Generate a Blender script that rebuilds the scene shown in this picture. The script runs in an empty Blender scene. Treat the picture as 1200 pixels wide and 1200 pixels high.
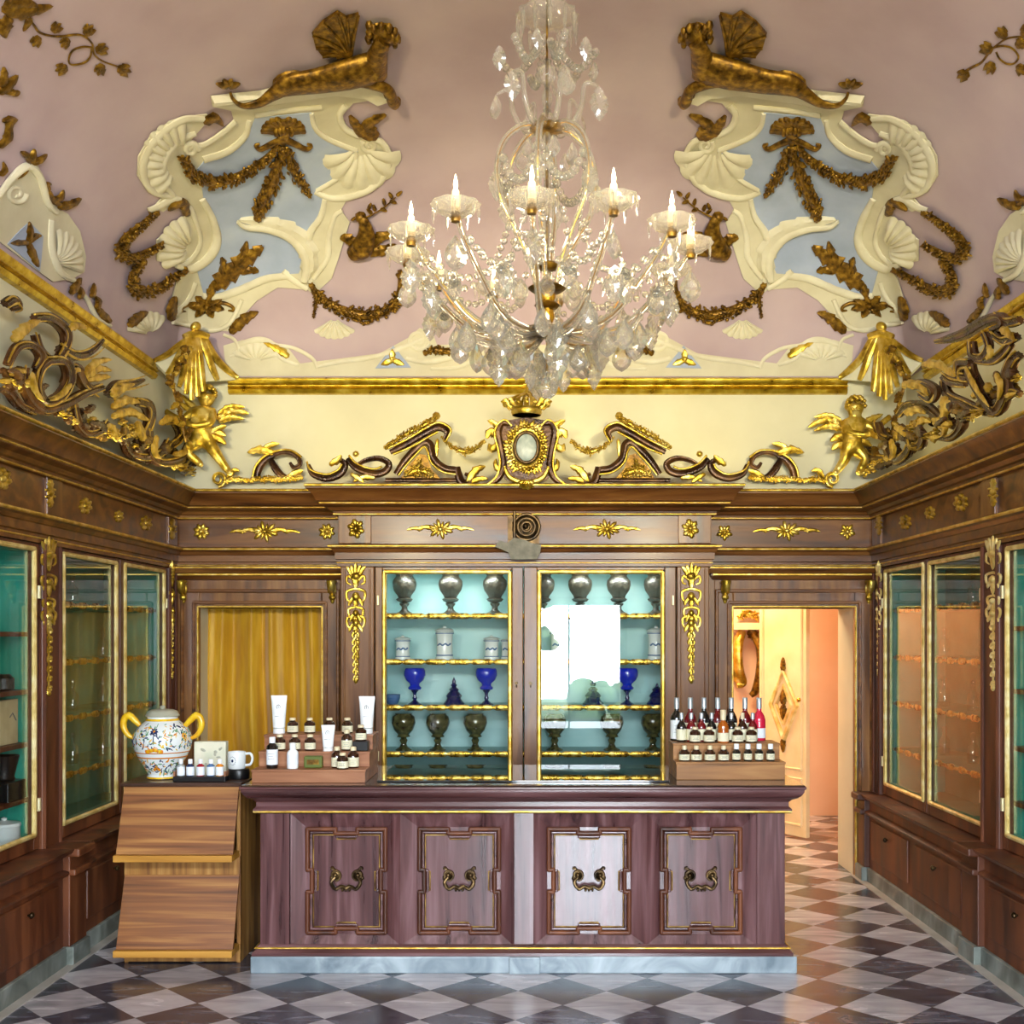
import bpy, bmesh, math, random
from mathutils import Vector, Matrix
from mathutils.bvhtree import BVHTree
from mathutils.geometry import delaunay_2d_cdt
random.seed(7)
PI = math.pi
C = bpy.context.scene.collection
# camera intrinsics measured on the photograph (1200 px frame)
F, VX, VY, EYE = 1350.0, 627.0, 745.0, 1.75
XL, XR, YB, YC, YF = -2.638, 2.488, 8.44, 8.15, -0.6     # wall faces: left, right, back, centre cabinet, front
XU = 2.717                                                 # plaster face of the right wall above its cabinets
ZTOP = 2.80                                                # top of the wooden cornice
ZV = 3.62                                                  # spring of the vault

def at(u, v, Y):
    return Vector(((u - VX) * Y / F, Y, EYE - (v - VY) * Y / F))
def planeY(Y):                                             # maps picture measures to a wall plane facing the room
    def fn(u, v, w=0):
        p = at(u, v, Y); return Vector((p.x, p.y - w * Y / F, p.z))
    return fn
def planeX(X):
    sg = -1 if X > 0 else 1
    def fn(u, v, w=0):
        Y = F * X / (u - VX); p = at(u, v, Y); return Vector((p.x + sg * w * Y / F, p.y, p.z))
    return fn

# ------------------------------------------------------------------ mesh builder
class MB:
    def __init__(s): s.v = []; s.f = []
    def add(s, vs, fs):
        b = len(s.v); s.v.extend(Vector(p) for p in vs); s.f.extend(tuple(b + i for i in f) for f in fs); return s
    def box(s, x0, x1, y0, y1, z0, z1):
        s.add([(x0,y0,z0),(x1,y0,z0),(x1,y1,z0),(x0,y1,z0),(x0,y0,z1),(x1,y0,z1),(x1,y1,z1),(x0,y1,z1)],
              [(0,3,2,1),(4,5,6,7),(0,1,5,4),(1,2,6,5),(2,3,7,6),(3,0,4,7)]); return s
    def lathe(s, prof, c=(0,0,0), n=20, flute=0, nf=0):
        vs = []; fs = []; c = Vector(c)
        for (r, z) in prof:
            for k in range(n):
                a = 2*PI*k/n; rr = r*(1 + flute*math.cos(nf*a)) if nf else r
                vs.append(c + Vector((rr*math.cos(a), rr*math.sin(a), z)))
        m = len(prof)
        for i in range(m-1):
            for k in range(n):
                k2 = (k+1) % n
                fs.append((i*n+k, i*n+k2, (i+1)*n+k2, (i+1)*n+k))
        if prof[0][0] > 1e-5: fs.append(tuple(reversed(range(n))))
        if prof[-1][0] > 1e-5: fs.append(tuple((m-1)*n+k for k in range(n)))
        return s.add(vs, fs)
    def tube(s, pts, r, n=8, flat=1.0, cap=True, up=None, rib=0):
        pts = [Vector(p) for p in pts]; m = len(pts)
        rs = [r]*m if isinstance(r, (int, float)) else [interp(r, i/(m-1)) for i in range(m)]
        vs = []; fs = []; N = None
        for i in range(m):
            t = pts[min(i+1, m-1)] - pts[max(i-1, 0)]
            if t.length < 1e-9: t = Vector((0,0,1))
            t.normalize()
            if up is not None: N = Vector(up) - t*t.dot(Vector(up))
            elif N is None:
                N = Vector((0,0,1)) if abs(t.z) < .9 else Vector((1,0,0)); N = N - t*t.dot(N)
            else: N = N - t*t.dot(N)
            if N.length < 1e-6: N = t.orthogonal()
            N.normalize(); B = t.cross(N)
            for k in range(n):
                a = 2*PI*k/n + PI/n
                q = rs[i]*(1-rib*(k % 2)); vs.append(pts[i] + N*(q*flat*math.cos(a)) + B*(q*math.sin(a)))
        for i in range(m-1):
            for k in range(n):
                k2 = (k+1) % n; fs.append((i*n+k, i*n+k2, (i+1)*n+k2, (i+1)*n+k))
        if cap: fs.append(tuple(reversed(range(n)))); fs.append(tuple((m-1)*n+k for k in range(n)))
        return s.add(vs, fs)
    def ell(s, c, rx, ry, rz, n=8, m=6):
        c = Vector(c); vs = [c + Vector((0,0,-rz))]; fs = []
        for i in range(1, m):
            p = -PI/2 + PI*i/m
            for k in range(n):
                a = 2*PI*k/n; vs.append(c + Vector((rx*math.cos(p)*math.cos(a), ry*math.cos(p)*math.sin(a), rz*math.sin(p))))
        vs.append(c + Vector((0,0,rz))); L = len(vs)-1
        for k in range(n): fs.append((0, 1+(k+1)%n, 1+k)); fs.append((L, L-n+k, L-n+(k+1)%n))
        for i in range(m-2):
            for k in range(n):
                a = 1+i*n; fs.append((a+k, a+(k+1)%n, a+n+(k+1)%n, a+n+k))
        return s.add(vs, fs)
    # ---- relief ornament in (u, v, w): u, v picture measures, w height above the surface in the same unit
    def leaf(s, spine, width, h, lobes=5, ser=.4, w0=0, end=.0, pw=.7):
        sp = cr([Vector((p[0], p[1], p[2] if len(p) > 2 else 0)) for p in spine], 8) if len(spine) > 2 else [Vector((*spine[0][:2],0)).lerp(Vector((*spine[1][:2],0)), i/10) for i in range(11)]
        n = max(lobes*4, 8); vs = []; fs = []; S = (-1, -.55, 0, .55, 1); m = len(S)
        for i in range(n+1):
            t = i/n; p = along(sp, t); q = along(sp, min(t+.04, 1)) - along(sp, max(t-.04, 0)); q.z = 0
            if q.length < 1e-6: q = Vector((1,0,0))
            q.normalize(); nr = Vector((-q.y, q.x, 0))
            env = max(math.sin(PI*min(max(t,.0),1)**pw), 0)**.6*(1-end) + end*(1-t)
            fr = (t*lobes) % 1.0
            hw = width/2*env*(1 - ser*(fr if fr < .75 else (1-fr)*3))
            if i == n: hw *= .1
            for a in S:
                off = a*hw; back = -abs(a)*width*.12*(1-fr)
                w = w0 + p.z + h*(.35 + .65*env)*(1 - a*a*.85) * (1 - .35*(abs(a) < .1))
                if abs(a) == 1: w = w0 + p.z + .05*h
                vs.append(Vector((p.x, p.y, 0)) + nr*off + q*back + Vector((0,0,w)))
        for i in range(n):
            for k in range(m-1): fs.append((i*m+k, i*m+k+1, (i+1)*m+k+1, (i+1)*m+k))
        return s.add(vs, fs)
    def stroke(s, pts, r, n=8, w0=0, flat=1.0, sm=6, rib=0):
        p = [Vector((q[0], q[1], (q[2] if len(q) > 2 else 0) + w0)) for q in pts]
        if sm and len(p) > 2: p = cr(p, sm)
        return s.tube(p, r, n, flat, up=(0,0,1), rib=rib)
    def blob(s, u, v, ru, rv, rw, w0=0, ang=0, n=7):
        vs = []; fs = []; ca, sa = math.cos(ang), math.sin(ang); K = (0, .35, .75, 1)
        for q in K[:-1]:
            e = math.sqrt(1-q*q)
            for k in range(n):
                a = 2*PI*k/n; x = ru*e*math.cos(a); y = rv*e*math.sin(a)
                vs.append((u + x*ca - y*sa, v + x*sa + y*ca, w0 + rw*q))
        vs.append((u, v, w0 + rw)); L = len(vs)-1
        for i in range(2):
            for k in range(n): fs.append((i*n+k, i*n+(k+1)%n, (i+1)*n+(k+1)%n, (i+1)*n+k))
        for k in range(n): fs.append((2*n+k, 2*n+(k+1)%n, L))
        return s.add(vs, fs)
    def rosette(s, u, v, r, h, n=6, w0=0, su=1, sv=1):
        for k in range(n):
            a = 2*PI*k/n + .3
            s.blob(u + .58*r*su*math.cos(a), v + .58*r*sv*math.sin(a), .44*r*su, .27*r*sv, h*.7, w0, a)
        for k in range(n):
            a = 2*PI*(k+.5)/n + .3
            s.blob(u + .5*r*su*math.cos(a), v + .5*r*sv*math.sin(a), .3*r*su, .16*r*sv, h*.5, w0, a)
        s.blob(u, v, .28*r*su, .28*r*sv, h, w0 + h*.15); return s
    def garland(s, pts, widths, h, dens=1.0, seed=1, w0=0):
        rnd = random.Random(seed); sp = cr([Vector((p[0], p[1], 0)) for p in pts], 8)
        L = sum((sp[i+1]-sp[i]).length for i in range(len(sp)-1))
        s.tube([Vector((p.x, p.y, w0 + .2*h)) for p in sp], [w*.27 for w in widths], 8, .8, up=(0,0,1))
        W = sum(widths)/len(widths); n = int(1.9*dens*L/max(W*.16, .8))
        for i in range(n):
            t = (i + rnd.random())/n; p = along(sp, t); w = interp(widths, t)/2
            q = along(sp, min(t+.03, 1)) - along(sp, max(t-.03, 0)); q.normalize(); nr = Vector((-q.y, q.x, 0))
            o = rnd.uniform(-1, 1); c = p + nr*o*w*.85; r = W*rnd.uniform(.11, .2)
            a = math.atan2(q.y, q.x) + o*1.1 + rnd.uniform(-.5, .5)
            hh = h*(1 - .6*o*o)
            if rnd.random() < .45: s.blob(c.x, c.y, r*1.7, r*.75, h*.35, w0 + hh*.6, a, 6)
            else: s.blob(c.x, c.y, r*.9, r*.9, h*.4, w0 + hh*.65, a, 6)
        return s
    def poly(s, out, w0, w1, step=0, inset=0):
        out = [Vector((p[0], p[1])) for p in out]; n = len(out)
        pts = list(out)
        if step:
            us = [p.x for p in out]; vs_ = [p.y for p in out]; y = min(vs_) + step*.5
            while y < max(vs_):
                x = min(us) + step*.5
                while x < max(us):
                    if inside(x, y, out): pts.append(Vector((x, y)))
                    x += step
                y += step
        r = delaunay_2d_cdt(pts, [(i, (i+1) % n) for i in range(n)], [], 1, 1e-4)
        ov, of = r[0], r[2]
        s.add([(p.x, p.y, w1) for p in ov], of)
        s.add([(p.x, p.y, w1) for p in out] + [(p.x, p.y, w0) for p in out], [(i, (i+1) % n, n+(i+1) % n, n+i) for i in range(n)])
        return s
    def fan(s, c, a0, a1, r0, r1, ribs, h, w0=0, asp=1, scallop=.06):
        vs = []; fs = []; n = ribs*4; R = 5
        for i in range(n+1):
            t = i/n; a = a0 + (a1-a0)*t; rib = abs(math.sin(PI*t*ribs))
            for j in range(R):
                q = j/(R-1); r = r0 + (r1*(1 + scallop*(rib-1)) - r0)*q
                w = w0 + h*(.15 + .85*math.sin(PI*(.15+.8*q)))*(.45 + .55*rib) if 0 < j < R-1 else w0
                vs.append((c[0] + r*math.cos(a)*asp, c[1] + r*math.sin(a), w))
        for i in range(n):
            for j in range(R-1): fs.append((i*R+j, i*R+j+1, (i+1)*R+j+1, (i+1)*R+j))
        return s.add(vs, fs)
    def map(s, fn, i0=0):
        for i in range(i0, len(s.v)): p = s.v[i]; s.v[i] = fn(p.x, p.y, p.z)
        return s
    def xf(s, M, i0=0):
        for i in range(i0, len(s.v)): s.v[i] = M @ s.v[i]
        return s
    def build(s, name, mat, parent=None, smooth=40, bevel=0, seg=2, origin=None, recalc=True):
        me = bpy.data.meshes.new(name)
        if parent is not None:
            org = wloc(parent)
        elif origin is not None: org = Vector(origin)
        else:
            lo = [min(p[i] for p in s.v) for i in range(3)]; hi = [max(p[i] for p in s.v) for i in range(3)]
            org = Vector(((lo[0]+hi[0])/2, (lo[1]+hi[1])/2, lo[2]))
        me.from_pydata([p - org for p in s.v], [], s.f); me.update()
        if recalc:
            bm = bmesh.new(); bm.from_mesh(me); bmesh.ops.recalc_face_normals(bm, faces=bm.faces); bm.to_mesh(me); bm.free()
        if smooth:
            me.polygons.foreach_set('use_smooth', [True]*len(me.polygons))
            me.set_sharp_from_angle(angle=math.radians(smooth))
        for m in (mat if isinstance(mat, (list, tuple)) else [mat]): me.materials.append(m)
        o = bpy.data.objects.new(name, me); C.objects.link(o)
        if parent is not None: o.parent = parent
        else: o.location = org
        if bevel:
            b = o.modifiers.new('bevel', 'BEVEL'); b.width = bevel; b.segments = seg; b.limit_method = 'ANGLE'; b.angle_limit = math.radians(35)
        return o

def wloc(o):
    p = Vector(o.location)
    while o.parent is not None: o = o.parent; p += Vector(o.location)
    return p
def interp(L, t):
    if len(L) == 1: return L[0]
    x = min(max(t, 0), 1)*(len(L)-1); i = min(int(x), len(L)-2); return L[i] + (L[i+1]-L[i])*(x-i)
def along(P, t):
    x = min(max(t, 0), 1)*(len(P)-1); i = min(int(x), len(P)-2); return P[i].lerp(P[i+1], x-i)
def cr(P, k=6, closed=False):
    P = [Vector(p) for p in P]; n = len(P); out = []
    rng = range(n if closed else n-1)
    for i in rng:
        a, b, c, d = (P[(i-1) % n], P[i], P[(i+1) % n], P[(i+2) % n]) if closed else (P[max(i-1,0)], P[i], P[i+1], P[min(i+2,n-1)])
        for j in range(k):
            t = j/k; out.append(.5*((2*b) + (c-a)*t + (2*a-5*b+4*c-d)*t*t + (3*b-a-3*c+d)*t**3))
    if not closed: out.append(P[-1])
    return out
def inside(x, y, P):
    c = False; n = len(P)
    for i in range(n):
        a, b = P[i], P[i-1]
        if (a[1] > y) != (b[1] > y) and x < (b[0]-a[0])*(y-a[1])/(b[1]-a[1]) + a[0]: c = not c
    return c
def spiral(cx, cy, r0, r1, a0, turns, n=24):
    return [(cx + (r0+(r1-r0)*i/n)*math.cos(a0+2*PI*turns*i/n), cy + (r0+(r1-r0)*i/n)*math.sin(a0+2*PI*turns*i/n)) for i in range(n+1)]
def sweep(mb, path, prof, closed=False):
    """sweep a profile of (outward d, z) along a plan path with mitred corners; outward = right of the walking direction"""
    n = len(path); vs = []; fs = []; m = len(prof)
    for i in range(n):
        p = Vector(path[i]); d0 = (p - Vector(path[i-1])).normalized() if i > 0 else None; d1 = (Vector(path[i+1]) - p).normalized() if i < n-1 else None
        if d0 is None: d0 = d1
        if d1 is None: d1 = d0
        n0 = Vector((d0.y, -d0.x)); n1 = Vector((d1.y, -d1.x)); b = (n0+n1); b = b / (1 + n0.dot(n1))
        for (d, z) in prof: vs.append((p.x + b.x*d, p.y + b.y*d, z))
    for i in range(n-1):
        for k in range(m-1): fs.append((i*m+k, (i+1)*m+k, (i+1)*m+k+1, i*m+k+1))
    fs.append(tuple(range(m))); fs.append(tuple(reversed([(n-1)*m+k for k in range(m)])))
    mb.add(vs, fs); return mb
def bead(r, d, z, n=6):                                    # small half-round profile standing on a face at depth d
    return [(d - r*.6, z - r)] + [(d + r*math.sin(PI*k/n)*1.0, z - r*math.cos(PI*k/n)) for k in range(n+1)] + [(d - r*.6, z + r)]

# ------------------------------------------------------------------ tagging
def tag(o, label, cat, group=None):
    o['label'] = label; o['category'] = cat
    if group: o['group'] = group
    return o
def thing(name, loc, label, cat, group=None):
    o = bpy.data.objects.new(name, None); o.empty_display_size = .05; C.objects.link(o); o.location = loc
    return tag(o, label, cat, group)
def struct(o, label=None, cat=None):
    o['kind'] = 'structure'
    if label: o['label'] = label
    if cat: o['category'] = cat
    return o
def copy_tree(o, parent=None):
    c = o.copy(); C.objects.link(c)
    if parent is not None: c.parent = parent
    for ch in list(o.children): copy_tree(ch, c)
    return c
def dup(root, loc, label, group=None, rz=None, sc=None):
    c = copy_tree(root); c.location = loc; c['label'] = label
    if group: c['group'] = group
    if rz is not None: c.rotation_euler = (0, 0, rz)
    if sc is not None: c.scale = (sc, sc, sc) if isinstance(sc, (int, float)) else sc
    return c
def part_copy(o, parent, loc, rot=(0,0,0), sc=1):
    c = o.copy(); C.objects.link(c); c.parent = parent; c.location = loc; c.rotation_euler = rot; c.scale = (sc, sc, sc); return c
# ------------------------------------------------------------------ materials
def mat(name, col, rough=.5, metal=0, spec=.5, coat=0, trans=0, ior=1.45, emit=None, es=0):
    m = bpy.data.materials.new(name); m.use_nodes = True; b = m.node_tree.nodes['Principled BSDF']
    b.inputs['Base Color'].default_value = (*col, 1); b.inputs['Roughness'].default_value = rough; b.inputs['Metallic'].default_value = metal
    b.inputs['Specular IOR Level'].default_value = spec; b.inputs['Coat Weight'].default_value = coat; b.inputs['Coat Roughness'].default_value = .15
    b.inputs['Transmission Weight'].default_value = trans; b.inputs['IOR'].default_value = ior
    if emit: b.inputs['Emission Color'].default_value = (*emit, 1); b.inputs['Emission Strength'].default_value = es
    return m
def hexc(h):
    c = [int(h[i:i+2], 16)/255 for i in (0, 2, 4)]
    return tuple(x/12.92 if x <= .04045 else ((x+.055)/1.055)**2.4 for x in c)
def N(m, t, **kw):
    n = m.node_tree.nodes.new(t)
    for k, v in kw.items(): setattr(n, k, v)
    return n
def L(m, a, b): m.node_tree.links.new(a, b)
def ramp(m, stops):
    r = N(m, 'ShaderNodeValToRGB'); e = r.color_ramp.elements
    while len(e) < len(stops): e.new(.5)
    for i, (p, c) in enumerate(stops): e[i].position = p; e[i].color = (*c, 1)
    return r
def noisy(m, scale, stops, stretch=(1,1,1), detail=4, bump=0, bscale=None, rvar=None, dist=0):
    b = m.node_tree.nodes['Principled BSDF']; tc = N(m, 'ShaderNodeTexCoord'); mp = N(m, 'ShaderNodeMapping'); mp.inputs['Scale'].default_value = stretch
    nz = N(m, 'ShaderNodeTexNoise'); nz.inputs['Scale'].default_value = scale; nz.inputs['Detail'].default_value = detail; nz.inputs['Distortion'].default_value = dist
    L(m, tc.outputs['Object'], mp.inputs[0]); L(m, mp.outputs[0], nz.inputs['Vector'])
    r = ramp(m, stops); L(m, nz.outputs['Fac'], r.inputs[0]); L(m, r.outputs[0], b.inputs['Base Color'])
    if rvar:
        q = N(m, 'ShaderNodeMapRange'); q.inputs['To Min'].default_value, q.inputs['To Max'].default_value = rvar; L(m, nz.outputs['Fac'], q.inputs[0]); L(m, q.outputs[0], b.inputs['Roughness'])
    if bump:
        n2 = N(m, 'ShaderNodeTexNoise'); n2.inputs['Scale'].default_value = bscale or scale; n2.inputs['Detail'].default_value = 3; L(m, mp.outputs[0], n2.inputs['Vector'])
        bp = N(m, 'ShaderNodeBump'); bp.inputs['Strength'].default_value = bump; bp.inputs['Distance'].default_value = .01; L(m, n2.outputs['Fac'], bp.inputs['Height']); L(m, bp.outputs[0], b.inputs['Normal'])
    return m
def wood(name, dark, mid, light, stretch, scale=2.2, rough=.35, coat=.35, rvar=(.25,.5), bump=.06):
    m = mat(name, mid, rough, coat=coat)
    return noisy(m, scale, [(.3, dark), (.5, mid), (.72, light)], stretch, 6, bump, scale*2, rvar, .6)
H = hexc
M = {}
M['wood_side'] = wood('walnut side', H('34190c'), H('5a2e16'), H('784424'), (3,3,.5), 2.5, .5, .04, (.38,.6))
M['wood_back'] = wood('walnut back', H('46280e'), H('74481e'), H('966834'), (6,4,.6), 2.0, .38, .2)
M['wood_backh'] = wood('walnut back rails', H('42240c'), H('6e421a'), H('90602c'), (.6,4,6), 2.0, .45, .08)
M['wood_counter'] = wood('counter walnut', H('351c1d'), H('5a3736'), H('7c5a5b'), (9,6,.5), 2.2, .3, .8, (.2,.4))
M['wood_counterh'] = wood('counter walnut rails', H('321a1a'), H('543230'), H('724e4e'), (.5,6,9), 2.2, .3, .8, (.2,.4))
M['wood_top'] = wood('counter top', H('1c0f0b'), H('2c1810'), H('3c2418'), (.5,5,5), 2, .16, .6, (.1,.22), .02)
M['wood_stand'] = wood('stand timber', H('4e2a12'), H('824f24'), H('ae7a3e'), (.35,6,11), 2.6, .5, .1, (.4,.6))
M['wood_standv'] = wood('stand timber upright', H('5e3614'), H('97682e'), H('b88a4a'), (9,6,.5), 2.6, .5, .1, (.4,.6))
M['wood_riser'] = wood('riser timber', H('7a4a2c'), H('9a6440'), H('b5805a'), (.5,5,7), 2.6, .5, .1, (.4,.6))
M['wood_riser2'] = wood('riser timber pale', H('6a4218'), H('976530'), H('b8874a'), (.5,5,7), 2.6, .5, .1, (.4,.6))
def goldm(name, a, b, c, rough, metal, scale=14):
    m = mat(name, b, rough, metal); return noisy(m, scale, [(.3, a), (.5, b), (.7, c)], (1,1,1), 5, .25, 60, (rough-.08, rough+.14))
M['gold'] = goldm('gilding', H('86681a'), H('cdaa3a'), H('ecd47c'), .3, .8)
M['gold_line'] = goldm('gilt fillet', H('b08628'), H('d8b04a'), H('ecd080'), .34, .7)
M['gold_pale'] = goldm('pale gilt beading', H('ccaa58'), H('e6cc80'), H('f6e6ac'), .4, .45)
M['gold_old'] = goldm('aged gilding', H('3a2606'), H('745212'), H('a68028'), .36, .6, 26)
M['gold_rail'] = goldm('rail gilding', H('9c7a14'), H('c6a42c'), H('e0c654'), .28, .85)
M['bronze'] = goldm('dark bronze', H('1c140c'), H('4a3820'), H('6a5432'), .3, .8)
M['carve'] = goldm('carved dark walnut with gilt wear', H('1e0e06'), H('43260f'), H('6e4a22'), .26, .35, 9)
M['brass'] = mat('brass', H('d8a83a'), .22, 1)
M['brass_edge'] = goldm('brass shelf edge', H('6a4c10'), H('b58e30'), H('e8cc74'), .25, .8, 22)
M['stucco'] = noisy(mat('stucco', H('e6dec6'), .8), 5, [(.3, H('cfc6aa')), (.55, H('dcd5bb')), (.8, H('e6dfc8'))], bump=.15, bscale=30)
M['stucco_lo'] = noisy(mat('stucco ground', H('dcd2b6'), .8), 4, [(.3, H('c6bda0')), (.55, H('d2caae')), (.8, H('dad3b8'))], bump=.12, bscale=30)
M['blue'] = noisy(mat('pale blue paint', H('a2b6c6'), .85), 3, [(.3, H('98a4bc')), (.55, H('a9b4cc')), (.8, H('b8c2d0'))], bump=.1, bscale=25)
M['pink'] = noisy(mat('dusty pink plaster', H('c3a59c'), .9), 1.6, [(.25, H('ad969c')), (.5, H('b9a3a9')), (.78, H('c5b0b3'))], bump=.1, bscale=18, detail=8)
M['cream'] = noisy(mat('cream plaster', H('dccfb0'), .9), 1.8, [(.25, H('d4ccaa')), (.5, H('ddd6b4')), (.78, H('e6e0c2'))], bump=.08, bscale=18, detail=8)
M['peach'] = noisy(mat('peach plaster', H('e8bd94'), .85), 1.5, [(.3, H('dfb088')), (.6, H('e8bd94')), (.8, H('efc9a2'))], bump=.05, bscale=15)
M['teal'] = noisy(mat('turquoise paint', H('2f9a84'), .55), 3, [(.3, H('208468')), (.55, H('2f9a84')), (.8, H('4ab09a'))], bump=.05)
M['teal_pale'] = noisy(mat('pale turquoise paint', H('8cc6c0'), .55), 3, [(.3, H('9cc4c2')), (.55, H('b2d4d2')), (.8, H('c6e2de'))], bump=.05)
M['stone'] = noisy(mat('grey marble plinth', H('8b99a0'), .3), 4, [(.3, H('66747c')), (.5, H('8b989e')), (.7, H('b0bcc0'))], dist=1.5, detail=8)
M['stone_side'] = noisy(mat('grey green stone', H('6c726a'), .4), 4, [(.3, H('4e544c')), (.5, H('6c726a')), (.7, H('8c928a'))], dist=1.5, detail=8)
M['stone_pale'] = noisy(mat('pale stone strip', H('a8a298'), .45), 6, [(.3, H('968f84')), (.6, H('aaa49a')), (.8, H('bcb6ac'))])
M['white'] = mat('white plastic', H('eef0ee'), .35)
M['cap'] = mat('cream cap', H('dccca4'), .4)
M['label'] = mat('cream paper label', H('e2dcba'), .7)
M['labelw'] = mat('white paper label', H('e6ebee'), .6)
M['ink'] = mat('grey ink', H('6a6a66'), .7)
M['amber'] = mat('amber glass', H('30160a'), .08, spec=.7, coat=.5)
M['ruby'] = mat('ruby liqueur bottle', H('6a0c14'), .08, spec=.7, coat=.5)
M['rose'] = mat('bright rose liqueur bottle', H('d02040'), .1, spec=.7, coat=.5)
M['orange'] = mat('orange liqueur bottle', H('a85410'), .1, spec=.7, coat=.5)
M['darkglass'] = mat('dark glass bottle', H('10100f'), .06, spec=.7, coat=.5)
M['silver'] = mat('silver capsule', H('b9c2c4'), .3, .6)
M['soap'] = mat('green soap wrapper', H('56621f'), .55)
M['box'] = noisy(mat('cream card box', H('dcd6bc'), .6), 12, [(.3, H('cfd0b4')), (.6, H('e0dac0')), (.8, H('e8e0c8'))])
M['black'] = mat('black', H('0c0b0b'), .35)
M['cobalt'] = mat('cobalt glass', H('0a2ab8'), .08, spec=.7, coat=.6)
M['cobalt_dk'] = mat('deep cobalt glass', H('0a1250'), .08, spec=.7, coat=.6)
M['pewter'] = noisy(mat('smoky engraved glass urn', H('4a463c'), .4, .1), 40, [(.35, H('0e0c08')), (.55, H('2a261c')), (.75, H('4e4636'))], bump=.5, bscale=60)
M['olive'] = noisy(mat('olive smoked glass', H('4a4a28'), .12, .1, spec=.8, coat=.4), 30, [(.35, H('2c2c1a')), (.55, H('55522e')), (.75, H('7c774a'))])
M['ceram'] = mat('white ceramic', H('e2e6e2'), .25, coat=.4)
M['ceram_blue'] = mat('blue ceramic glaze', H('4a6e9a'), .25)
M['tyellow'] = noisy(mat('yellow majolica glaze', H('e4b81c'), .22, coat=.4), 20, [(.3, H('d89a14')), (.6, H('ecc424')), (.8, H('f4d850'))])
M['tblue'] = mat('dark blue majolica glaze', H('1c2c54'), .25)
M['torange'] = mat('orange majolica glaze', H('d8861c'), .25)
M['tgreen'] = mat('green majolica glaze', H('6c9a70'), .25)
M['greycap'] = mat('grey glazed lid', H('a9a893'), .3, coat=.3)
M['red'] = mat('red enamel', H('a8202c'), .25)
M['paper'] = noisy(mat('old printed paper', H('cdb98a'), .8), 8, [(.3, H('c0a878')), (.6, H('d0bc8e')), (.8, H('d8c69c'))])
M['iron'] = mat('dark iron', H('1e1a18'), .45, .7)
M['ivory'] = mat('ivory hinge', H('e8dca8'), .35, .3)
M['candle'] = mat('candle sleeve', H('f2dfae'), .5, emit=H('ffd68a'), es=.25)
M['bulb'] = mat('lit bulb', H('fff2d0'), .3, emit=(1,.82,.5), es=9)
M['grey'] = noisy(mat('grey weathered lead', H('8c8878'), .7), 20, [(.3, H('6e6a5c')), (.6, H('8c8878')), (.8, H('a4a090'))])
M['cameo'] = noisy(mat('pale cameo stone', H('c6d0c8'), .3), 14, [(.3, H('a2b4b0')), (.55, H('c4d0ca')), (.8, H('e4ebe4'))], dist=1)
M['curtain'] = noisy(mat('golden satin curtain', H('b8860e'), .5, spec=.35), 6, [(.3, H('bc8408')), (.55, H('d09c16')), (.8, H('e2b434'))], (3,3,.4))
M['curtain'].node_tree.nodes['Principled BSDF'].inputs['Sheen Weight'].default_value = .4
M['doorpaint'] = noisy(mat('cream door paint', H('e6cf9c'), .5), 4, [(.3, H('dcc28c')), (.6, H('e8d2a2')), (.8, H('f0deb4'))])
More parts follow.
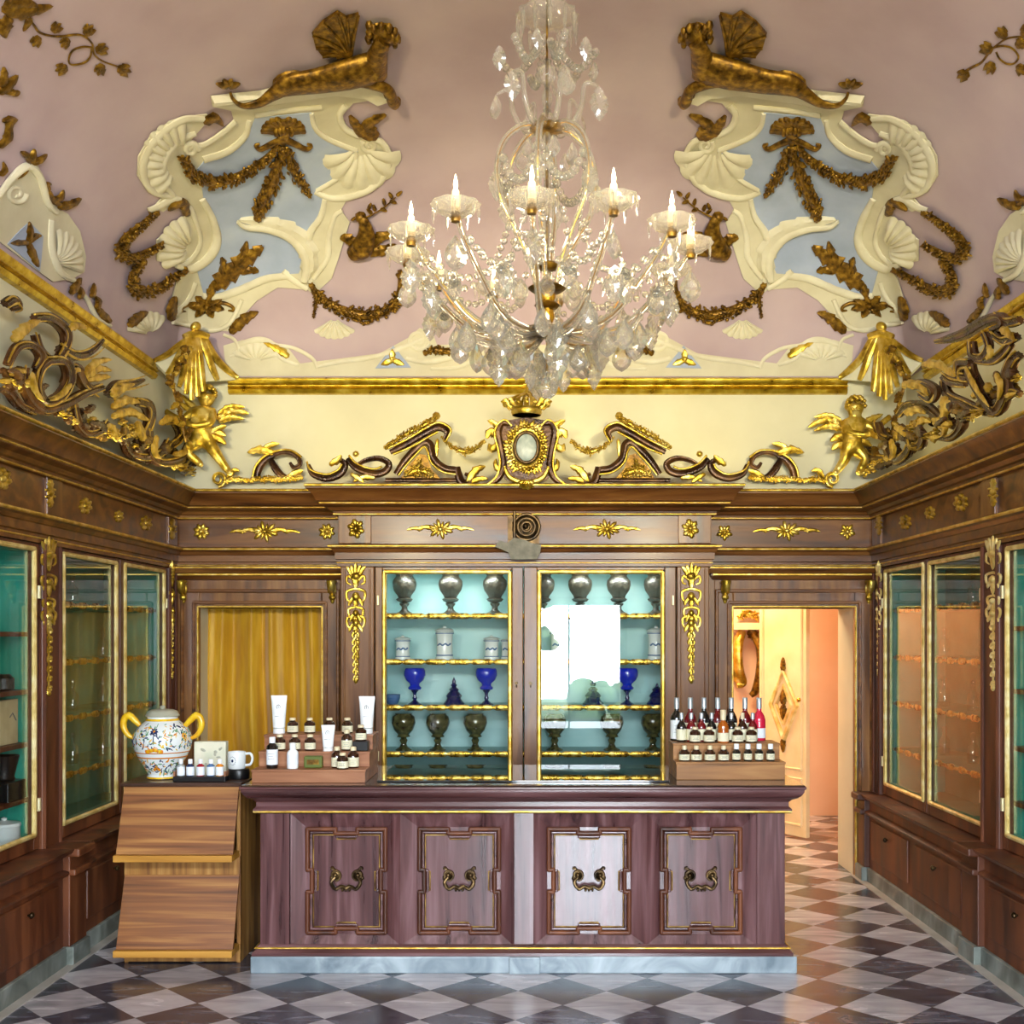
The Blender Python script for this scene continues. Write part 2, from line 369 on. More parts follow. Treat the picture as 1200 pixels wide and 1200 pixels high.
# checkerboard marble floor laid diagonally
def floor_mat():
    m = mat('checkered marble floor', (.5,.5,.5), .2, coat=.25); b = m.node_tree.nodes['Principled BSDF']
    tc = N(m, 'ShaderNodeTexCoord'); mp = N(m, 'ShaderNodeMapping'); D = .4350; s = 2**.5/D
    mp.vector_type = 'TEXTURE'                              # (p - loc) rotated back, divided by scale
    mp.inputs['Location'].default_value = (-.518, 5.686, 0); mp.inputs['Rotation'].default_value = (0, 0, PI/4 - .018); mp.inputs['Scale'].default_value = (1/s, 1/s, 1)
    L(m, tc.outputs['Object'], mp.inputs[0]); sx = N(m, 'ShaderNodeSeparateXYZ'); L(m, mp.outputs[0], sx.inputs[0])
    fl = []
    for k in 'XY':
        f = N(m, 'ShaderNodeMath', operation='FLOOR'); L(m, sx.outputs[k], f.inputs[0]); fl.append(f)
    ad = N(m, 'ShaderNodeMath', operation='ADD'); L(m, fl[0].outputs[0], ad.inputs[0]); L(m, fl[1].outputs[0], ad.inputs[1])
    md = N(m, 'ShaderNodeMath', operation='FLOORED_MODULO'); md.inputs[1].default_value = 2; L(m, ad.outputs[0], md.inputs[0])
    cell = N(m, 'ShaderNodeCombineXYZ'); L(m, fl[0].outputs[0], cell.inputs[0]); L(m, fl[1].outputs[0], cell.inputs[1])
    wn = N(m, 'ShaderNodeTexWhiteNoise', noise_dimensions='2D'); L(m, cell.outputs[0], wn.inputs['Vector'])
    # veins, shifted per tile
    va = N(m, 'ShaderNodeVectorMath', operation='MULTIPLY_ADD'); va.inputs[1].default_value = (7,7,7); L(m, wn.outputs['Color'], va.inputs[0]); L(m, tc.outputs['Object'], va.inputs[2])
    vm = N(m, 'ShaderNodeMapping'); vm.inputs['Rotation'].default_value = (0,0,.5); vm.inputs['Scale'].default_value = (1.2,4.5,1); L(m, va.outputs[0], vm.inputs[0])
    nz = N(m, 'ShaderNodeTexNoise'); nz.inputs['Scale'].default_value = 2.2; nz.inputs['Detail'].default_value = 8; nz.inputs['Distortion'].default_value = 1.2; L(m, vm.outputs[0], nz.inputs['Vector'])
    rl = ramp(m, [(.3, H('9a9698')), (.5, H('b8b2b4')), (.72, H('d0cacb'))]); rd = ramp(m, [(.3, H('2a2a32')), (.52, H('42424c')), (.7, H('6a6a74'))])
    L(m, nz.outputs['Fac'], rl.inputs[0]); L(m, nz.outputs['Fac'], rd.inputs[0])
    mx = N(m, 'ShaderNodeMix', data_type='RGBA'); L(m, md.outputs[0], mx.inputs[0]); L(m, rl.outputs[0], mx.inputs[6]); L(m, rd.outputs[0], mx.inputs[7])
    hv = N(m, 'ShaderNodeHueSaturation'); mr = N(m, 'ShaderNodeMapRange'); mr.inputs['To Min'].default_value = .78; mr.inputs['To Max'].default_value = 1.2
    L(m, wn.outputs['Value'], mr.inputs[0]); L(m, mr.outputs[0], hv.inputs['Value']); L(m, mx.outputs[2], hv.inputs['Color'])
    # thin grout lines
    gs = []
    for k in 'XY':
        fr = N(m, 'ShaderNodeMath', operation='PINGPONG'); fr.inputs[1].default_value = .5; L(m, sx.outputs[k], fr.inputs[0]); gs.append(fr)
    mn = N(m, 'ShaderNodeMath', operation='MINIMUM'); L(m, gs[0].outputs[0], mn.inputs[0]); L(m, gs[1].outputs[0], mn.inputs[1])
    lt = N(m, 'ShaderNodeMath', operation='LESS_THAN'); lt.inputs[1].default_value = .006; L(m, mn.outputs[0], lt.inputs[0])
    g = N(m, 'ShaderNodeMix', data_type='RGBA'); L(m, lt.outputs[0], g.inputs[0]); L(m, hv.outputs[0], g.inputs[6]); g.inputs[7].default_value = (.1,.1,.1,1)
    L(m, g.outputs[2], b.inputs['Base Color'])
    rr = N(m, 'ShaderNodeMapRange'); rr.inputs['To Min'].default_value = .12; rr.inputs['To Max'].default_value = .36; L(m, nz.outputs['Fac'], rr.inputs[0]); L(m, rr.outputs[0], b.inputs['Roughness'])
    return m
M['floor'] = floor_mat()
def pane_mat(name, tint, ior, rough=.0):
    """thin window glass: clear, with the mirror share that glass has at each angle"""
    m = bpy.data.materials.new(name); m.use_nodes = True; nt = m.node_tree; nt.nodes.remove(nt.nodes['Principled BSDF']); out = nt.nodes['Material Output']
    t = N(m, 'ShaderNodeBsdfTransparent'); t.inputs[0].default_value = (*tint, 1); g = N(m, 'ShaderNodeBsdfGlossy'); g.inputs['Roughness'].default_value = rough
    lw = N(m, 'ShaderNodeLayerWeight'); lw.inputs[0].default_value = .5; pw = N(m, 'ShaderNodeMath', operation='POWER'); pw.inputs[1].default_value = 5; L(m, lw.outputs['Facing'], pw.inputs[0])
    f = N(m, 'ShaderNodeMath', operation='MULTIPLY_ADD'); f.inputs[1].default_value = 1 - ior; f.inputs[2].default_value = ior; L(m, pw.outputs[0], f.inputs[0]); mx = N(m, 'ShaderNodeMixShader')
    L(m, f.outputs[0], mx.inputs[0]); L(m, t.outputs[0], mx.inputs[1]); L(m, g.outputs[0], mx.inputs[2]); L(m, mx.outputs[0], out.inputs[0]); return m
M['pane'] = pane_mat('cabinet glass', (.97,.985,.975), .045)
M['clear'] = mat('clear crystal', (1,1,.97), .02, trans=1, ior=1.5)
def crystal():
    m = mat('cut crystal', (1,1,.95), .03, trans=1, ior=1.55); nt = m.node_tree; b = nt.nodes['Principled BSDF']; out = nt.nodes['Material Output']
    t = N(m, 'ShaderNodeBsdfTransparent'); t.inputs[0].default_value = (1,.99,.95,1); mx = N(m, 'ShaderNodeMixShader'); mx.inputs[0].default_value = .38
    d = N(m, 'ShaderNodeBsdfTranslucent'); d.inputs[0].default_value = (1,.98,.9,1); d2 = N(m, 'ShaderNodeBsdfDiffuse'); d2.inputs[0].default_value = (.95,.93,.85,1)
    m1 = N(m, 'ShaderNodeMixShader'); L(m, d.outputs[0], m1.inputs[1]); L(m, d2.outputs[0], m1.inputs[2]); m2 = N(m, 'ShaderNodeMixShader'); m2.inputs[0].default_value = .1
    L(m, b.outputs[0], mx.inputs[1]); L(m, t.outputs[0], mx.inputs[2]); L(m, mx.outputs[0], m2.inputs[1]); L(m, m1.outputs[0], m2.inputs[2]); L(m, m2.outputs[0], out.inputs[0])
    return m
M['crystal'] = crystal()
M['sheet'] = mat('dark glass sheet', H('0c1614'), .02, spec=.9, coat=1); M['sheet'].node_tree.nodes['Principled BSDF'].inputs['Coat Roughness'].default_value = .01; M['sheet'].node_tree.nodes['Principled BSDF'].inputs['Coat IOR'].default_value = 1.9
M['wood_top2'] = wood('dark stand top', H('2c1a10'), H('44291a'), H('5a3a26'), (.5,5,5), 2, .4, .2)
M['wood_standh'] = wood('stand ledge', H('8a5a1c'), H('b07a2a'), H('c8943e'), (.5,4,6), 2.6, .5, .1, (.4,.6))
M['pane2'] = pane_mat('clear bottle glass', (.9,.95,.93), .12)
M['bronze_lt'] = goldm('worn gilt line', H('4a3010'), H('86642a'), H('b08e4a'), .4, .5)
M['lawn'] = noisy(mat('courtyard lawn', H('3c4a24'), .9), 9, [(.3, H('2c3a1a')), (.6, H('42522a')), (.8, H('566638'))])
# ------------------------------------------------------------------ the room
DL = (-2.45, -1.556, 1.956); DR = (1.444, 2.33, 1.956)     # door openings in the back wall (x0, x1, top)
CX0, CX1 = -1.37, 1.225                                    # the centre section that steps forward
m = MB().box(XL-.6, XR+1.4, YF-.1, 12.5, -.08, 0); struct(m.build('floor', M['floor'], smooth=0, origin=(0,0,0)), 'grey and white checkered marble floor laid diagonally')
BX = (XL-.55, XR+.55)
m = MB()
m.box(XL, XU, YB, YB+.4, 2.24, ZV+.12)                     # plaster above the panelling
for a, b in ((BX[0], DL[0]), (DL[1], CX0+.05), (CX1-.05, DR[0]), (DR[1], BX[1])): m.box(a, b, YB, YB+.42, 0, 2.24)
m.box(DL[0], DL[1], YB, YB+.42, DL[2], 2.24); m.box(DR[0], DR[1], YB, YB+.42, DR[2], 2.24)
m.box(CX0+.05, CX1-.05, YB+.3, YB+.42, 0, 2.24)
struct(m.build('wall_back', [M['cream']], smooth=0), 'cream plaster back wall above the dark cabinets')
for side, X, sg in (('left', XL, -1), ('right', XR, 1)):
    m = MB(); a, b = sorted((X, X+sg*.55)); m.box(a, b, YF, YB+.4, 2.24, ZTOP-.02); a, b = sorted((X if sg < 0 else XU, X+sg*.55)); m.box(a, b, YF, YB+.4, ZTOP-.02, ZV+.12); a, b = sorted((X+sg*.47, X+sg*.55)); m.box(a, b, YF, YB+.4, 0, 2.24)
    struct(m.build('wall_' + side, M['cream'], smooth=0))
# front wall behind the viewer: a doorway and three unseen upper windows added for more daylight
OPEN = [(-.2, 1.25, 0, 2.2)]
ADDED_LUN = [(-2.2, -.8, 2.85, 4.5), (-.65, .65, 2.85, 4.5), (.8, 2.1, 2.85, 4.5)]
m = MB(); xs = sorted({BX[0], BX[1]} | {q for o in OPEN+ADDED_LUN for q in o[:2]}); zs = sorted({0, 5.2} | {q for o in OPEN+ADDED_LUN for q in o[2:]})
for i in range(len(xs)-1):
    for k in range(len(zs)-1):
        cx, cz = (xs[i]+xs[i+1])/2, (zs[k]+zs[k+1])/2
        if not any(o[0] < cx < o[1] and o[2] < cz < o[3] for o in OPEN+ADDED_LUN): m.box(xs[i], xs[i+1], YF-.12, YF, zs[k], zs[k+1])
struct(m.build('wall_front', M['cream'], smooth=0))
for i, o in enumerate(OPEN[1:] + ADDED_LUN):
    m = MB(); z0, z1 = o[2], o[3]
    for x in (o[0], (o[0]+o[1])/2-.02, o[1]-.04): m.box(x, x+.04, YF-.09, YF-.04, z0, z1)
    for z in (z0, (z0+z1)/2, z1-.04): m.box(o[0], o[1], YF-.085, YF-.045, z, z+.04)
    struct(m.build('window_%d' % (i+1), M['wood_back'], smooth=0))  # unseen windows, added only to let in daylight
m = MB()
for a, b in ((OPEN[0][0]-.1, OPEN[0][0]), (OPEN[0][1], OPEN[0][1]+.1)): m.box(a, b, YF, YF+.05, 0, 2.3)
m.box(OPEN[0][0]-.1, OPEN[0][1]+.1, YF, YF+.05, 2.2, 2.32)
for x in (.5,): m.box(x-.012, x+.012, YF-.08, YF-.05, 0, 2.2)
m.box(-.2, 1.25, YF-.08, YF-.05, .5, .53)
struct(m.build('door_3', M['wood_back'], smooth=0))
m = MB().box(-14, 14, -16, YF-.12, -.1, -.02); struct(m.build('terrain', M['lawn'], smooth=0), 'green courtyard ground outside the entrance')  # unseen ground, kept dark green to dim its reflection

# ---- vault: cove rising from the four walls with corners that round off upwards
VXC = (XL+XU)/2; VA = (XU-XL)/2; VYC = (YB+YF)/2; VB = (YB-YF)/2; VH = 1.42; VR = 2.35
def plan(hx, hy, r, n):
    pts = []; q = n//4
    for cxs, cys, a0 in ((1,1,0), (-1,1,PI/2), (-1,-1,PI), (1,-1,3*PI/2)):
        for k in range(q+1):
            a = a0 + PI/2*k/q; pts.append((cxs*(hx-r) + r*math.cos(a), cys*(hy-r) + r*math.sin(a)))
    return pts
vm = MB(); rings = 24; prev = None; vs = []; fs = []
for i in range(rings+1):
    ph = PI/2*i/rings; ins = VR*(1-math.cos(ph)); z = ZV + VH*math.sin(ph); hx, hy = VA-ins, VB-ins
    r = min(.02 + .95*ins, hx*.995, 2.2)
    P = plan(hx, hy, r, 48)
    # straight runs are subdivided by the rings themselves; keep long edges fine
    ring = []
    for k in range(len(P)):
        a, b = Vector(P[k]), Vector(P[(k+1) % len(P)])
        long_edge = (k % 13 == 12)
        mm = 16 if long_edge else 1
        for j in range(mm): q = a.lerp(b, j/mm); ring.append((VXC+q.x, VYC+q.y, z))
    vs += ring; cnt = len(ring)
for i in range(rings):
    for k in range(cnt): fs.append((i*cnt+k, i*cnt+(k+1) % cnt, (i+1)*cnt+(k+1) % cnt, (i+1)*cnt+k))
fs.append(tuple(range(rings*cnt, (rings+1)*cnt)))
vm.add(vs, fs); VAULT = BVHTree.FromPolygons([Vector(p) for p in vs], fs)
struct(vm.build('ceiling', M['pink'], smooth=60, origin=(VXC,VYC,ZV)), 'dusty pink plaster vault')
CAM = Vector((0,0,EYE))
def onvault(u, v, w=0):
    w = max(w, .8)                                         # reliefs sit just proud of the plaster
    d = Vector(((u-VX)/F, 1, -(v-VY)/F)); h, nrm, idx, dist = VAULT.ray_cast(CAM, d.normalized())
    if h is None: h = d*6 + CAM; nrm = Vector((0,-1,0))
    if nrm.dot(d) > 0: nrm = -nrm
    return h + nrm*(w*h.y/F)

# ---- entablature: one mitred run along left wall, back wall and right wall
PATH = [(XL,YF),(XL,YB),(CX0,YB),(CX0,YC),(CX1,YC),(CX1,YB),(XR,YB),(XR,YF)]
prof = [(0,2.24),(.025,2.24),(.025,2.285),(.04,2.29),(.04,2.335),(.05,2.34),(.06,2.36),(.075,2.368),(.075,2.39),(.02,2.40),(.02,2.595),(.045,2.60),(.05,2.625),
        (.07,2.63),(.085,2.65),(.125,2.665),(.135,2.685),(.15,2.69),(.16,2.71),(.185,2.745),(.205,2.765),(.215,2.77),(.215,2.80),(0,2.80)]
ent = struct(sweep(MB(), PATH, prof).build('trim_1', M['wood_backh'], smooth=30), 'dark wooden cornice and frieze with gilt fillets round the room')
for z, d, r, mt in ((2.379,.075,.010,'gold_line'),(2.606,.045,.007,'gold_line'),(2.676,.13,.006,'gold_line'),(2.789,.213,.011,'gold')):
    sweep(MB(), PATH, bead(r, d, z)).build('gilt_fillet', M[mt], ent, smooth=50)
sweep(MB(), PATH, bead(.005, .025, 2.265)).build('gilt_fillet', M['gold_line'], ent, smooth=50)
# gold rail high on the walls
rprof = [(0,3.515),(.03,3.52),(.045,3.545),(.03,3.562),(.05,3.568),(.05,3.576),(.03,3.58),(.05,3.60),(.055,3.62),(.035,3.635),(0,3.637)]
rail = MB()
sweep(rail, [(-2.24,YB),(2.28,YB)], rprof); sweep(rail, [(XL,YF),(XL,7.93)], rprof); sweep(rail, [(XU,7.95),(XU,YF)], rprof)
struct(rail.build('trim_2', M['gold_rail'], smooth=35), 'gilded moulded rail between walls and vault')
# frieze blocks over the pilasters and gilt mounts on the frieze
blk = MB()
for x in (-1.27, 1.125): blk.box(x-.115, x+.115, YC-.035, YC-.005, 2.40, 2.598)
for X, sg in ((XL, 1), (XR, -1)):
    for y in (6.25, 8.29):
        a, b = sorted((X + sg*.005, X + sg*.035)); blk.box(a, b, y-.1, y+.1, 2.40, 2.598)
blk.build('frieze_block', M['wood_back'], ent, smooth=0, bevel=.004)
def mount_long(u, v, hw, fn):
    b = MB(); b.rosette(u, v, hw*.34, 3.2, 6, 0, 1.15, .75)
    for s in (-1, 1):
        b.leaf([(u+s*hw*.15, v), (u+s*hw*.45, v-2.5), (u+s*hw*.72, v+1)], 6.5, 2, 3)
        b.leaf([(u+s*hw*.5, v), (u+s*hw*.78, v-1), (u+s*hw, v+1.5)], 5, 1.6, 3); b.blob(u+s*hw*.62, v+1, 2.6, 1.8, 1.8); b.blob(u+s*hw*.85, v-1.5, 1.8, 1.2, 1.4)
    return b.map(fn)
def mount_round(u, v, r, n, fn, su=1, sv=1): return MB().rosette(u, v, r, 3, n, 0, su, sv).map(fn)
fc, fs_, fl, fr = planeY(YC-.021), planeY(YB-.021), planeX(XL+.021), planeX(XR-.021)
fcb = planeY(YC-.036); flb, frb = planeX(XL+.036), planeX(XR-.036)
for u, v, hw, fn in ((516,620,40,fc),(711,620,40,fc),(310,623,42,fs_),(922,622,40,fs_)): mount_long(u, v, hw, fn).build('gilt_frieze_mount', M['gold'], ent)
for u, v, fn in ((236,623,fs_),(383,623,fs_),(849,624,fs_),(993,623,fs_)): mount_round(u, v, 10, 5 if u > 600 else 8, fn).build('gilt_rosette', M['gold'], ent)
for u in (417, 809): mount_round(u, 619.5, 12.5, 6, fcb, .85, 1.05).build('gilt_rosette', M['gold'], ent)
for u, v, r, fn in ((3,561,15,fl),(100,593,11,fl),(139,605,8,fl),(171,613,10,fl),(1061,612,10,fr),(1090,601,9,fr),(1126,589,12,fr)): mount_round(u, v, r, 7, fn, .75, 1.05).build('gilt_rosette', M['gold'], ent)
for u, v, fn in ((59,578,flb),(202,620,flb),(1030,615,frb),(1164,577,frb)):
    b = MB(); s = 1 if 300 < u + 250 < 1500 and (u > 1100 or u < 100) else .75
    b.leaf([(u, v+16*s), (u, v)], 9*s, 2.5, 3); b.leaf([(u, v-16*s), (u, v)], 9*s, 2.5, 3); b.blob(u, v, 4*s, 5*s, 3.4)
    for k in (-1, 1): b.blob(u+k*3.6*s, v-4*s, 2.6*s, 2*s, 2.4); b.blob(u+k*3.6*s, v+4*s, 2.6*s, 2*s, 2.4)
    b.map(fn).build('gilt_rosette', M['gold'], ent)
# the bronze fitting with its broken lead cap over the middle of the cabinet
t = thing('scroll_bracket', at(611,640,YC-.1), 'dark bronze coiled bracket on a plate in the middle of the frieze', 'bracket')
fb = planeY(YC-.022)
MB().poly([(595,604),(632,604),(632,638),(595,638)], 0, 2).map(fb).build('plate', M['bronze'], t, bevel=.002)
b = MB()
for r in (15, 10, 5.5): b.stroke([(617+r*math.cos(a*PI/12), 618+r*math.sin(a*PI/12), 4+ (15-r)*.35) for a in range(25)], 1.9, 8, sm=0)
b.blob(617, 618, 16, 16, 3, 1.5, 0, 16); b.blob(616, 617, 4, 4, 6, 3); b.map(fb).build('coil', M['bronze'], t)
b = MB().stroke([(603,600,5),(603,640,5)], 1.8, 8, sm=0)
for v in (604, 613, 633): b.blob(603, v, 3.4, 2.6, 7)
b.map(fb).build('rod', M['bronze'], t)
b = MB().poly([(580,641),(586,634),(595,637),(602,631),(615,633),(622,637),(634,639),(633,648),(629,656),(599,656),(596,648)], 0, 9, 6)
b.map(planeY(YC-.075)).build('lead_cap', M['grey'], t, bevel=.003)

# ---- door casings in the back wall
def casing(name, D, label):
    x0, x1, zt = D
    lo, hi = (XL, CX0) if x0 < 0 else (CX1, XR)
    b = MB(); w = .13
    b.box(x0-w, x0, YB-.045, YB+.01, 0, zt+w); b.box(x1, x1+w, YB-.045, YB+.01, 0, zt+w); b.box(x0, x1, YB-.045, YB+.01, zt, zt+w)
    root = struct(b.build(name, M['wood_back'], smooth=0, bevel=.006), label)
    b = MB(); b.box(lo, x0-w, YB-.022, YB+.005, 0, 2.24); b.box(x1+w, hi, YB-.022, YB+.005, 0, 2.24); b.box(x0-w, x1+w, YB-.022, YB+.005, zt+w, 2.24)
    b.build('panelling', M['wood_back'], root, smooth=0, bevel=.003)
    b = MB()
    for a in (x0-.04, x1+.04): b.box(a-.02, a+.02, YB+.0, YB+.43, 0, zt+.02)
    b.box(x0-.04, x1+.04, YB, YB+.43, zt, zt+.05); b.build('jamb', M['wood_side'], root, smooth=0)
    def frame(o, d, r, mt, nm):
        q = MB()
        for a, bb in (((x0-o,0),(x0-o,zt+o)), ((x0-o,zt+o),(x1+o,zt+o)), ((x1+o,zt+o),(x1+o,0))): q.tube([(a[0],YB-d,a[1]),(bb[0],YB-d,bb[1])], r, 8)
        q.build(nm, M[mt], root)
    frame(.006, .05, .008, 'gold_line', 'gilt_bead'); frame(.035, .05, .012, 'wood_backh', 'moulding'); frame(w-.01, .045, .014, 'wood_backh', 'moulding')
    # little cornice shelf over the door, carried by gilt brackets
    s0, s1 = (x0-.17, x1+.14) if x0 < 0 else (x0-.12, x1+.16)
    pr = [(0,2.155),(.03,2.16),(.05,2.185),(.05,2.20),(.08,2.205),(.10,2.232),(.10,2.25),(0,2.25)]
    sweep(MB(), [(s0,YB),(s0+.001,YB-.02),(s1-.001,YB-.02),(s1,YB)], pr).build('lintel_shelf', M['wood_backh'], root, smooth=30)
    for z, d, r in ((2.195,.052,.010),(2.243,.10,.008)): MB().tube([(s0-d*.6,YB-.02-d,z),(s1+d*.6,YB-.02-d,z)], r, 8).build('gilt_fillet', M['gold_line'], root)
    for x in (s0+.06, s1-.06):
        q = MB(); pts = [(x, YB-.11, 2.15), (x, YB-.10, 2.10), (x, YB-.055, 2.06), (x, YB-.045, 2.02), (x, YB-.05, 1.985)]
        q.tube(cr(pts, 5), [.034,.03,.022,.02,.008], 10, 1, up=(0,1,0)); q.ell((x,YB-.085,2.14), .04,.04,.018); q.ell((x,YB-.06,2.03), .026,.024,.024)
        for k in (-1, 1): q.ell((x+k*.022,YB-.07,2.09), .012,.014,.035)
        q.build('gilt_bracket', M['gold'], root)
    q = MB(); q.box(x0-.16, x0-.001, YB-.06, YB-.02, 0, .10); q.box(x1+.001, x1+.15, YB-.06, YB-.02, 0, .10); q.build('plinth_block', M['stone_side'], root, smooth=0, bevel=.004)
    return root
casing('door_1', DL, 'dark wooden door casing hung with the golden curtain'); casing('door_2', DR, 'dark wooden door casing open to the peach room')
# plinth strip along the side walls
for X, sg, nm in ((-2.50, 1, 'left'), (2.38, -1, 'right')):
    a, b = sorted((X - sg*.02, X + sg*.075)); m = MB().box(a, b, YF, YB-.03, 0, .006); struct(m.build('baseboard_' + nm, M['stone_pale'], smooth=0))

# ---- curtain: pleated golden cloth on a rod behind the left opening
def pleat(x): return .052*math.sin(x*27+.9*math.sin(x*9)) + .020*math.sin(x*58+1.3+.6*math.sin(x*7)) + .016*math.sin(x*13+.5)
b = MB(); nx, nz = 150, 24; vs = []; fs = []; x0, x1 = -2.47, -1.53
for k in range(2):
    for j in range(nz+1):
        z = 2.02 - j/nz*2.0
        for i in range(nx+1):
            x = x0 + (x1-x0)*i/nx; t = j/nz; y = YB+.20 + pleat(x + .05*math.sin(3*t+x*5)*t)*(.55+.45*t) + .012*math.sin(9*z+x*14)*t + .004*k
            vs.append((x, y, z))
W = nx+1; S = W*(nz+1)
for j in range(nz):
    for i in range(nx):
        a = j*W+i; fs.append((a, a+1, a+W+1, a+W)); fs.append((S+a, S+a+W, S+a+W+1, S+a+1))
cur = thing('curtain', (-2.0, YB+.2, .02), 'pleated golden satin curtain closing the left doorway', 'curtain')
b.add(vs, fs).build('cloth', M['curtain'], cur, smooth=80, recalc=False)
MB().tube([(-2.475,YB+.2,2.03),(-1.535,YB+.2,2.03)], .014, 10).build('rod', M['brass'], cur)

# ---- the peach room beyond the right doorway
m = MB(); m.box(CX1-.6, XR+1.3, 11.2, 11.32, 0, 3.0); m.box(XR+1.2, XR+1.3, YB+.42, 11.3, 0, 3.0); m.box(CX1-.7, CX1-.6, YB+.42, 11.3, 0, 3.0)
struct(m.build('wall_rear', M['peach'], smooth=0), 'peach plaster walls of the next room')
m = MB().box(CX1-.7, XR+1.3, YB+.42, 11.32, 3.0, 3.1); struct(m.build('ceiling_rear', M['peach'], smooth=0))
m = MB(); m.box(XR, XR+1.3, YB+.3, YB+.43, 2.2, 3.1); m.box(BX[1], XR+1.3, YB+.3, YB+.43, 0, 2.2); m.box(CX1-.7, DR[0], YB+.41, YB+.43, 2.2, 3.1); struct(m.build('wall_inner', M['peach'], smooth=0))
m = MB(); m.box(BX[0], CX0+.1, YB+1.0, YB+1.1, 0, 3.0); m.box(CX0+.1, CX0+.2, YB+.42, YB+1.1, 0, 3.0); m.box(BX[0]-.1, BX[0], YB+.4, YB+1.1, 0, 3.0); m.box(BX[0], CX0+.1, YB+.42, YB+1.1, 3.0, 3.1)
m.box(BX[0], XL, YB+.3, YB+.43, 2.2, 3.1); struct(m.build('wall_lobby', M['cream'], smooth=0))
# unseen hedge and tree added to break up the entrance reflection in the glass
m = MB(); rnd = random.Random(6)
for k in range(60): m.ell((rnd.uniform(.75, 3.2), -6.5+rnd.uniform(-.4,.4), rnd.uniform(.1,.75)), rnd.uniform(.15,.3), .25, rnd.uniform(.12,.25), 7, 5)
for k in range(36): m.ell((-.15+rnd.uniform(-.5,.5), -9+rnd.uniform(-.5,.5), rnd.uniform(1.5,2.9)), rnd.uniform(.1,.25), .2, rnd.uniform(.08,.18), 7, 5)
m.tube([(-.15,-9,-.1),(-.1,-9,1.2),(-.2,-9,2.2)], [.09,.06,.04], 8)
struct(m.build('exterior', M['lawn'], smooth=60))
# ------------------------------------------------------------------ pilasters with gilt drops (picture measures of the drop, then mapped on the face)
def drop_shapes(u, v0, v1, s, fn):
    """hanging gilt ornament: palmette, knots, strings of husks; returns a list of (name, MB)"""
    out = []; H_ = v1 - v0
    b = MB(); v = v0 + H_*.0
    for k in (-2,-1,0,1,2): b.leaf([(u+k*1.2*s, v+H_*.15), (u+k*3.6*s, v+H_*.07), (u+k*5.2*s, v+H_*.01+abs(k)*3)], 5*s, 3, 2, .2)
    b.blob(u, v+H_*.13, 6*s, 5*s, 4); b.leaf([(u, v+H_*.13), (u, v+H_*.24)], 9*s, 3, 3)
    for k in (-1,1): b.stroke([(u+k*2*s, v+H_*.16), (u+k*8*s, v+H_*.13), (u+k*9*s, v+H_*.18), (u+k*5*s, v+H_*.2)], [1.8*s,1.4*s,.8*s], 6)
    out.append(('gilt_palmette', b))
    b = MB()
    for t, r in ((.30,1),(.44,.8),(.52,.95)):
        c = v0 + H_*t
        for k in (-1,1):
            b.stroke([(u, c-8*s*r), (u+k*9*s*r, c-5*s*r), (u+k*8*s*r, c+4*s*r), (u+k*3*s*r, c+3*s*r)], [1.5*s,1.5*s,.8*s], 6)
            b.leaf([(u+k*1.5*s, c), (u+k*6*s*r, c+6*s), (u+k*7*s*r, c+10*s)], 5*s, 2.5, 2)
        b.blob(u, c, 4.2*s*r, 5*s*r, 4.5); b.leaf([(u, c+3*s), (u, c+H_*.10)], 7*s, 3, 2)
    out.append(('gilt_knot', b))
    b = MB(); t = .58
    while t < .97:
        c = v0 + H_*t; r = 1.1 - t*.6
        for k in (-1,1): b.leaf([(u, c), (u+k*4*s*r, c+5*s), (u+k*2*s*r, c+12*s*r)], 5*s*r, 2.5, 2, .2)
        b.blob(u+((int(t*50) % 3)-1)*1.5*s, c+2*s, 3.2*s*r, 4*s*r, 3.2); t += .062
    b.stroke([(u, v0+H_*.55), (u, v1)], 1.1*s, 6, sm=0); b.blob(u, v1, 2.4*s, 4*s, 2.5)
    out.append(('gilt_husk_string', b))
    for _, q in out: q.map(fn)
    return out
def pilaster_back(x0, x1, u, label):
    t = thing('pilaster', ((x0+x1)/2, YC, 0), label, 'pilaster')
    b = MB(); b.box(x0, x1, YC-.035, YC+.1, .10, 2.236); b.build('shaft', M['wood_back'], t, smooth=0, bevel=.006)
    b = MB()
    for x in (x0+.028, x1-.028): b.tube([(x, YC-.036, .62), (x, YC-.036, 2.22)], .007, 8)
    b.build('edge_moulding', M['wood_back'], t)
    MB().box(x0, x1, YC-.055, YC+.1, 0, .10).build('plinth', M['stone_side'], t, smooth=0, bevel=.004)
    for nm, q in drop_shapes(u, 657, 797, 1.15, planeY(YC-.036)): q.build(nm, M['gold'], t)
pilaster_back(CX0, CX0+.235, 417, 'dark pilaster with gilt drop between the curtain and the glass cabinet')
pilaster_back(CX1-.225, CX1, 810, 'dark pilaster with gilt drop between the glass cabinet and the open doorway')
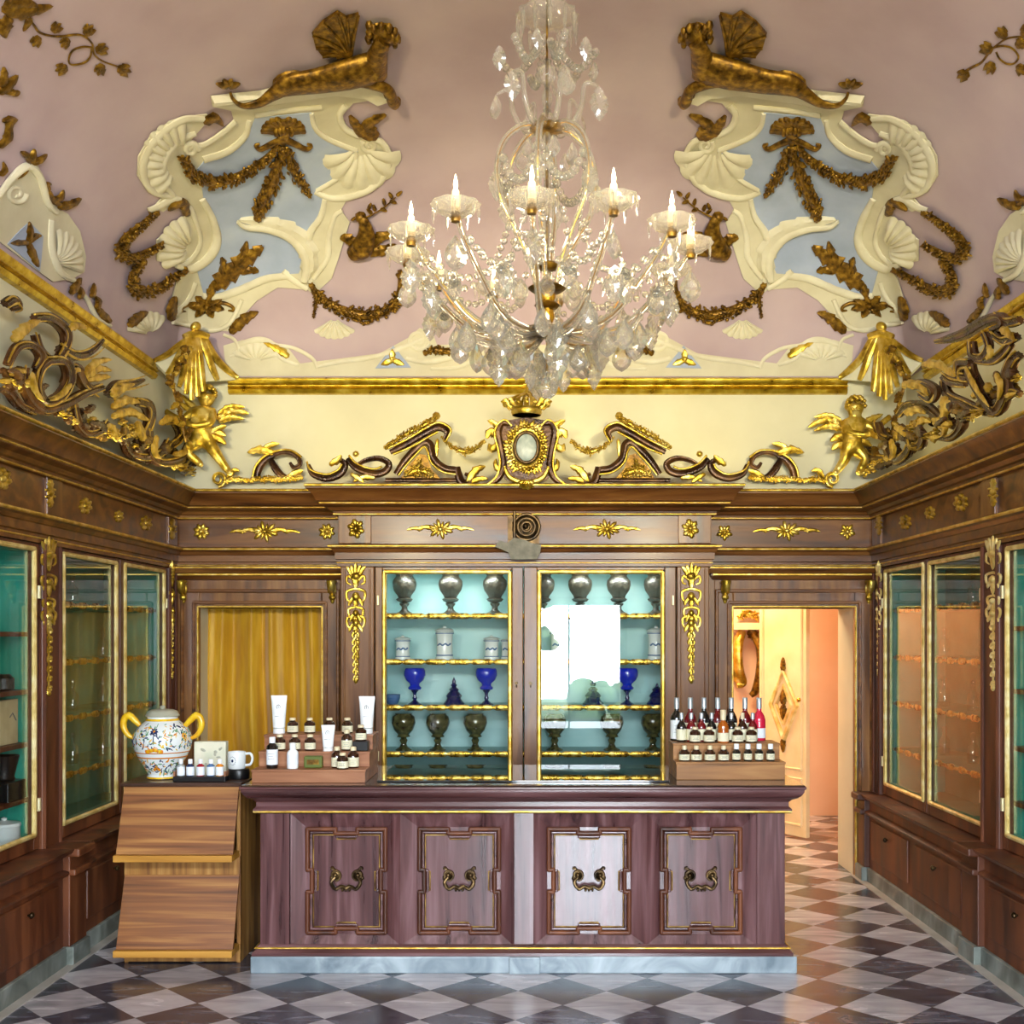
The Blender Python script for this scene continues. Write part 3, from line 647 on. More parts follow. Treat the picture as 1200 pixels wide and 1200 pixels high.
def pilaster_side(X, sg, yc, hw, uv, label):
    t = thing('pilaster', (X, yc, 0), label, 'pilaster')
    def bx(b, d0, d1, y0, y1, z0, z1): a, c = sorted((X+sg*d0, X+sg*d1)); b.box(a, c, y0, y1, z0, z1); return b
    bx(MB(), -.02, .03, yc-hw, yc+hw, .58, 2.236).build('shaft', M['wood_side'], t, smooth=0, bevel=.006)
    b = MB()
    for y in (yc-hw+.013, yc+hw-.013): b.tube([(X+sg*.032, y, .62), (X+sg*.032, y, 2.236)], .012, 8)
    b.build('edge_moulding', M['wood_side'], t)
    Xb = .138 if sg > 0 else .108
    bx(MB(), -.02, Xb+.035, yc-hw, yc+hw, .10, .58).build('pedestal', M['wood_side'], t, smooth=0, bevel=.006)
    b = bx(MB(), -.02, Xb+.085, yc-hw, yc+hw, .575, .62); bx(b, -.02, Xb+.065, yc-hw, yc+hw, .475, .51); b.build('ledge_block', M['wood_side'], t, smooth=0, bevel=.01)
    bx(MB(), -.02, Xb+.055, yc-hw, yc+hw, 0, .10).build('plinth', M['stone_side'], t, smooth=0, bevel=.004)
    u, v0, v1, s = uv; pf = planeX(X+sg*.031); kk = .36 if yc > 7 else .85
    for nm, q in drop_shapes(u, v0, v1, s, lambda a, b_, w: pf(u+(a-u)*kk, b_, w)): q.build(nm, M['gold_pale'] if sg < 0 else M['gold'], t)
pilaster_side(XL, 1, 6.22, .115, (57,626,812,1.05), 'dark pilaster with long gilt drop between two left wall cabinets')
pilaster_side(XL, 1, 8.29, .085, (201,655,793,.75), 'dark pilaster with gilt drop in the left far corner beside the curtain')
pilaster_side(XR, -1, 6.22, .115, (1164,625,806,1.05), 'dark pilaster with long gilt drop between two right wall cabinets')
pilaster_side(XR, -1, 8.29, .085, (1030,655,790,.75), 'dark pilaster with gilt drop in the right far corner beside the open doorway')

# ------------------------------------------------------------------ glazed cabinets on the side walls
SHZ = (1.94, 1.61, 1.285, .96)
def side_cabinet(X, sg, y0, y1, doors, shz, plain, label, open_end=False):
    """X wall face, sg inward direction; doors = list of (ya, yb) gilt frame spans"""
    t = thing('display_cabinet', (X, (y0+y1)/2, 0), label, 'cabinet')
    def bx(b, d0, d1, ya, yb, z0, z1): a, c = sorted((X+sg*d0, X+sg*d1)); b.box(a, c, ya, yb, z0, z1); return b
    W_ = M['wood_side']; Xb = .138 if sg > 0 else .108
    b = MB(); bx(b, -.44, -.425, y0, y1, .62, 2.24)
    for y in (y0, y1-.02): bx(b, -.425, -.02, y, y+.02, .62, 2.24)
    bx(b, -.425, -.02, y0, y1, .62, .64); bx(b, -.425, -.02, y0, y1, 2.22, 2.24); b.build('lining', M['teal'], t, smooth=0)
    b = bx(MB(), -.44, Xb, y0, y1, .10, .58); b.build('base', W_, t, smooth=0)
    pr = [(0,.575),(.02,.58),(.03,.595),(.05,.60),(.06,.615),(.06,.62),(-.15,.62)]
    path = [(X+sg*Xb, y0), (X+sg*Xb, y1)] if sg < 0 else [(X+sg*Xb, y0), (X+sg*Xb, y1)]
    if sg < 0: path = path[::-1]
    sweep(MB(), path, pr).build('ledge', W_, t, smooth=30)
    sweep(MB(), path, [(0,.475),(.03,.48),(.035,.495),(.02,.505),(0,.51)]).build('ledge_moulding', W_, t, smooth=30)
    bx(MB(), -.44, Xb+.02, y0, y1, 0, .10).build('plinth', M['stone_side'], t, smooth=0, bevel=.006)
    # lower cupboard fronts with knobs
    n = max(1, round((y1-y0)/.95)); w = (y1-y0)/n
    for i in range(n):
        a, c = y0+i*w+.07, y0+(i+1)*w-.07
        d = bx(MB(), Xb-.005, Xb+.012, a, c, .17, .445).build('cupboard_front', W_, t, smooth=0, bevel=.008)
        q = MB(); q.ell((X+sg*(Xb+.032), (a+c)/2, .378), .014, .016, .016, 10, 8); q.tube([(X+sg*(Xb+.008),(a+c)/2,.378),(X+sg*(Xb+.03),(a+c)/2,.378)], .006, 8); q.build('knob', M['bronze'], d)
    # doors
    ed = [y0+.0] + [(doors[i][1]+doors[i+1][0])/2 for i in range(len(doors)-1)] + [y1]
    for i, (ya, yb) in enumerate(doors):
        a, c = ed[i]+.006, ed[i+1]-.006; z0, z1 = .625, 2.235; g0, g1 = .705, 2.205
        b = MB(); bx(b, -.02, .015, a, ya, z0, z1); bx(b, -.02, .015, yb, c, z0, z1); bx(b, -.02, .015, ya, yb, z0, g0); bx(b, -.02, .015, ya, yb, g1, z1)
        d = b.build('door', W_, t, smooth=0, bevel=.005)
        q = MB(); xx = X+sg*.016
        for p0, p1 in (((xx,ya,g0),(xx,ya,g1)),((xx,ya,g1),(xx,yb,g1)),((xx,yb,g1),(xx,yb,g0)),((xx,yb,g0),(xx,ya,g0))): q.tube([p0,p1], .014, 8)
        q.build('gilt_frame', M['gold_pale'], d)
        bx(MB(), -.004, 0, ya, yb, g0, g1).build('glass_pane', M['pane'], d, smooth=0)
        for z in (.86, 1.98):
            yy = a+.02 if i == 0 else c-.02
            q = bx(MB(), .014, .03, yy-.012, yy+.012, z-.035, z+.035); q.build('hinge', M['ivory'], d, smooth=0, bevel=.003)
    for z in shz:
        b = bx(MB(), -.42, -.03 if plain else -.06, y0+.025, y1-.025, z-.024, z); s = b.build('shelf', M['wood_side'] if plain else M['teal'], t, smooth=0)
        if not plain:
            q = MB(); P = [(X-sg*.054, y0+.03+(y1-y0-.06)*k/72, z-.012) for k in range(73)]
            q.tube(P, [.021 if k % 8 in (2,3,4,5) else .011 for k in range(73)], 8, .45, up=(1,0,0)); q.build('scalloped_edge', M['brass_edge'], s)
    return t
side_cabinet(XL, 1, 6.34, 8.20, [(6.40,7.21),(7.36,8.14)], SHZ, False, 'two door glazed cabinet on the left wall next to the curtained doorway')
side_cabinet(XR, -1, 6.34, 8.20, [(6.36,7.22),(7.33,8.13)], SHZ, False, 'two door glazed cabinet on the right wall next to the open doorway')
side_cabinet(XL, 1, 4.30, 6.10, [(4.36,5.14),(5.26,6.03)], (1.77,1.467,1.19,.90), True, 'glazed cabinet with bright turquoise inside cut by the left photo edge')
side_cabinet(XR, -1, 4.30, 6.10, [(4.36,5.14),(5.26,6.03)], (1.80,1.47,1.17,.88), True, 'glazed cabinet with bright turquoise inside cut by the right photo edge')
# plain panelling nearer than the frame edge
for X, sg in ((XL,1),(XR,-1)):
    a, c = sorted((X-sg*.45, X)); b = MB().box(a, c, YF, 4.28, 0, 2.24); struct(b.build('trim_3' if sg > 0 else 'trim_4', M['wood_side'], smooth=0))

# ------------------------------------------------------------------ the big cabinet in the middle of the back wall
cab = thing('display_cabinet', (-.07, YC, 0), 'tall glazed cabinet of urns and blue goblets in the middle of the back wall', 'cabinet')
X0, X1 = CX0+.237, CX1-.227; Wb = M['wood_back']
b = MB(); b.box(X0, X1, YC+.54, YC+.56, .6, 2.24); b.box(X0, X0+.02, YC+.03, YC+.54, .6, 2.24); b.box(X1-.02, X1, YC+.03, YC+.54, .6, 2.24); b.box(X0, X1, YC+.03, YC+.54, .6, .64); b.box(X0, X1, YC+.03, YC+.54, 2.22, 2.24)
b.build('lining', M['teal_pale'], cab, smooth=0)
MB().box(X0, X1, YC, YC+.56, .1, .6).build('base', Wb, cab, smooth=0)
sweep(MB(), [(X0,YC),(X1,YC)][::1], [(0,.575),(.02,.58),(.05,.60),(.06,.62),(-.1,.62)]).build('ledge', M['wood_backh'], cab, smooth=30)
MB().box(X0, X1, YC-.02, YC+.5, 0, .1).build('plinth', M['stone_side'], cab, smooth=0)
GD = [((448-VX)*.006026, (600-VX)*.006026), ((629.5-VX)*.006026, (779-VX)*.006026)]; XM = (613.5-VX)*.006026
for i, (ga, gb) in enumerate(GD):
    a, c = (X0+.004, XM-.003) if i == 0 else (XM+.003, X1-.004); z0, z1, g0, g1 = .625, 2.235, .71, 2.212
    b = MB(); b.box(a, ga, YC-.012, YC+.025, z0, z1); b.box(gb, c, YC-.012, YC+.025, z0, z1); b.box(ga, gb, YC-.012, YC+.025, z0, g0); b.box(ga, gb, YC-.012, YC+.025, g1, z1)
    d = b.build('door', Wb, cab, smooth=0, bevel=.005)
    q = MB(); ga, gb = ga+.014, gb-.014
    for p0, p1 in (((ga,g0+.01),(ga,g1-.01)),((ga,g1-.01),(gb,g1-.01)),((gb,g1-.01),(gb,g0+.01)),((gb,g0+.01),(ga,g0+.01))): q.tube([(p0[0],YC-.016,p0[1]),(p1[0],YC-.016,p1[1])], .017, 8)
    q.build('gilt_frame', M['gold_line'], d)
    MB().box(ga, gb, YC+.002, YC+.006, g0, g1).build('glass_pane', M['pane'], d, smooth=0)
    kx = XM - .05 if i == 0 else XM + .05
    q = MB(); q.tube([(kx,YC-.012,1.415),(kx,YC-.018,1.415)], .013, 12); q.ell((kx,YC-.017,1.395), .006, .003, .012); q.build('keyhole_plate', M['bronze'], d)
    hx = X0+.025 if i == 0 else X1-.025
    for z in (.9, 2.0): MB().box(hx-.007, hx+.007, YC-.03, YC-.01, z-.035, z+.035).build('hinge', M['ivory'], d, smooth=0, bevel=.003)
CSH = (1.90, 1.573, 1.247, .915)
for z in CSH:
    s = MB().box(X0+.022, X1-.022, YC+.07, YC+.53, z-.02, z).build('shelf', M['teal_pale'], cab, smooth=0)
    n = 91; P = [(X0+.024+(X1-X0-.048)*k/(n-1), YC+.064, z-.010) for k in range(n)]
    MB().tube(P, [.010 if k % 7 in (0,) else .022 for k in range(n)], 8, .45, up=(0,1,0)).build('scalloped_edge', M['brass_edge'], s)
# ------------------------------------------------------------------ the shop counter
YK = 6.05; K = YK/F
def kx(u): return (u-VX)*K
def kz(v): return EYE-(v-VY)*K
ct = thing('shop_counter', (kx(613), YK, 0), 'long walnut shop counter with four framed panels on a grey marble plinth', 'counter')
xa, xb, yb = kx(307), kx(918), YK+.66
Wc, Wh = M['wood_counter'], M['wood_counterh']
MB().box(xa, xb, YK+.02, yb, .10, kz(949)).build('body', Wc, ct, smooth=0)
b = MB(); b.box(kx(298), kx(930), YK-.085, yb, 0, kz(1116)); b.build('plinth', M['stone'], ct, smooth=0, bevel=.006)
b = MB().box(kx(597), kx(633), YK-.10, YK-.08, 0, kz(1116)); b.build('plinth_block', M['stone'], ct, smooth=0, bevel=.005)
# pilaster strips
for a, c in ((307,341),(602,626),(885,918)):
    MB().box(kx(a), kx(c), YK-.040, YK+.03, kz(1110), kz(949)).build('pilaster_strip', Wc, ct, smooth=0, bevel=.004)
for s in (-1, 1):
    x = xa if s < 0 else xb; a, c = sorted((x, x+s*.012)); MB().box(a, c, YK+.05, yb-.04, .16, kz(960)).build('end_panel', Wc, ct, smooth=0, bevel=.006)
# base moulding, gilt lines, cornice
PB = [(xa, yb), (xa, YK-.041), (xb, YK-.041), (xb, yb)]
def sw(prof, name, mt, sm=30):
    return sweep(MB(), PB, prof).build(name, mt, ct, smooth=sm)
sw([(0,kz(1116)),(.035,kz(1116)),(.035,kz(1112.5)),(.02,kz(1110)),(.012,kz(1106)),(0,kz(1104))], 'base_moulding', Wh)
sw(bead(.005, .02, kz(1107.5)), 'gilt_fillet', M['gold_line'], 50)
sw([(0,kz(951)),(.018,kz(951)),(.03,kz(948)),(.03,kz(946)),(.016,kz(943)),(.016,kz(938)),(.03,kz(935)),(.05,kz(933)),(.06,kz(932)),(0,kz(932))], 'cornice', Wh)
sw(bead(.008, .022, kz(949)), 'gilt_fillet', M['gold_line'], 50)
for x0, x1 in ((307,341),(602,626),(885,918)):
    MB().box(kx(x0), kx(x1), YK-.056, YK-.01, kz(944), kz(936)).build('cornice_block', Wh, ct, smooth=0, bevel=.003)
tx0, tx1 = kx(289), kx(937)
prt = [(0,kz(933.5)),(.006,kz(933.5)),(.025,kz(931)),(.035,kz(928)),(.042,kz(925)),(.042,kz(923)),(.05,kz(921.5)),(.05,kz(919.5)),(.044,kz(918)),(-.3,kz(918))]
PT = [(tx0+.04, yb+.10), (tx0+.04, YK-.065), (tx1-.04, YK-.065), (tx1-.04, yb+.10)]
sweep(MB(), PT, prt).build('top_moulding', M['wood_counterh'], ct, smooth=30)
ZC = kz(918)+.004
MB().box(tx0-.004, tx1+.004, YK-.115, yb+.14, kz(919.6), ZC).build('top', M['wood_top'], ct, smooth=0, bevel=.006)
# the four framed panels: mitred sloping surround, notched moulding, flat field, handle
def notch(x0, x1, z0, z1, nw, nd, vx):
    """rectangle whose mid sides step: top and bottom step inwards, left and right step by vx"""
    cx, cz = (x0+x1)/2, (z0+z1)/2
    return [(x0,z0),(cx-nw,z0),(cx-nw,z0+nd),(cx+nw,z0+nd),(cx+nw,z0),(x1,z0),(x1,cz-nw),(x1-vx,cz-nw),(x1-vx,cz+nw),(x1,cz+nw),(x1,z1),(cx+nw,z1),(cx+nw,z1-nd),(cx-nw,z1-nd),(cx-nw,z1),(x0,z1),(x0,cz+nw),(x0+vx,cz+nw),(x0+vx,cz-nw),(x0,cz-nw)]
PANELS = ((342,470,361,452),(470,602,492,585),(626,757,643,737),(757,885,775,867))
for (o0,o1,i0,i1) in PANELS:
    X0_, X1_, a, c = kx(o0), kx(o1), kx(i0)-.008, kx(i1)+.008; z0, z1, g0, g1 = kz(1106), kz(952), kz(1093)-.004, kz(970)+.004
    rid0 = rid1 = .034
    b = MB(); yi = YK-.006
    V = [(X0_,YK-rid0,z0),(X1_,YK-rid1,z0),(X1_,YK-rid1,z1),(X0_,YK-rid0,z1),(a,yi,g0),(c,yi,g0),(c,yi,g1),(a,yi,g1)]
    b.add(V, [(0,1,5,4),(1,2,6,5),(2,3,7,6),(3,0,4,7),(4,5,6,7)]); pn = b.build('panel', Wc, ct, smooth=0)
    def ring(ins, y, r, mt, nm):
        P = notch(kx(i0)+ins, kx(i1)-ins, kz(1092)+ins, kz(971)-ins, .058-ins*.3, .022, .024); q = MB()
        for k in range(len(P)):
            p0, p1 = P[k], P[(k+1) % len(P)]; q.tube([(p0[0],y,p0[1]),(p1[0],y,p1[1])], r, 8); q.ell((p0[0],y,p0[1]), r, r, r, 8, 6)
        q.build(nm, mt, pn, smooth=50)
    ring(0, YK-.016, .012, M['wood_side'], 'frame_moulding'); ring(.019, YK-.012, .008, M['wood_counterh'], 'frame_moulding'); ring(.031, YK-.014, .0035, M['bronze_lt'], 'gilt_line')
    P = notch(kx(i0)+.035, kx(i1)-.035, kz(1092)+.035, kz(971)-.035, .046, .022, .024)
    q = MB(); q.poly([(p[0], p[1]) for p in P], 0, .010); q.xf(Matrix(((1,0,0,0),(0,0,-1,YK-.004),(0,1,0,0),(0,0,0,1)))); q.build('field', Wc, pn, smooth=0)
    # drop handle with scrolled rosettes
    cu = (i0+i1)/2; fp = planeY(YK-.014); h = MB()
    for s in (-1, 1):
        h.blob(cu+s*13, 1025, 6.5, 6, 3.5); h.blob(cu+s*13, 1025, 3.2, 3.2, 4, 2.5)
        h.stroke(spiral(cu+s*13, 1025, 6.8, 3.8, PI/2, s*.9, 18), 1.3, 6, 2.2, sm=0)
        h.leaf([(cu+s*11,1023),(cu+s*17,1017),(cu+s*19,1020)], 5, 2.4, 2); h.blob(cu+s*18, 1029, 2.4, 3, 2.6)
    h.map(fp); hd = h.build('handle', M['bronze'], pn)
    h = MB(); h.stroke([(cu-13,1027,5),(cu-17,1033,6.5),(cu-12,1040,7),(cu-5,1037,7),(cu,1039,7),(cu+5,1037,7),(cu+12,1040,7),(cu+17,1033,6.5),(cu+13,1027,5)], [1.6,2.2,2.4,2,2.8,2,2.4,2.2,1.6], 8)
    for k in (-4, 0, 4): h.blob(cu+k, 1041.5, 1.6, 2.4, 2, 6)
    h.map(fp).build('bail', M['bronze'], hd)
# glass sheet on the counter top
g = MB().box(kx(441), kx(786), YK+.02, yb+.10, ZC+.001, ZC+.009); gl = tag(g.build('glass_sheet', M['sheet'], smooth=0, bevel=.002), 'dark glass sheet lying on the counter top between the two bottle displays', 'glass sheet')

# ------------------------------------------------------------------ timber stand with two sloping bins, left of the counter
YS = 6.16; Ks = YS/F
def sx(u): return (u-VX)*Ks
def sz(v): return EYE-(v-VY)*Ks
x0, x1 = sx(145.5), sx(281.5); zt = sz(917)
st = thing('display_stand', ((x0+x1)/2, YS, 0), 'light timber stand with two sloping fronts left of the counter', 'stand')
b = MB(); b.box(x0, x0+.02, YS+.005, YS+.52, 0.0, zt-.02); b.box(x1-.02, x1, YS+.005, YS+.52, 0.0, zt-.02); b.box(x0+.02, x1-.02, YS+.5, YS+.52, 0, zt-.02); b.build('carcass', M['wood_standv'], st, smooth=0, bevel=.002)
for v0, v1 in ((1003,1026),(1106,1127)): MB().box(x0, x1, YS, YS+.02, sz(v1), sz(v0)).build('front_rail', M['wood_standv'], st, smooth=0, bevel=.002)
MB().box(x0-.012, x1+.012, YS-.02, YS+.54, zt-.02, zt).build('top', M['wood_top2'], st, smooth=0, bevel=.003)
for v0, v1, ut in ((919,996,0),(1025,1105,0)):
    za, zb = sz(v0), sz(v1) - .0; pj = .13
    q = MB(); th = .016
    q.add([(x0+.004,YS-.005,za),(x1-.004,YS-.005,za),(x1-.004,YS-.005-pj,zb),(x0+.004,YS-.005-pj,zb),(x0+.004,YS+th,za),(x1-.004,YS+th,za),(x1-.004,YS-pj+th,zb),(x0+.004,YS-pj+th,zb)],
          [(0,3,2,1),(4,5,6,7),(0,1,5,4),(1,2,6,5),(2,3,7,6),(3,0,4,7)])
    sp = q.build('sloping_front', M['wood_stand'], st, smooth=0, bevel=.002)
    MB().box(x0-.003, x1-.003, YS-pj-.03, YS-.001, zb-.036, zb-.001).build('ledge', M['wood_standh'], sp, smooth=0, bevel=.003)
# ------------------------------------------------------------------ crystal chandelier
CH = Vector((.047, 4.5, 0)); BULBS = []
def chz(v): return EYE-(v-VY)*4.5/F
ch = thing('chandelier', (CH.x, CH.y, 2.7), 'large crystal chandelier with lit candle bulbs and hanging drops under the vault', 'chandelier')
def cp(r, a, z): return Vector((CH.x + r*math.sin(a), CH.y - r*math.cos(a), z))
CR = M['crystal']
VZ = VAULT.ray_cast(Vector((CH.x, CH.y, 3)), Vector((0,0,1)))[0].z
# stem: metal chain rod, glass balusters, brass core
b = MB(); b.tube([(CH.x,CH.y,2.78),(CH.x,CH.y,VZ)], .0045, 8); b.build('rod', M['gold_old'], ch); MB().lathe([(.006,chz(340)),(.015,chz(330)),(.011,chz(250)),(.017,chz(160)),(.006,chz(154))], (CH.x,CH.y,0), 12).build('glass_sleeve', CR, ch)
MB().lathe([(.0,VZ-.09),(.05,VZ-.085),(.075,VZ-.03),(.07,VZ-.001)], (CH.x,CH.y,0), 20).build('ceiling_rose', M['gold_old'], ch)
for v0, v1, r in ((-14,12,.03),(70,100,.038),(100,128,.022),(128,150,.036)):
    z0, z1 = chz(v1), chz(v0); h = z1-z0
    MB().lathe([(.008,z0),(r*.7,z0+h*.12),(r,z0+h*.4),(r*.8,z0+h*.65),(r*.35,z0+h*.85),(r*.5,z0+h*.95),(.008,z1)], (CH.x,CH.y,0), 14).build('glass_baluster', CR, ch)
for v, r in ((150,.07),(312,.05),(338,.075),(358,.05),(388,.105)):
    z = chz(v); MB().lathe([(.01,z-.018),(r*.8,z-.012),(r,z),(r*.8,z+.010),(.012,z+.02)], (CH.x,CH.y,0), 20).build('hub', M['gold_old'], ch)
for v, r in ((343,.035),(366,.03)):
    z = chz(v); MB().lathe([(r*.6,z-.05),(r,z-.02),(r*.8,z+.02),(r*.5,z+.05)], (CH.x,CH.y,0), 14).build('brass_sleeve', M['brass'], ch)
# bottom finial ball
z = chz(455); b = MB().ell((CH.x,CH.y,z), .042,.042,.042, 10, 7); b.tube([(CH.x,CH.y,z+.04),(CH.x,CH.y,2.79)], .012, 8); b.ell((CH.x,CH.y,z+.065), .02,.02,.018, 8, 5); b.build('finial_ball', CR, ch)
# top crown of prisms
z = chz(28); b = MB().lathe([(.02,z-.01),(.07,z),(.115,z+.028),(.118,z+.036),(.07,z+.012),(.02,z+.004)], (CH.x,CH.y,0), 24, .06, 12); b.build('crown_dish', CR, ch)
def prism(L_, r):
    return MB().lathe([(.0004,-L_),(r*.75,-L_*.62),(r,-L_*.22),(r*.35,-.006),(.0015,0)], (0,0,0), 6)
def teardrop(h, w):                                        # flat faceted pendant, tip up
    b = MB(); out = [(0,0)] + [(w/2*math.sin(PI*t)**.75*(.55+.75*t), -h*t) for t in (.16,.34,.5,.64,.78,.9)] + [(0,-h)]
    R = [(x, z) for x, z in out] ; Lf = [(-x, z) for x, z in out[-2:0:-1]]; P = R + Lf; n = len(P); th = w*.17
    c = (0, -h*.58); In = [(c[0]+(x-c[0])*.55, c[1]+(z-c[1])*.55) for x, z in P]
    V = [(x,0,z) for x, z in P] + [(x,-th,z) for x, z in In] + [(x,th,z) for x, z in In] + [(c[0],-th*1.15,c[1]),(c[0],th*1.15,c[1])]
    fs = []
    for k in range(n):
        k2 = (k+1) % n; fs += [(k,k2,n+k2,n+k),(k2,k,2*n+k,2*n+k2),(n+k,n+k2,3*n),(2*n+k2,2*n+k,3*n+1)]
    return b.add(V, fs)
def leafdrop(h, w):                                        # serrated flat pendant
    b = MB(); pts = [(.0,0),(.26,.14),(.2,.2),(.42,.3),(.36,.36),(.5,.5),(.4,.6),(.42,.68),(.24,.8),(.22,.86)]
    P = [(w*x, -h*z) for x, z in pts] + [(0,-h)] + [(-w*x, -h*z) for x, z in pts[:0:-1]]; n = len(P); th = w*.13; c = (0,-h*.5)
    V = [(x,0,z) for x, z in P] + [(x*.5,-th,c[1]+(z-c[1])*.5) for x, z in P] + [(x*.5,th,c[1]+(z-c[1])*.5) for x, z in P] + [(0,-th*1.3,c[1]),(0,th*1.3,c[1])]
    fs = []
    for k in range(n):
        k2 = (k+1) % n; fs += [(k,k2,n+k2,n+k),(k2,k,2*n+k,2*n+k2),(n+k,n+k2,3*n),(2*n+k2,2*n+k,3*n+1)]
    return b.add(V, fs)
def proto(mb, name):
    o = mb.build(name, CR, None, smooth=0, origin=(0,0,0)); o.parent = ch; return o
P_pr = proto(prism(.062, .0062), 'prism'); P_td = proto(teardrop(.085, .058), 'pendant_drop'); P_lf = proto(leafdrop(.10, .062), 'leaf_drop')
used = set(); hr = random.Random(5)
def hang(pr, p, rz=0, sc=1):
    if pr is not P_pr: rz = hr.uniform(-.75, .75); sc *= hr.uniform(1.12, 1.42)
    loc = Vector(p) - Vector(ch.location)
    if pr.name not in used: used.add(pr.name); pr.location = loc; pr.rotation_euler = (0,0,rz); pr.scale = (sc,)*3; return pr
    return part_copy(pr, ch, loc, (0,0,rz), sc)
def linkbeads(mb, pts, r, n=8):
    for i, p in enumerate(pts): mb.ell(p, r, r*.62, r, n, 5)
    mb.tube(pts, r*.12, 4)
# crown prisms: 12
for k in range(12): a = 2*PI*k/12+.1; hang(P_pr, cp(.114, a, chz(28)+.03), a, 1.7)
# six upper scroll arms with drops
for k in range(6):
    a = 2*PI*k/6 + .35
    pts = cr([cp(.02,a,chz(150)), cp(.09,a,chz(150)), cp(.135,a,chz(128)), cp(.15,a,chz(102)), cp(.20,a,chz(106))], 6)
    MB().tube(pts, [.013,.011,.009,.006], 8).build('upper_arm', CR, ch, smooth=60)
    hang(P_td if k % 2 == 0 else P_lf, cp(.205, a, chz(106)), a + .3, .98)
    q = MB(); pp = cr([cp(.03,a,chz(50)), cp(.075,a,chz(72)), cp(.13,a,chz(84)), cp(.19,a,chz(66))], 4); linkbeads(q, pp[1:], .017); q.build('bead_chain', CR, ch)
    hang(P_lf, cp(.195, a+.5, chz(64)+.004), a, .7)
# cage arms
for k in range(6):
    a = 2*PI*k/6 + .35 + PI/6
    pts = cr([cp(.02,a,chz(150)), cp(.10,a,chz(152)), cp(.175,a,chz(172)), cp(.205,a,chz(205)), cp(.19,a,chz(240)), cp(.13,a,chz(275)), cp(.07,a,chz(310)), cp(.045,a,chz(338))], 5)
    MB().tube(pts, [.015,.014,.012,.012,.011,.010], 8).build('cage_arm', CR, ch, smooth=60)
    pts2 = [p + Vector((.0,0,-.0)) for p in pts]; MB().tube(pts2, .002, 6).build('brass_core', M['brass'], ch)
    hang(P_lf, cp(.21, a, chz(208)), a, 1.0); hang(P_td, cp(.1, a+.4, chz(170)), a, .8)
    q = MB(); b_ = a + 2*PI/6; m_ = (a+b_)/2
    pp = cr([cp(.19,a,chz(186)), cp(.17,m_-.3,chz(215)), cp(.155,m_,chz(224)), cp(.17,m_+.3,chz(215)), cp(.19,b_,chz(186))], 3); linkbeads(q, pp[1:-1], .019); q.build('bead_chain', CR, ch)
# twelve candle arms
for k in range(12):
    a = 2*PI*k/12 - math.radians(6); zc = 3.225 if k % 2 == 0 else 3.235
    root = MB().tube(cr([cp(.03,a,chz(388)), cp(.16,a,chz(394)), cp(.30,a,chz(384)), cp(.42,a,chz(352)), cp(.50,a,chz(325)), cp(.545,a,chz(305)), cp(.555,a,zc-.02)], 5), [.016,.015,.013,.012,.011,.009], 8)
    arm = root.build('candle_arm', CR, ch, smooth=60); c = cp(.555, a, zc)
    MB().tube(cr([cp(.03,a,chz(388)), cp(.16,a,chz(394)), cp(.30,a,chz(384)), cp(.42,a,chz(352)), cp(.50,a,chz(325)), cp(.545,a,chz(305)), cp(.555,a,zc-.02)], 4), .0025, 6).build('brass_core', M['brass'], arm)
    MB().lathe([(.012,-.02),(.03,-.012),(.062,.004),(.084,.026),(.087,.034),(.06,.014),(.012,.0)], c, 20, .05, 10).build('bobeche', CR, arm, smooth=50)
    MB().lathe([(.016,-.03),(.02,-.012),(.014,0),(.012,.02)], c, 12).build('candle_socket', M['gold_old'], arm)
    MB().lathe([(.0125,.0),(.0125,.078),(.010,.082),(.004,.083)], c, 12).build('candle_sleeve', M['candle'], arm)
    MB().lathe([(.004,.083),(.007,.091),(.008,.102),(.005,.120),(.0008,.138)], c, 10).build('bulb', M['bulb'], arm); BULBS.append(c + Vector((0,0,.115)))
    for j in range(7):
        q = 2*PI*j/7 + k; hang(P_pr, c + Vector((.083*math.cos(q), .083*math.sin(q), .030)), q, 1.0)
    hang(P_td if k % 2 else P_lf, c + Vector((0,0,-.075)), a+.2, 1.12)
    m_ = a + PI/12
    hang(P_lf if k % 2 else P_td, cp(.44, m_, chz(345)), m_, 1.05); hang(P_td, cp(.34, a+.05, chz(388)), a, 1.05)
    if k % 2 == 0: hang(P_lf, cp(.22, m_, chz(392)), m_, 1.2); hang(P_td, cp(.13, m_, chz(405)), a, 1.1)
    b_ = a + 2*PI/12; q = MB()
    pp = cr([cp(.52,a,zc-.06), cp(.47,m_-.08,zc-.16), cp(.44,m_,zc-.19), cp(.47,m_+.08,zc-.16), cp(.52,b_,zc-.06)], 3); linkbeads(q, pp[1:-1], .0145); q.build('bead_chain', CR, ch)
    q = MB(); pp = cr([cp(.5,a,zc-.05), cp(.36,a,zc-.12), cp(.23,a,zc-.06), cp(.15,a,chz(262))], 4); linkbeads(q, pp[1:], .0145); q.build('bead_chain', CR, ch)
    # hooked lower arm that carries drops
    if k % 2:
        pts = cr([cp(.05,a,chz(392)), cp(.16,a,chz(402)), cp(.26,a,chz(400)), cp(.33,a,chz(388)), cp(.36,a,chz(372)), cp(.335,a,chz(366))], 4)
        MB().tube(pts, [.012,.010,.007], 8).build('lower_arm', CR, ch, smooth=60); hang(P_td, cp(.36,a,chz(374)-.02), a, 1.0)
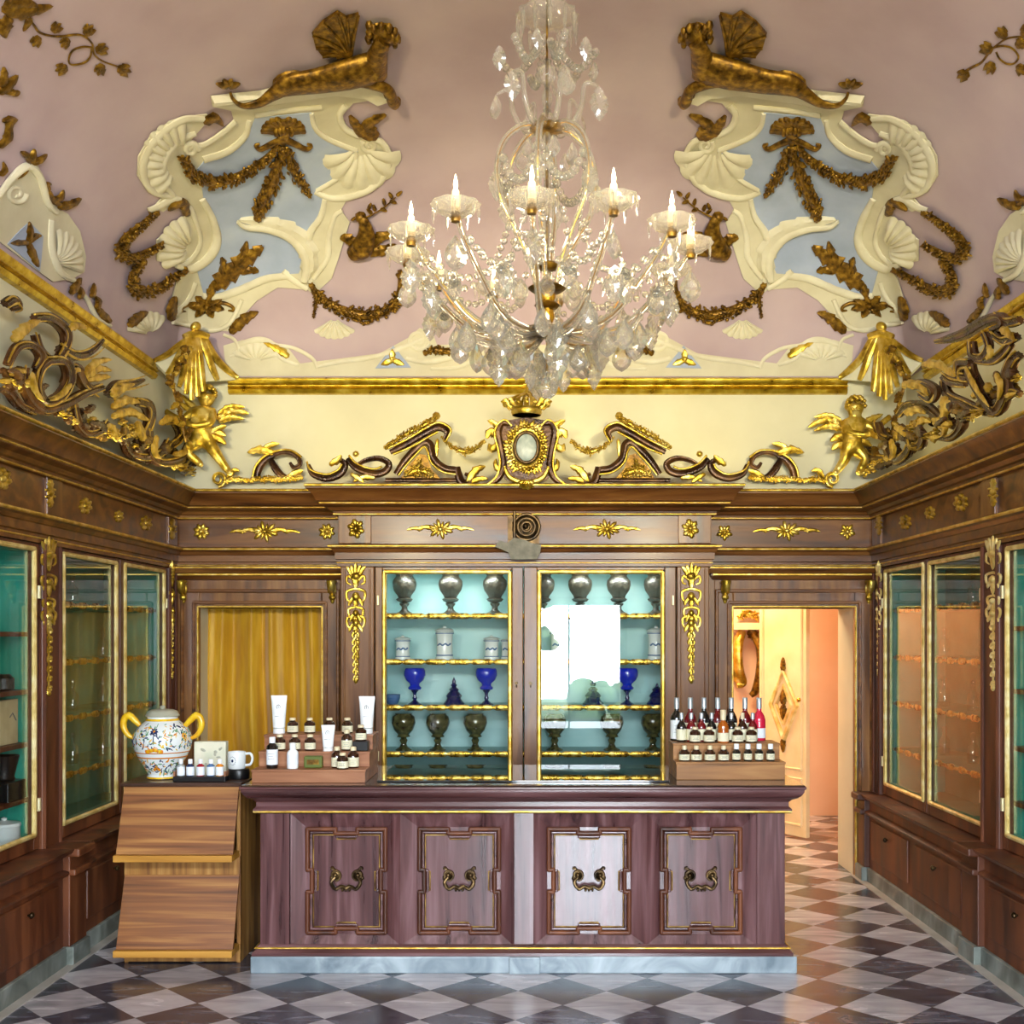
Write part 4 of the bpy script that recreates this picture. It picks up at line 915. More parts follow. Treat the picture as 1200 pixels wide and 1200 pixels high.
# strings of small drops between the arms, reaching low under the basket
for k in range(8):
    a = 2*PI*k/8 + .2; r = (.19,.27)[k % 2]; z = chz((424,404)[k % 2]); hang((P_lf,P_td)[k % 2], cp(r, a, z+.03), 0, 1.05)
    q = MB(); linkbeads(q, [cp(r, a, z+.05+.022*j) for j in range(4)], .009); q.build('bead_chain', CR, ch)
for k in range(8): a = 2*PI*k/8+.5; hang(P_lf, cp(.49, a, chz(352)), 0, 1.0)
for k in range(6): a = 2*PI*k/6; hang(P_td, cp(.12, a, chz(330)), 0, .9)
for k in range(4): a = 2*PI*k/4+.4; hang(P_lf, cp(.07, a, chz(428)), 0, .9)
# ------------------------------------------------------------------ stucco and gilded reliefs on the vault
SO, SL, GO = M['stucco'], M['stucco_lo'], M['gold_old']
def Rr(P): return [(780+.35*p[0], .35*p[1]) + tuple(p[2:]) for p in P]
def cartouche(mir, label, adj):
    fn = (lambda u, v, w: onvault(1260-u, v, w)) if mir else onvault
    def fix(x): return x
    t = thing('stucco_cartouche', onvault(330 if mir else 930, 240), label, 'ceiling relief')
    sil = [(70,320),(110,262),(250,250),(390,268),(500,300),(668,318),(662,352),(600,365),(590,400),(640,440),(690,480),(740,470),(680,400),(680,378),(740,385),(800,400),(870,450),(912,520),(915,585),(880,640),(830,655),(860,690),(830,705),(770,668),(745,690),(755,720),(800,760),(850,800),(850,870),(790,880),(760,900),(780,930),(800,1000),(800,1070),(740,1080),(650,1105),(590,1110),(560,1060),(510,1005),(440,960),(340,968),(320,985),(260,930),(240,870),(200,740),(230,700),(210,662),(150,640),(100,605),(70,560),(65,500),(95,460),(160,445),(220,420),(225,380),(190,340)]
    MB().poly(Rr(sil), 0, 2.4, 9).map(fn).build('stucco_ground', SL, t, smooth=30)
    blue = [(330,370),(520,388),(540,440),(600,500),(690,530),(715,560),(700,620),(690,690),(650,740),(640,800),(670,850),(715,900),(690,985),(600,970),(550,945),(480,920),(370,912),(345,850),(340,780),(300,720),(285,660),(310,630),(240,590),(185,540),(175,500),(280,460),(320,420)]
    MB().poly(Rr(blue), 2, 3.0, 8).map(fn).build('painted_panel', M['blue'], t, smooth=30)
    def st(name, items):
        b = MB()
        for it in items:
            k = it[0]
            if k == 's': b.stroke(Rr(it[1]), [r for r in it[2]], 8, it[3] if len(it) > 3 else 2.5, .8)
            elif k == 'p': b.poly(Rr(it[1]), 1.5, it[2], 8)
            elif k == 'l': b.leaf(Rr(it[1]), it[2], it[3], it[4], it[5] if len(it) > 5 else .35, 2.5)
            elif k == 'f': b.fan((780+.35*it[1], .35*it[2]), it[3], it[4], it[5], it[6], it[7], it[8], 2, it[9])
        b.map(fn).build(name, SO, t, smooth=50)
    st('entablature', [('p', [(70,322),(108,262),(250,250),(390,266),(500,298),(668,316),(664,338),(560,350),(400,322),(250,300),(150,312),(110,335)], 8), ])
    st('entablature', [('p', [(108,262),(250,250),(390,266),(500,298),(668,316),(667,325),(500,308),(388,276),(250,262),(112,274)], 12)])
    st('entablature', [('s', [(295,352),(400,362),(520,380)], [3,3])])
    st('upper_band', [('s', [(215,345),(235,380),(215,425),(170,450)], [4,4,3])]); st('upper_band', [('s', [(330,372),(318,420),(275,458),(178,498)], [3,3,3])])
    st('console_shell', [('f', 165, 490, PI*.05, PI*.98, 8, 52, 7, 7, .95)]); st('console_rim', [('s', [(150,455),(95,470),(68,520),(85,580),(130,625),(190,650),(260,658),(318,635)], [3,4,4,4,3])])
    st('console_rim', [('s', [(180,500),(190,545),(245,592),(312,632)], [3,3,3])]); st('scroll', [('s', spiral(135,480,26,5,-.5,1.4), [3,2])])
    st('side_band', [('s', [(285,660),(298,720),(335,780),(345,850),(330,945)], [3,4,5,4,3])]); st('side_band', [('s', [(225,700),(250,720),(270,790),(275,860),(320,930)], [3,3,4,3])])
    st('acanthus_scroll', [('l', [(345,930),(335,850),(385,775),(470,740),(580,725)], 26, 9, 7)]); st('acanthus_scroll', [('s', [(350,935),(345,860),(392,790),(470,755),(550,745),(582,725)], [4,5,4,3,2], 7)])
    st('lower_band', [('s', [(340,965),(395,930),(420,905),(405,915)], [3,4,3])]); st('lower_band', [('s', [(405,920),(480,930),(560,965),(640,990),(695,985)], [4,5,5,4])])
    st('upper_right_band', [('s', [(540,395),(552,445),(610,498),(695,528)], [3,4,4])]); st('upper_right_band', [('s', [(585,400),(630,440),(690,478),(735,482)], [3,3,3])])
    st('shell_wing', [('f', 760, 540, -PI*.52, PI*.30, 20, 52, 10, 6, 1.0)]); st('shell_rim', [('s', [(690,392),(760,395),(840,445),(890,520),(895,585),(865,635),(800,655)], [3,4,5,5,4,3])])
    st('shell_rim', [('s', [(720,440),(785,470),(828,530),(832,595),(795,650)], [3,4,5,4,3])]); st('scroll', [('s', spiral(735,495,24,5,PI,1.5), [3.5,2])])
    st('side_scroll', [('s', [(700,660),(662,730),(648,800),(680,860),(740,895),(790,880)], [4,5,6,5,4])]); st('side_scroll', [('s', [(755,700),(740,690),(720,740),(705,800),(725,850),(770,890)], [3,3,3,3])])
    st('side_shell', [('f', 735, 830, -PI*.45, PI*.22, 6, 40, 7, 7, 1.0)]); st('rim_stroke', [('s', [(765,665),(800,660),(850,690),(880,700)], [3,4,3])])
    st('base_band', [('s', [(560,1000),(600,1080),(660,1105),(740,1085),(800,1075)], [3,3,3])]); st('base_band', [('s', [(720,940),(740,990),(790,1050)], [3,3])])
    # gilding
    def gl(name, f): b = MB(); f(b); b.map(fn).build(name, GO, t, smooth=60)
    def X(x, y): return (780+.35*x, .35*y)
    def flower(b):
        c = X(425,415)
        for k in range(11):
            a = PI + PI*k/10; b.leaf([(c[0], c[1]+6), (c[0]+20*math.cos(a), c[1]+4+13*math.sin(a)), (c[0]+27*math.cos(a), c[1]+7+12*math.sin(a))], 9, 5, 3, .3, 3)
        for k in range(-2,3): b.blob(c[0]+k*4.5, c[1]+2+abs(k), 4, 5, 6, 5)
        for s in (-1, 1): b.stroke([(c[0], c[1]+14), (c[0]+s*14, c[1]+20), (c[0]+s*27, c[1]+26), (c[0]+s*33, c[1]+22), (c[0]+s*28, c[1]+20)], [4,3.4,2.6,2,1.2], 8, 4)
        b.leaf([(c[0], c[1]+4), (c[0], c[1]+24)], 18, 6, 3, .3, 3)
    gl('gilt_flower', flower)
    gl('gilt_leaf_drop', lambda b: b.garland(Rr([(412,480),(390,560),(335,640)]), [4,20,17,3], 8, 1.5, 3, 3)); gl('gilt_leaf_drop', lambda b: b.garland(Rr([(425,480),(460,590),(500,670),(510,718)]), [4,24,28,20,2], 9, 1.5, 4, 3))
    gl('gilt_festoon', lambda b: b.garland(Rr([(440,472),(500,530),(590,585),(690,595),(745,560),(768,512)]), [5,12,17,20,18,9], 8, 1.4, 5, 3))
    gl('gilt_leaf', lambda b: b.leaf(Rr([(690,405),(660,385),(625,415)]), 14, 5, 2, .3, 3)); gl('gilt_leaf_pair', lambda b: [b.leaf(Rr([(110,450),(140,410),(75,372)]), 17, 5, 4, .35, 3), b.leaf(Rr([(110,450),(165,430),(205,372)]), 17, 5, 4, .35, 3)])
    dx = 34 if mir else 0
    gl('gilt_swag', lambda b: b.garland(Rr([(872-dx*.5,698),(945-dx,750),(1000-dx,800),(1005-dx,850),(950-dx,850),(872-dx,808)]), [4,11,15,20,14,5], 8, 1.4, 6, 2)); gl('gilt_swag', lambda b: b.garland(Rr([(935-dx,862),(972-dx,925),(950-dx,975),(880-dx,955),(775-dx*.5,890)]), [6,15,21,15,5], 8, 1.4, 7, 2))
    gl('gilt_leaf', lambda b: b.leaf(Rr([(750,715),(770,670),(820,700)]), 14, 5, 3, .3, 3)); gl('gilt_acanthus', lambda b: [b.leaf(Rr([(655,955),(570,880),(485,812)]), 30, 8, 6, .55, 3), b.leaf(Rr([(600,900),(560,850),(545,795)]), 15, 6, 3, .5, 3), b.leaf(Rr([(600,900),(530,900),(500,905)]), 13, 6, 3, .5, 3), b.leaf(Rr([(630,930),(625,880),(635,850)]), 12, 6, 3, .5, 3)])
    def fl2(b):
        c = X(680,1020)
        for k in range(7):
            a = PI*1.08 + PI*(k-0.0)*1.65/6 - PI*.45; b.leaf([(c[0]+2*math.cos(a), c[1]+2*math.sin(a)), (c[0]+24*math.cos(a), c[1]+17*math.sin(a))], 13, 6, 3, .45, 3)
        b.leaf([X(660,945), c], 13, 6, 3, .4, 3); b.blob(c[0], c[1], 5, 4, 8, 3)
        for s in (-1, 1): b.stroke([(c[0], c[1]), (c[0]+s*18, c[1]-3), (c[0]+s*30, c[1]+1), (c[0]+s*32, c[1]+6), (c[0]+s*26, c[1]+6)], [2.5,2.5,2.2,1.8,1], 7, 3)
    gl('gilt_flower', fl2); gl('gilt_leaf', lambda b: b.leaf(Rr([(598,1112),(550,1065),(503,1042)]), 16, 5, 4, .4, 2)); gl('gilt_leaf', lambda b: b.leaf(Rr([(805,1070),(800,1020),(788,985)]), 14, 5, 3, .3, 2))
    gl('gilt_drop', lambda b: b.garland(Rr([(322,955),(312,1000),(320,1060)]), [4,9,3], 6, 1.2, 8, 2))
    return t
cartouche(False, 'stucco cartouche with blue panel and gilt garlands on the right of the vault', 0)
cartouche(True, 'stucco cartouche with blue panel and gilt garlands on the left of the vault', 1)
def festoon(mir, label):
    fn = (lambda u, v, w: onvault(1260-u, v, w)) if mir else onvault
    b = MB().garland(Rr([(330,945),(285,1000),(200,1045),(110,1050),(40,1000),(30,900)]), [5,14,22,22,16,8], 9, 1.4, 9, 1); tag(b.map(fn).build('gilt_festoon', GO, smooth=60), label, 'garland')
festoon(False, 'gilt flower festoon on the vault, partly behind the right side of the chandelier'); festoon(True, 'gilt flower festoon on the vault just left of the chandelier, below the bird')
# crouching winged beasts lying on the cartouche tops
def beast(mir, label):
    fn = (lambda u, v, w: onvault(1264-u, v, w)) if mir else onvault
    b = MB()
    b.stroke(Rr([(110,205,8),(150,190,12),(230,205,14),(330,228,13),(430,246,12),(480,275,12),(530,306,12),(585,318,11),(615,302,9),(622,285,6)]), [14,17,16,13,11,7,4.5,3,2.2,1.6], 12, 3, .7)
    b.stroke(Rr([(140,200,12),(128,150,14),(118,110,16),(105,85,16)]), [17,13,10,9], 12, 3, .7)
    b.blob(*Rr([(105,92)])[0], 17, 12, 15, 6, -.15, 14); b.blob(*Rr([(66,100)])[0], 7, 7, 10, 8, 0, 10); b.blob(*Rr([(50,104)])[0], 2.6, 2.6, 8, 8); [b.blob(795+12.5+17*math.cos(q*.55+2.6)*1.0+10, 32+13*math.sin(q*.55+2.6), 4.5, 4.5, 8, 11) for q in range(8)]
    b.blob(*Rr([(150,62)])[0], 5, 6, 9, 8); b.blob(*Rr([(75,70)])[0], 3, 2.4, 6, 17); b.blob(*Rr([(110,120)])[0], 12, 5, 6, 10)
    b.stroke(Rr([(215,232,10),(150,232,16),(95,248,18),(75,290,16),(62,310,14)]), [7,6,6,7,6], 9, 2, .8)
    for k in range(4): b.blob(*Rr([(55+k*13,308-k*9)])[0], 4, 6, 5, 12)
    b.blob(*Rr([(420,255)])[0], 20, 10, 10, 4, .3, 12)
    body = b.map(fn).build('winged_beast', GO, smooth=70); o = tag(body, label, 'ceiling relief')
    q = MB(); root = Rr([(215,165)])[0]; tips = Rr([(185,28),(225,40),(255,22),(305,55),(342,98),(330,140),(308,168),(260,172)])
    for i, tp in enumerate(tips): q.stroke([root, ((root[0]+tp[0])/2, (root[1]+tp[1])/2-2), tp], [3,2,1.2], 7, 9)
    q.poly([root]+tips, 4, 8, 6); q.map(fn).build('wing', GO, o, smooth=40)
    q = MB(); c = Rr([(622,285)])[0]
    for a in (-2.7, -1.9, -1.2, -.4): q.leaf([c, (c[0]+17*math.cos(a), c[1]+11*math.sin(a))], 9, 4, 2, .3, 2)
    q.map(fn).build('tail_tuft', GO, o, smooth=60)
beast(False, 'gilded winged beast lying on the right stucco cartouche'); beast(True, 'gilded winged beast lying on the left stucco cartouche')
# birds with an olive sprig
def bird(mir, label):
    dm = (lambda u: 1264-u) if mir else (lambda u: u); fn = lambda u, v, w: onvault(dm(u), v, w)
    b = MB(); b.stroke([(412,296,4),(425,285,8),(430,270,10),(428,256,9),(424,250,8)], [8,14,11,7,5], 10, 2, .7); b.blob(423,250,7,6,9,5); b.leaf([(418,251,8),(411,254,8)], 4, 3, 1, .1, 6)
    o = tag(b.map(fn).build('gilt_bird', GO, smooth=70), label, 'ceiling relief')
    for w_ in ([(432,288),(446,276),(466,272)], [(420,288),(408,278),(398,276)], [(428,292),(448,292),(466,284)]): MB().leaf(w_, 16, 6, 4, .35, 3).map(fn).build('wing', GO, o, smooth=60)
    q = MB(); q.stroke([(424,252,6),(436,248,4),(450,240,3),(464,228,3)], [1.2,1,.8], 6, 2)
    for u, v, a in ((440,246,-1.9),(446,243,.4),(451,239,-1.8),(457,234,.3),(460,231,-2.1),(465,228,-.7),(436,249,-2.4),(432,244,-1.2)): q.leaf([(u,v),(u+9*math.cos(a),v+9*math.sin(a))], 5, 2.4, 1, .05, 2)
    q.map(fn).build('olive_sprig', GO, o, smooth=60)
bird(False, 'gilt bird with olive sprig on the vault left of the chandelier'); bird(True, 'gilt bird on the vault mostly hidden by the right side of the chandelier')
# vines in the upper corners
def vine(path, loop, leaves, label):
    b = MB(); b.stroke(path, [1.6,1.4,1.2,1], 6, 1)
    if loop: b.stroke(loop, [1.2,1.2], 6, 1)
    o = tag(b.map(onvault).build('gilt_vine', GO, smooth=60), label, 'ceiling relief')
    for (u, v, a, s) in leaves:
        q = MB()
        for k in (-.75, 0, .75): q.leaf([(u-4*s*math.cos(a), v-4*s*math.sin(a)), (u+6.5*s*math.cos(a+k), v+6.5*s*math.sin(a+k))], 6.5*s, 2.6, 2, .4, 1)
        q.map(onvault).build('leaf', GO, o, smooth=60)
c3 = 1/3
vine([(33,20),(40,30),(47,38),(67,42),(93,40),(107,50),(110,63),(120,71),(137,77)], [(107,55),(97,54),(85,58),(80,68),(83,75),(97,73),(105,66),(107,55)],
     [(65,32,-.8,1.4),(103,35,-.9,1.5),(76,49,2.4,1.3),(42,47,2.2,1.4),(118,57,-.2,1.5),(72,80,2.9,1.5),(117,80,2,1.4),(144,81,.2,1.6)], 'gilt vine tendril with leaves in the upper left of the vault')
vine([(1130,84),(1140,78),(1151,72),(1160,60),(1165,55),(1182,44),(1205,42)], [(1165,55),(1176,53),(1187,56),(1194,65),(1190,73),(1181,74),(1172,68),(1168,60)],
     [(1130,87,2.8,1.5),(1175,38,-2.2,1.5),(1157,56,-2.7,1.6),(1161,78,2.0,1.5),(1197,50,-.6,1.5),(1197,80,1,1.4),(1203,36,-1,1.6)], 'gilt vine tendril with leaves in the upper right of the vault')
def gilt(name, strokes, label, cat='ceiling relief', fn=onvault, w0=1):
    b = MB()
    for sp, wd, lb in strokes: b.leaf(sp, wd, 5, lb, .4, w0)
    tag(b.map(fn).build(name, GO, smooth=60), label, cat)
gilt('gilt_leaf_cluster', [([(3,8),(25,14),(62,5)], 20, 4), ([(28,14),(33,22),(25,36)], 10, 2), ([(10,20),(4,32),(5,44)], 20, 3), ([(5,4),(25,2),(45,6)], 16, 3)], 'gilt acanthus leaf cluster in the top left corner of the photo')
gilt('gilt_leaf_cluster', [([(-2,108),(10,98),(20,86)], 14, 3), ([(0,100),(4,88),(3,76)], 12, 3), ([(5,106),(16,108),(22,105)], 10, 2)], 'gilt leaf cluster on the left photo edge below the corner cluster')
gilt('gilt_scroll_leaf', [([(-3,172),(8,160),(10,145),(20,138)], 13, 3), ([(2,142),(10,138),(20,139)], 8, 2), ([(-2,205),(4,198),(2,188)], 8, 2)], 'curled gilt leaf on the left photo edge, lower of two')
# stucco over the side walls
def side_cart(mir, label):
    fn = (lambda u, v, w: onvault(1264-u, v, w)) if mir else onvault
    t = thing('stucco_cartouche', fn(60, 270, 0), label, 'ceiling relief')
    MB().poly([(-6,232),(18,205),(30,190),(42,192),(52,210),(62,240),(78,250),(92,270),(99,300),(97,318),(84,326),(60,330),(38,314),(12,294),(-6,280)], 0, 2.2, 8).map(fn).build('stucco_ground', SL, t, smooth=30)
    MB().poly([(6,286),(22,268),(32,259),(48,276),(46,300),(44,318)], 2, 3, 8).map(fn).build('painted_panel', M['blue'], t, smooth=30)
    MB().stroke([(-4,230),(12,208),(30,194),(44,206),(54,238),(64,248)], [3,4,5,4,3], 8, 2.5).map(fn).build('arch_band', SO, t)
    MB().stroke([(58,256),(58,290),(68,318),(84,328)], [3,4,4,3], 8, 2.5).map(fn).build('rim', SO, t)
    MB().fan((62,308), -PI*.48, PI*.1, 4, 42, 7, 6, 2, .85).map(fn).build('shell', SO, t, smooth=50)
    MB().stroke(spiral(17,226,12,3,0,1.3), [3,2], 8, 2).map(fn).build('scroll', SO, t)
    MB().stroke([(84,328),(100,350),(112,372),(128,382)], [2,2.5,2], 8, 1.5).map(fn).build('rim', SO, t)
    def g(nm, L_):
        for sp, wd, lb in L_: MB().leaf(sp, wd, 5, lb, .4, 2.5).map(fn).build(nm, GO, t, smooth=60)
    g('gilt_leaf', [([(34,190),(28,180),(20,176)], 9, 2), ([(34,190),(36,180),(38,172)], 9, 2), ([(34,190),(44,186),(53,178)], 9, 2), ([(14,208),(26,200),(33,188)], 4, 1)])
    g('gilt_leaf', [([(50,216),(58,232),(72,240)], 10, 3), ([(58,232),(68,230),(72,220)], 9, 2), ([(66,242),(80,238),(93,230)], 12, 3), ([(54,222),(52,214),(58,214)], 7, 1)])
    g('gilt_sprig', [([(30,284),(32,270),(31,258)], 9, 2), ([(30,284),(18,284),(8,285)], 9, 2), ([(30,284),(38,276),(46,275)], 9, 2), ([(30,284),(36,300),(42,314)], 11, 3)])
    g('gilt_sprig', [([(80,344),(86,334),(92,324)], 11, 3), ([(90,350),(92,342),(90,334)], 8, 2)]); g('gilt_sprig', [([(104,348),(106,340),(107,330)], 7, 2), ([(110,362),(112,352),(108,346)], 8, 2), ([(126,378),(116,366),(110,358)], 10, 3)])
side_cart(False, 'stucco shell and arch with small blue panel low on the left side of the vault'); side_cart(True, 'stucco shell and gilt sprigs low on the right side of the vault')
# band of low stucco scrolls just above the gold rail
def low_band(mir, label):
    fn = (lambda u, v, w: onvault(1262-u, v, w)) if mir else onvault
    t = thing('stucco_scrollwork', fn(420, 420, 0), label, 'ceiling relief')
    MB().poly([(278,441),(264,424),(262,405),(285,398),(320,400),(338,408),(352,426),(400,420),(445,414),(478,396),(492,384),(508,392),(512,404),(545,404),(570,398),(600,404),(631,404),(631,441)] if not mir else [(278,441),(264,424),(262,405),(285,398),(320,400),(338,408),(352,426),(400,420),(445,414),(478,396),(492,384),(508,392),(512,404),(545,404),(570,398),(600,404),(631,404),(631,441)], 0, .9, 9).map(fn).build('stucco_ground', SL, t, smooth=30)
    def s(*a, w=2.2): MB().stroke(*a, 8, 1, .8).map(fn).build('scroll', SO, t)
    s([(262,392),(275,398),(280,412),(270,418)], [2,2,1.5]); s([(280,404),(300,398),(318,402),(330,420),(350,428)], [3,4,3,2]); s([(322,404),(345,408),(366,420),(372,432)], [2,2.5,2])
    s([(372,430),(400,424),(440,418),(480,404),(498,396)], [2,3,3,2]); s(spiral(490,398,13,3,.3,1.4), [2.5,1.5]); s([(476,420),(500,424),(530,418),(556,404)], [3,4,3]); s([(505,432),(540,430),(562,416),(574,404)], [2,3,2])
    MB().fan((300,424), PI*1.1, PI*1.9, 4, 24, 7, 5, .5, 1.3).map(fn).build('shell', SO, t, smooth=50)
    MB().fan((392,372), PI*.2, PI*.8, 4, 26, 7, 5, .5, 1.2).map(fn).build('shell', SO, t, smooth=50)
    MB().poly([(440,432),(461,405),(482,431)], 0, 2, 6).map(fn).build('painted_panel', M['blue'], t, smooth=30)
    b = MB()
    for e in ((460,408),(446,428),(475,428)): b.leaf([(460,422), e], 9, 4, 2, .3, 2)
    b.blob(460,421,4,4,5,2); b.map(fn).build('gilt_trefoil', M['gold'], t, smooth=60)
    MB().garland([(497,414),(510,410),(524,412),(538,410)], [5,14,14,4], 6, 1.5, 4, 1).map(fn).build('gilt_flowers', GO, t, smooth=60)
    for sp in ([(338,418),(324,408),(308,400)], [(270,384),(288,374),(304,364)]): MB().leaf(sp, 12, 5, 4, .4, 1).map(fn).build('gilt_leaf', M['gold'] if sp[0][0] > 300 else GO, t, smooth=60)
    MB().leaf([(150,382),(160,372),(172,364)], 14, 5, 4, .4, 1).map(fn).build('gilt_leaf', GO, t, smooth=60)
    MB().fan((175,392), PI*1.05, PI*1.75, 4, 28, 7, 5, .5, 1.0).map(fn).build('shell', SO, t, smooth=50)
low_band(False, 'low stucco scrolls with a gilt trefoil above the left half of the gold rail'); low_band(True, 'low stucco scrolls with a gilt trefoil above the right half of the gold rail')
tag(MB().poly([(556,432),(562,418),(590,412),(640,414),(690,412),(700,430)], 0, 2, 7).map(onvault).build('painted_panel', M['blue'], smooth=30), 'pale blue painted panel on the vault behind the chandelier bottom', 'painted panel')
# ------------------------------------------------------------------ carved and gilded crestings standing on the cornice
CV, GD_ = M['carve'], M['gold']
struct(MB().box(CX0, CX1, YC-.01, YB, ZTOP-.03, ZTOP).box(XR-.02, XU, YF, YB, ZTOP-.03, ZTOP).build('trim_5', M['wood_backh'], smooth=0))
def carving(name, label, fn, parts, loc, cat='carved cresting'):
    """parts = list of (part name, material key, [items]); an item is ('s', pts, radii, w0) | ('l', spine, width, lobes, w0) | ('g', pts, widths, seed) | ('b', u, v, r) | ('p', outline, w0, w1)"""
    t = thing(name, fn(*loc), label, cat)
    parts = [(nm, mk, [it]) for nm, mk, its in parts if nm == 'gilt_leaf' for it in its] + [q for q in parts if q[0] != 'gilt_leaf']
    for nm, mk, items in parts:
        b = MB()
        for it in items:
            k = it[0]
            if k == 's': b.stroke(it[1], it[2], 14, it[3] if len(it) > 3 else 4, .9, rib=.28 if it[2][0] > 2 else 0)
            elif k == 'l': b.leaf(it[1], it[2], it[2]*.4, it[3], .4, it[4] if len(it) > 4 else 6)
            elif k == 'g': b.garland(it[1], it[2], 7, 1.4, it[3], it[4] if len(it) > 4 else 3)
            elif k == 'b': b.blob(it[1], it[2], it[3], it[3], it[3]*1.1, it[4] if len(it) > 4 else 5)
            elif k == 'p': b.poly(it[1], it[2], it[3])
        b.map(fn).build(nm, M[mk], t, smooth=60)
    return t
def mirrored(fn, ax): return lambda u, v, w=0: fn(ax-u, v, w)
def spi(cx, cy, r0, r1, a0, turns, n=16): return spiral(cx, cy, r0, r1, a0, turns, n)
ped = [('band','carve',[('s',[(458,531),(478,521),(500,508),(515,502),(525,508),(521,517)],[3,4,4.5,4.5,4,2.5],7)]), ('band','carve',[('s',[(464,556),(474,541),(486,528),(497,519),(505,522),(509,538),(522,549),(536,552),(541,563)],[3,4,4.5,4.5,4.5,4,4,3.5],4)]),
       ('gilt_edge','gold',[('s',[(456,527),(477,517),(499,504),(515,497),(529,505),(523,519)],[1.4,1.6,1.6,1.6,1.6,1],10)]), ('gilt_edge','gold',[('s',[(462,534),(482,526),(503,514),(514,508)],[1.4,1.4],11)]), ('gilt_edge','gold',[('s',[(468,558),(478,545),(489,533),(497,525),(502,530),(506,543),(519,554),(535,557)],[1.3,1.3],8)]),
       ('gilt_foliage','gold',[('g',[(452,527),(468,516),(485,506),(503,497),(513,490)],[4,9,10,9,6],11,8),('b',512,489,5,8),('l',[(500,500),(510,492),(514,486)],9,3,8)]),
       ('panel','gold_old',[('p',[(470,561),(479,546),(492,532),(500,534),(506,550),(516,561)],0,3)]), ('gilt_flowers','gold',[('g',[(476,557),(490,552),(508,557)],[10,15,10],12,3),('g',[(488,552),(493,540)],[10,7],13,3)]),
       ('base_band','carve',[('s',[(452,563),(540,563)],[2.6,2.6],3)]), ('scroll','carve',[('s',[(536,548),(538,558),(542,566),(550,566),(551,559),(545,556)],[4,5,5,4,3,2],5)]), ('gilt_leaf','gold',[('l',[(548,566),(558,552),(570,547)],12,4,5),('l',[(552,566),(562,562),(573,562)],9,3,5)]),
       ('gilt_swag','gold',[('g',[(518,513),(530,524),(548,530),(562,523),(568,517)],[3,7,13,7,3],14,2)]), ('tassel','gold',[('l',[(513,515),(512,526),(512,538)],6,2,4)])]
scr = [('scroll','carve',[('s',[(362,545),(368,556),(384,561),(399,556),(405,546),(399,540),(394,545)],[2.5,4,4.5,4.5,4,3,2],4)]), ('scroll','carve',[('s',[(408,538),(418,549),(438,556),(452,553),(456,544),(444,538),(428,541),(414,550)],[3,4,4.5,4.5,4,3.5,3,2],5)]),
       ('gilt_edge','gold',[('s',[(361,542),(366,552),(384,557),(397,552),(402,545)],[1.3,1.3],8)]), ('gilt_edge','gold',[('s',[(410,535),(420,545),(438,551),(449,548)],[1.3,1.3],9)]), ('gilt_leaf','gold',[('l',[(388,546),(397,540),(402,534)],9,3,8),('b',418,533,4,6),('l',[(412,556),(422,562),(428,567)],8,3,6),('l',[(440,561),(426,560),(414,566)],8,3,5)])]
arc = [('band','carve',[('s',[(302,560),(305,549),(313,539),(322,535)],[3.5,4.5,4,3],5)]), ('band','carve',[('s',[(318,538),(323,548),(330,557),(338,561)],[3,4.5,4.5,3],5)]), ('scroll','carve',[('s',[(322,534),(334,530),(348,534),(353,544),(346,549),(341,543)],[3,3.5,3.5,3,2.5,1.8],6)]),
       ('gilt_edge','gold',[('s',[(298,560),(301,548),(310,537),(324,530),(342,529),(355,537)],[1.3,1.4],8)]), ('gilt_foliage','gold',[('l',[(322,532),(306,528),(291,532)],12,4,7),('l',[(312,530),(318,523),(330,521)],9,3,7),('g',[(290,564),(312,562),(335,562),(356,560)],[5,9,9,5],15,3),('l',[(338,560),(350,554),(357,552)],9,3,5)])]
foot = [('scroll','gold',[('s',spi(257,562,9,2.5,PI*.5,-1.4),[2.4,1.4],4)]), ('gilt_foliage','gold',[('g',[(265,566),(278,562),(290,564)],[6,10,5],16,3),('l',[(268,560),(275,552),(283,553)],8,3,5)])]
fC, fS = planeY(8.03), planeY(8.36)
carving('broken_pediment', 'carved broken pediment with gilt foliage left of the crowned oval shield', fC, ped, (500,563,0)); carving('broken_pediment', 'carved broken pediment with gilt foliage right of the crowned oval shield', mirrored(fC,1237), ped, (500,563,0))
carving('scroll_carving', 'low pair of carved C scrolls left of the left pediment', fC, scr, (408,563,0)); carving('scroll_carving', 'low pair of carved C scrolls right of the right pediment', mirrored(fC,1237), scr, (408,563,0))
carving('arched_carving', 'small carved arch with gilt foliage above the curtained doorway', fS, arc, (322,564,0)); carving('arched_carving', 'small carved arch with gilt foliage above the open doorway', mirrored(fS,1232), arc, (322,564,0))
carving('scroll_carving', 'small gilt volute beneath the foot of the left cherub', fS, foot, (265,568,0)); carving('scroll_carving', 'small gilt volute beneath the foot of the right cherub', mirrored(fS,1232), foot, (265,568,0))
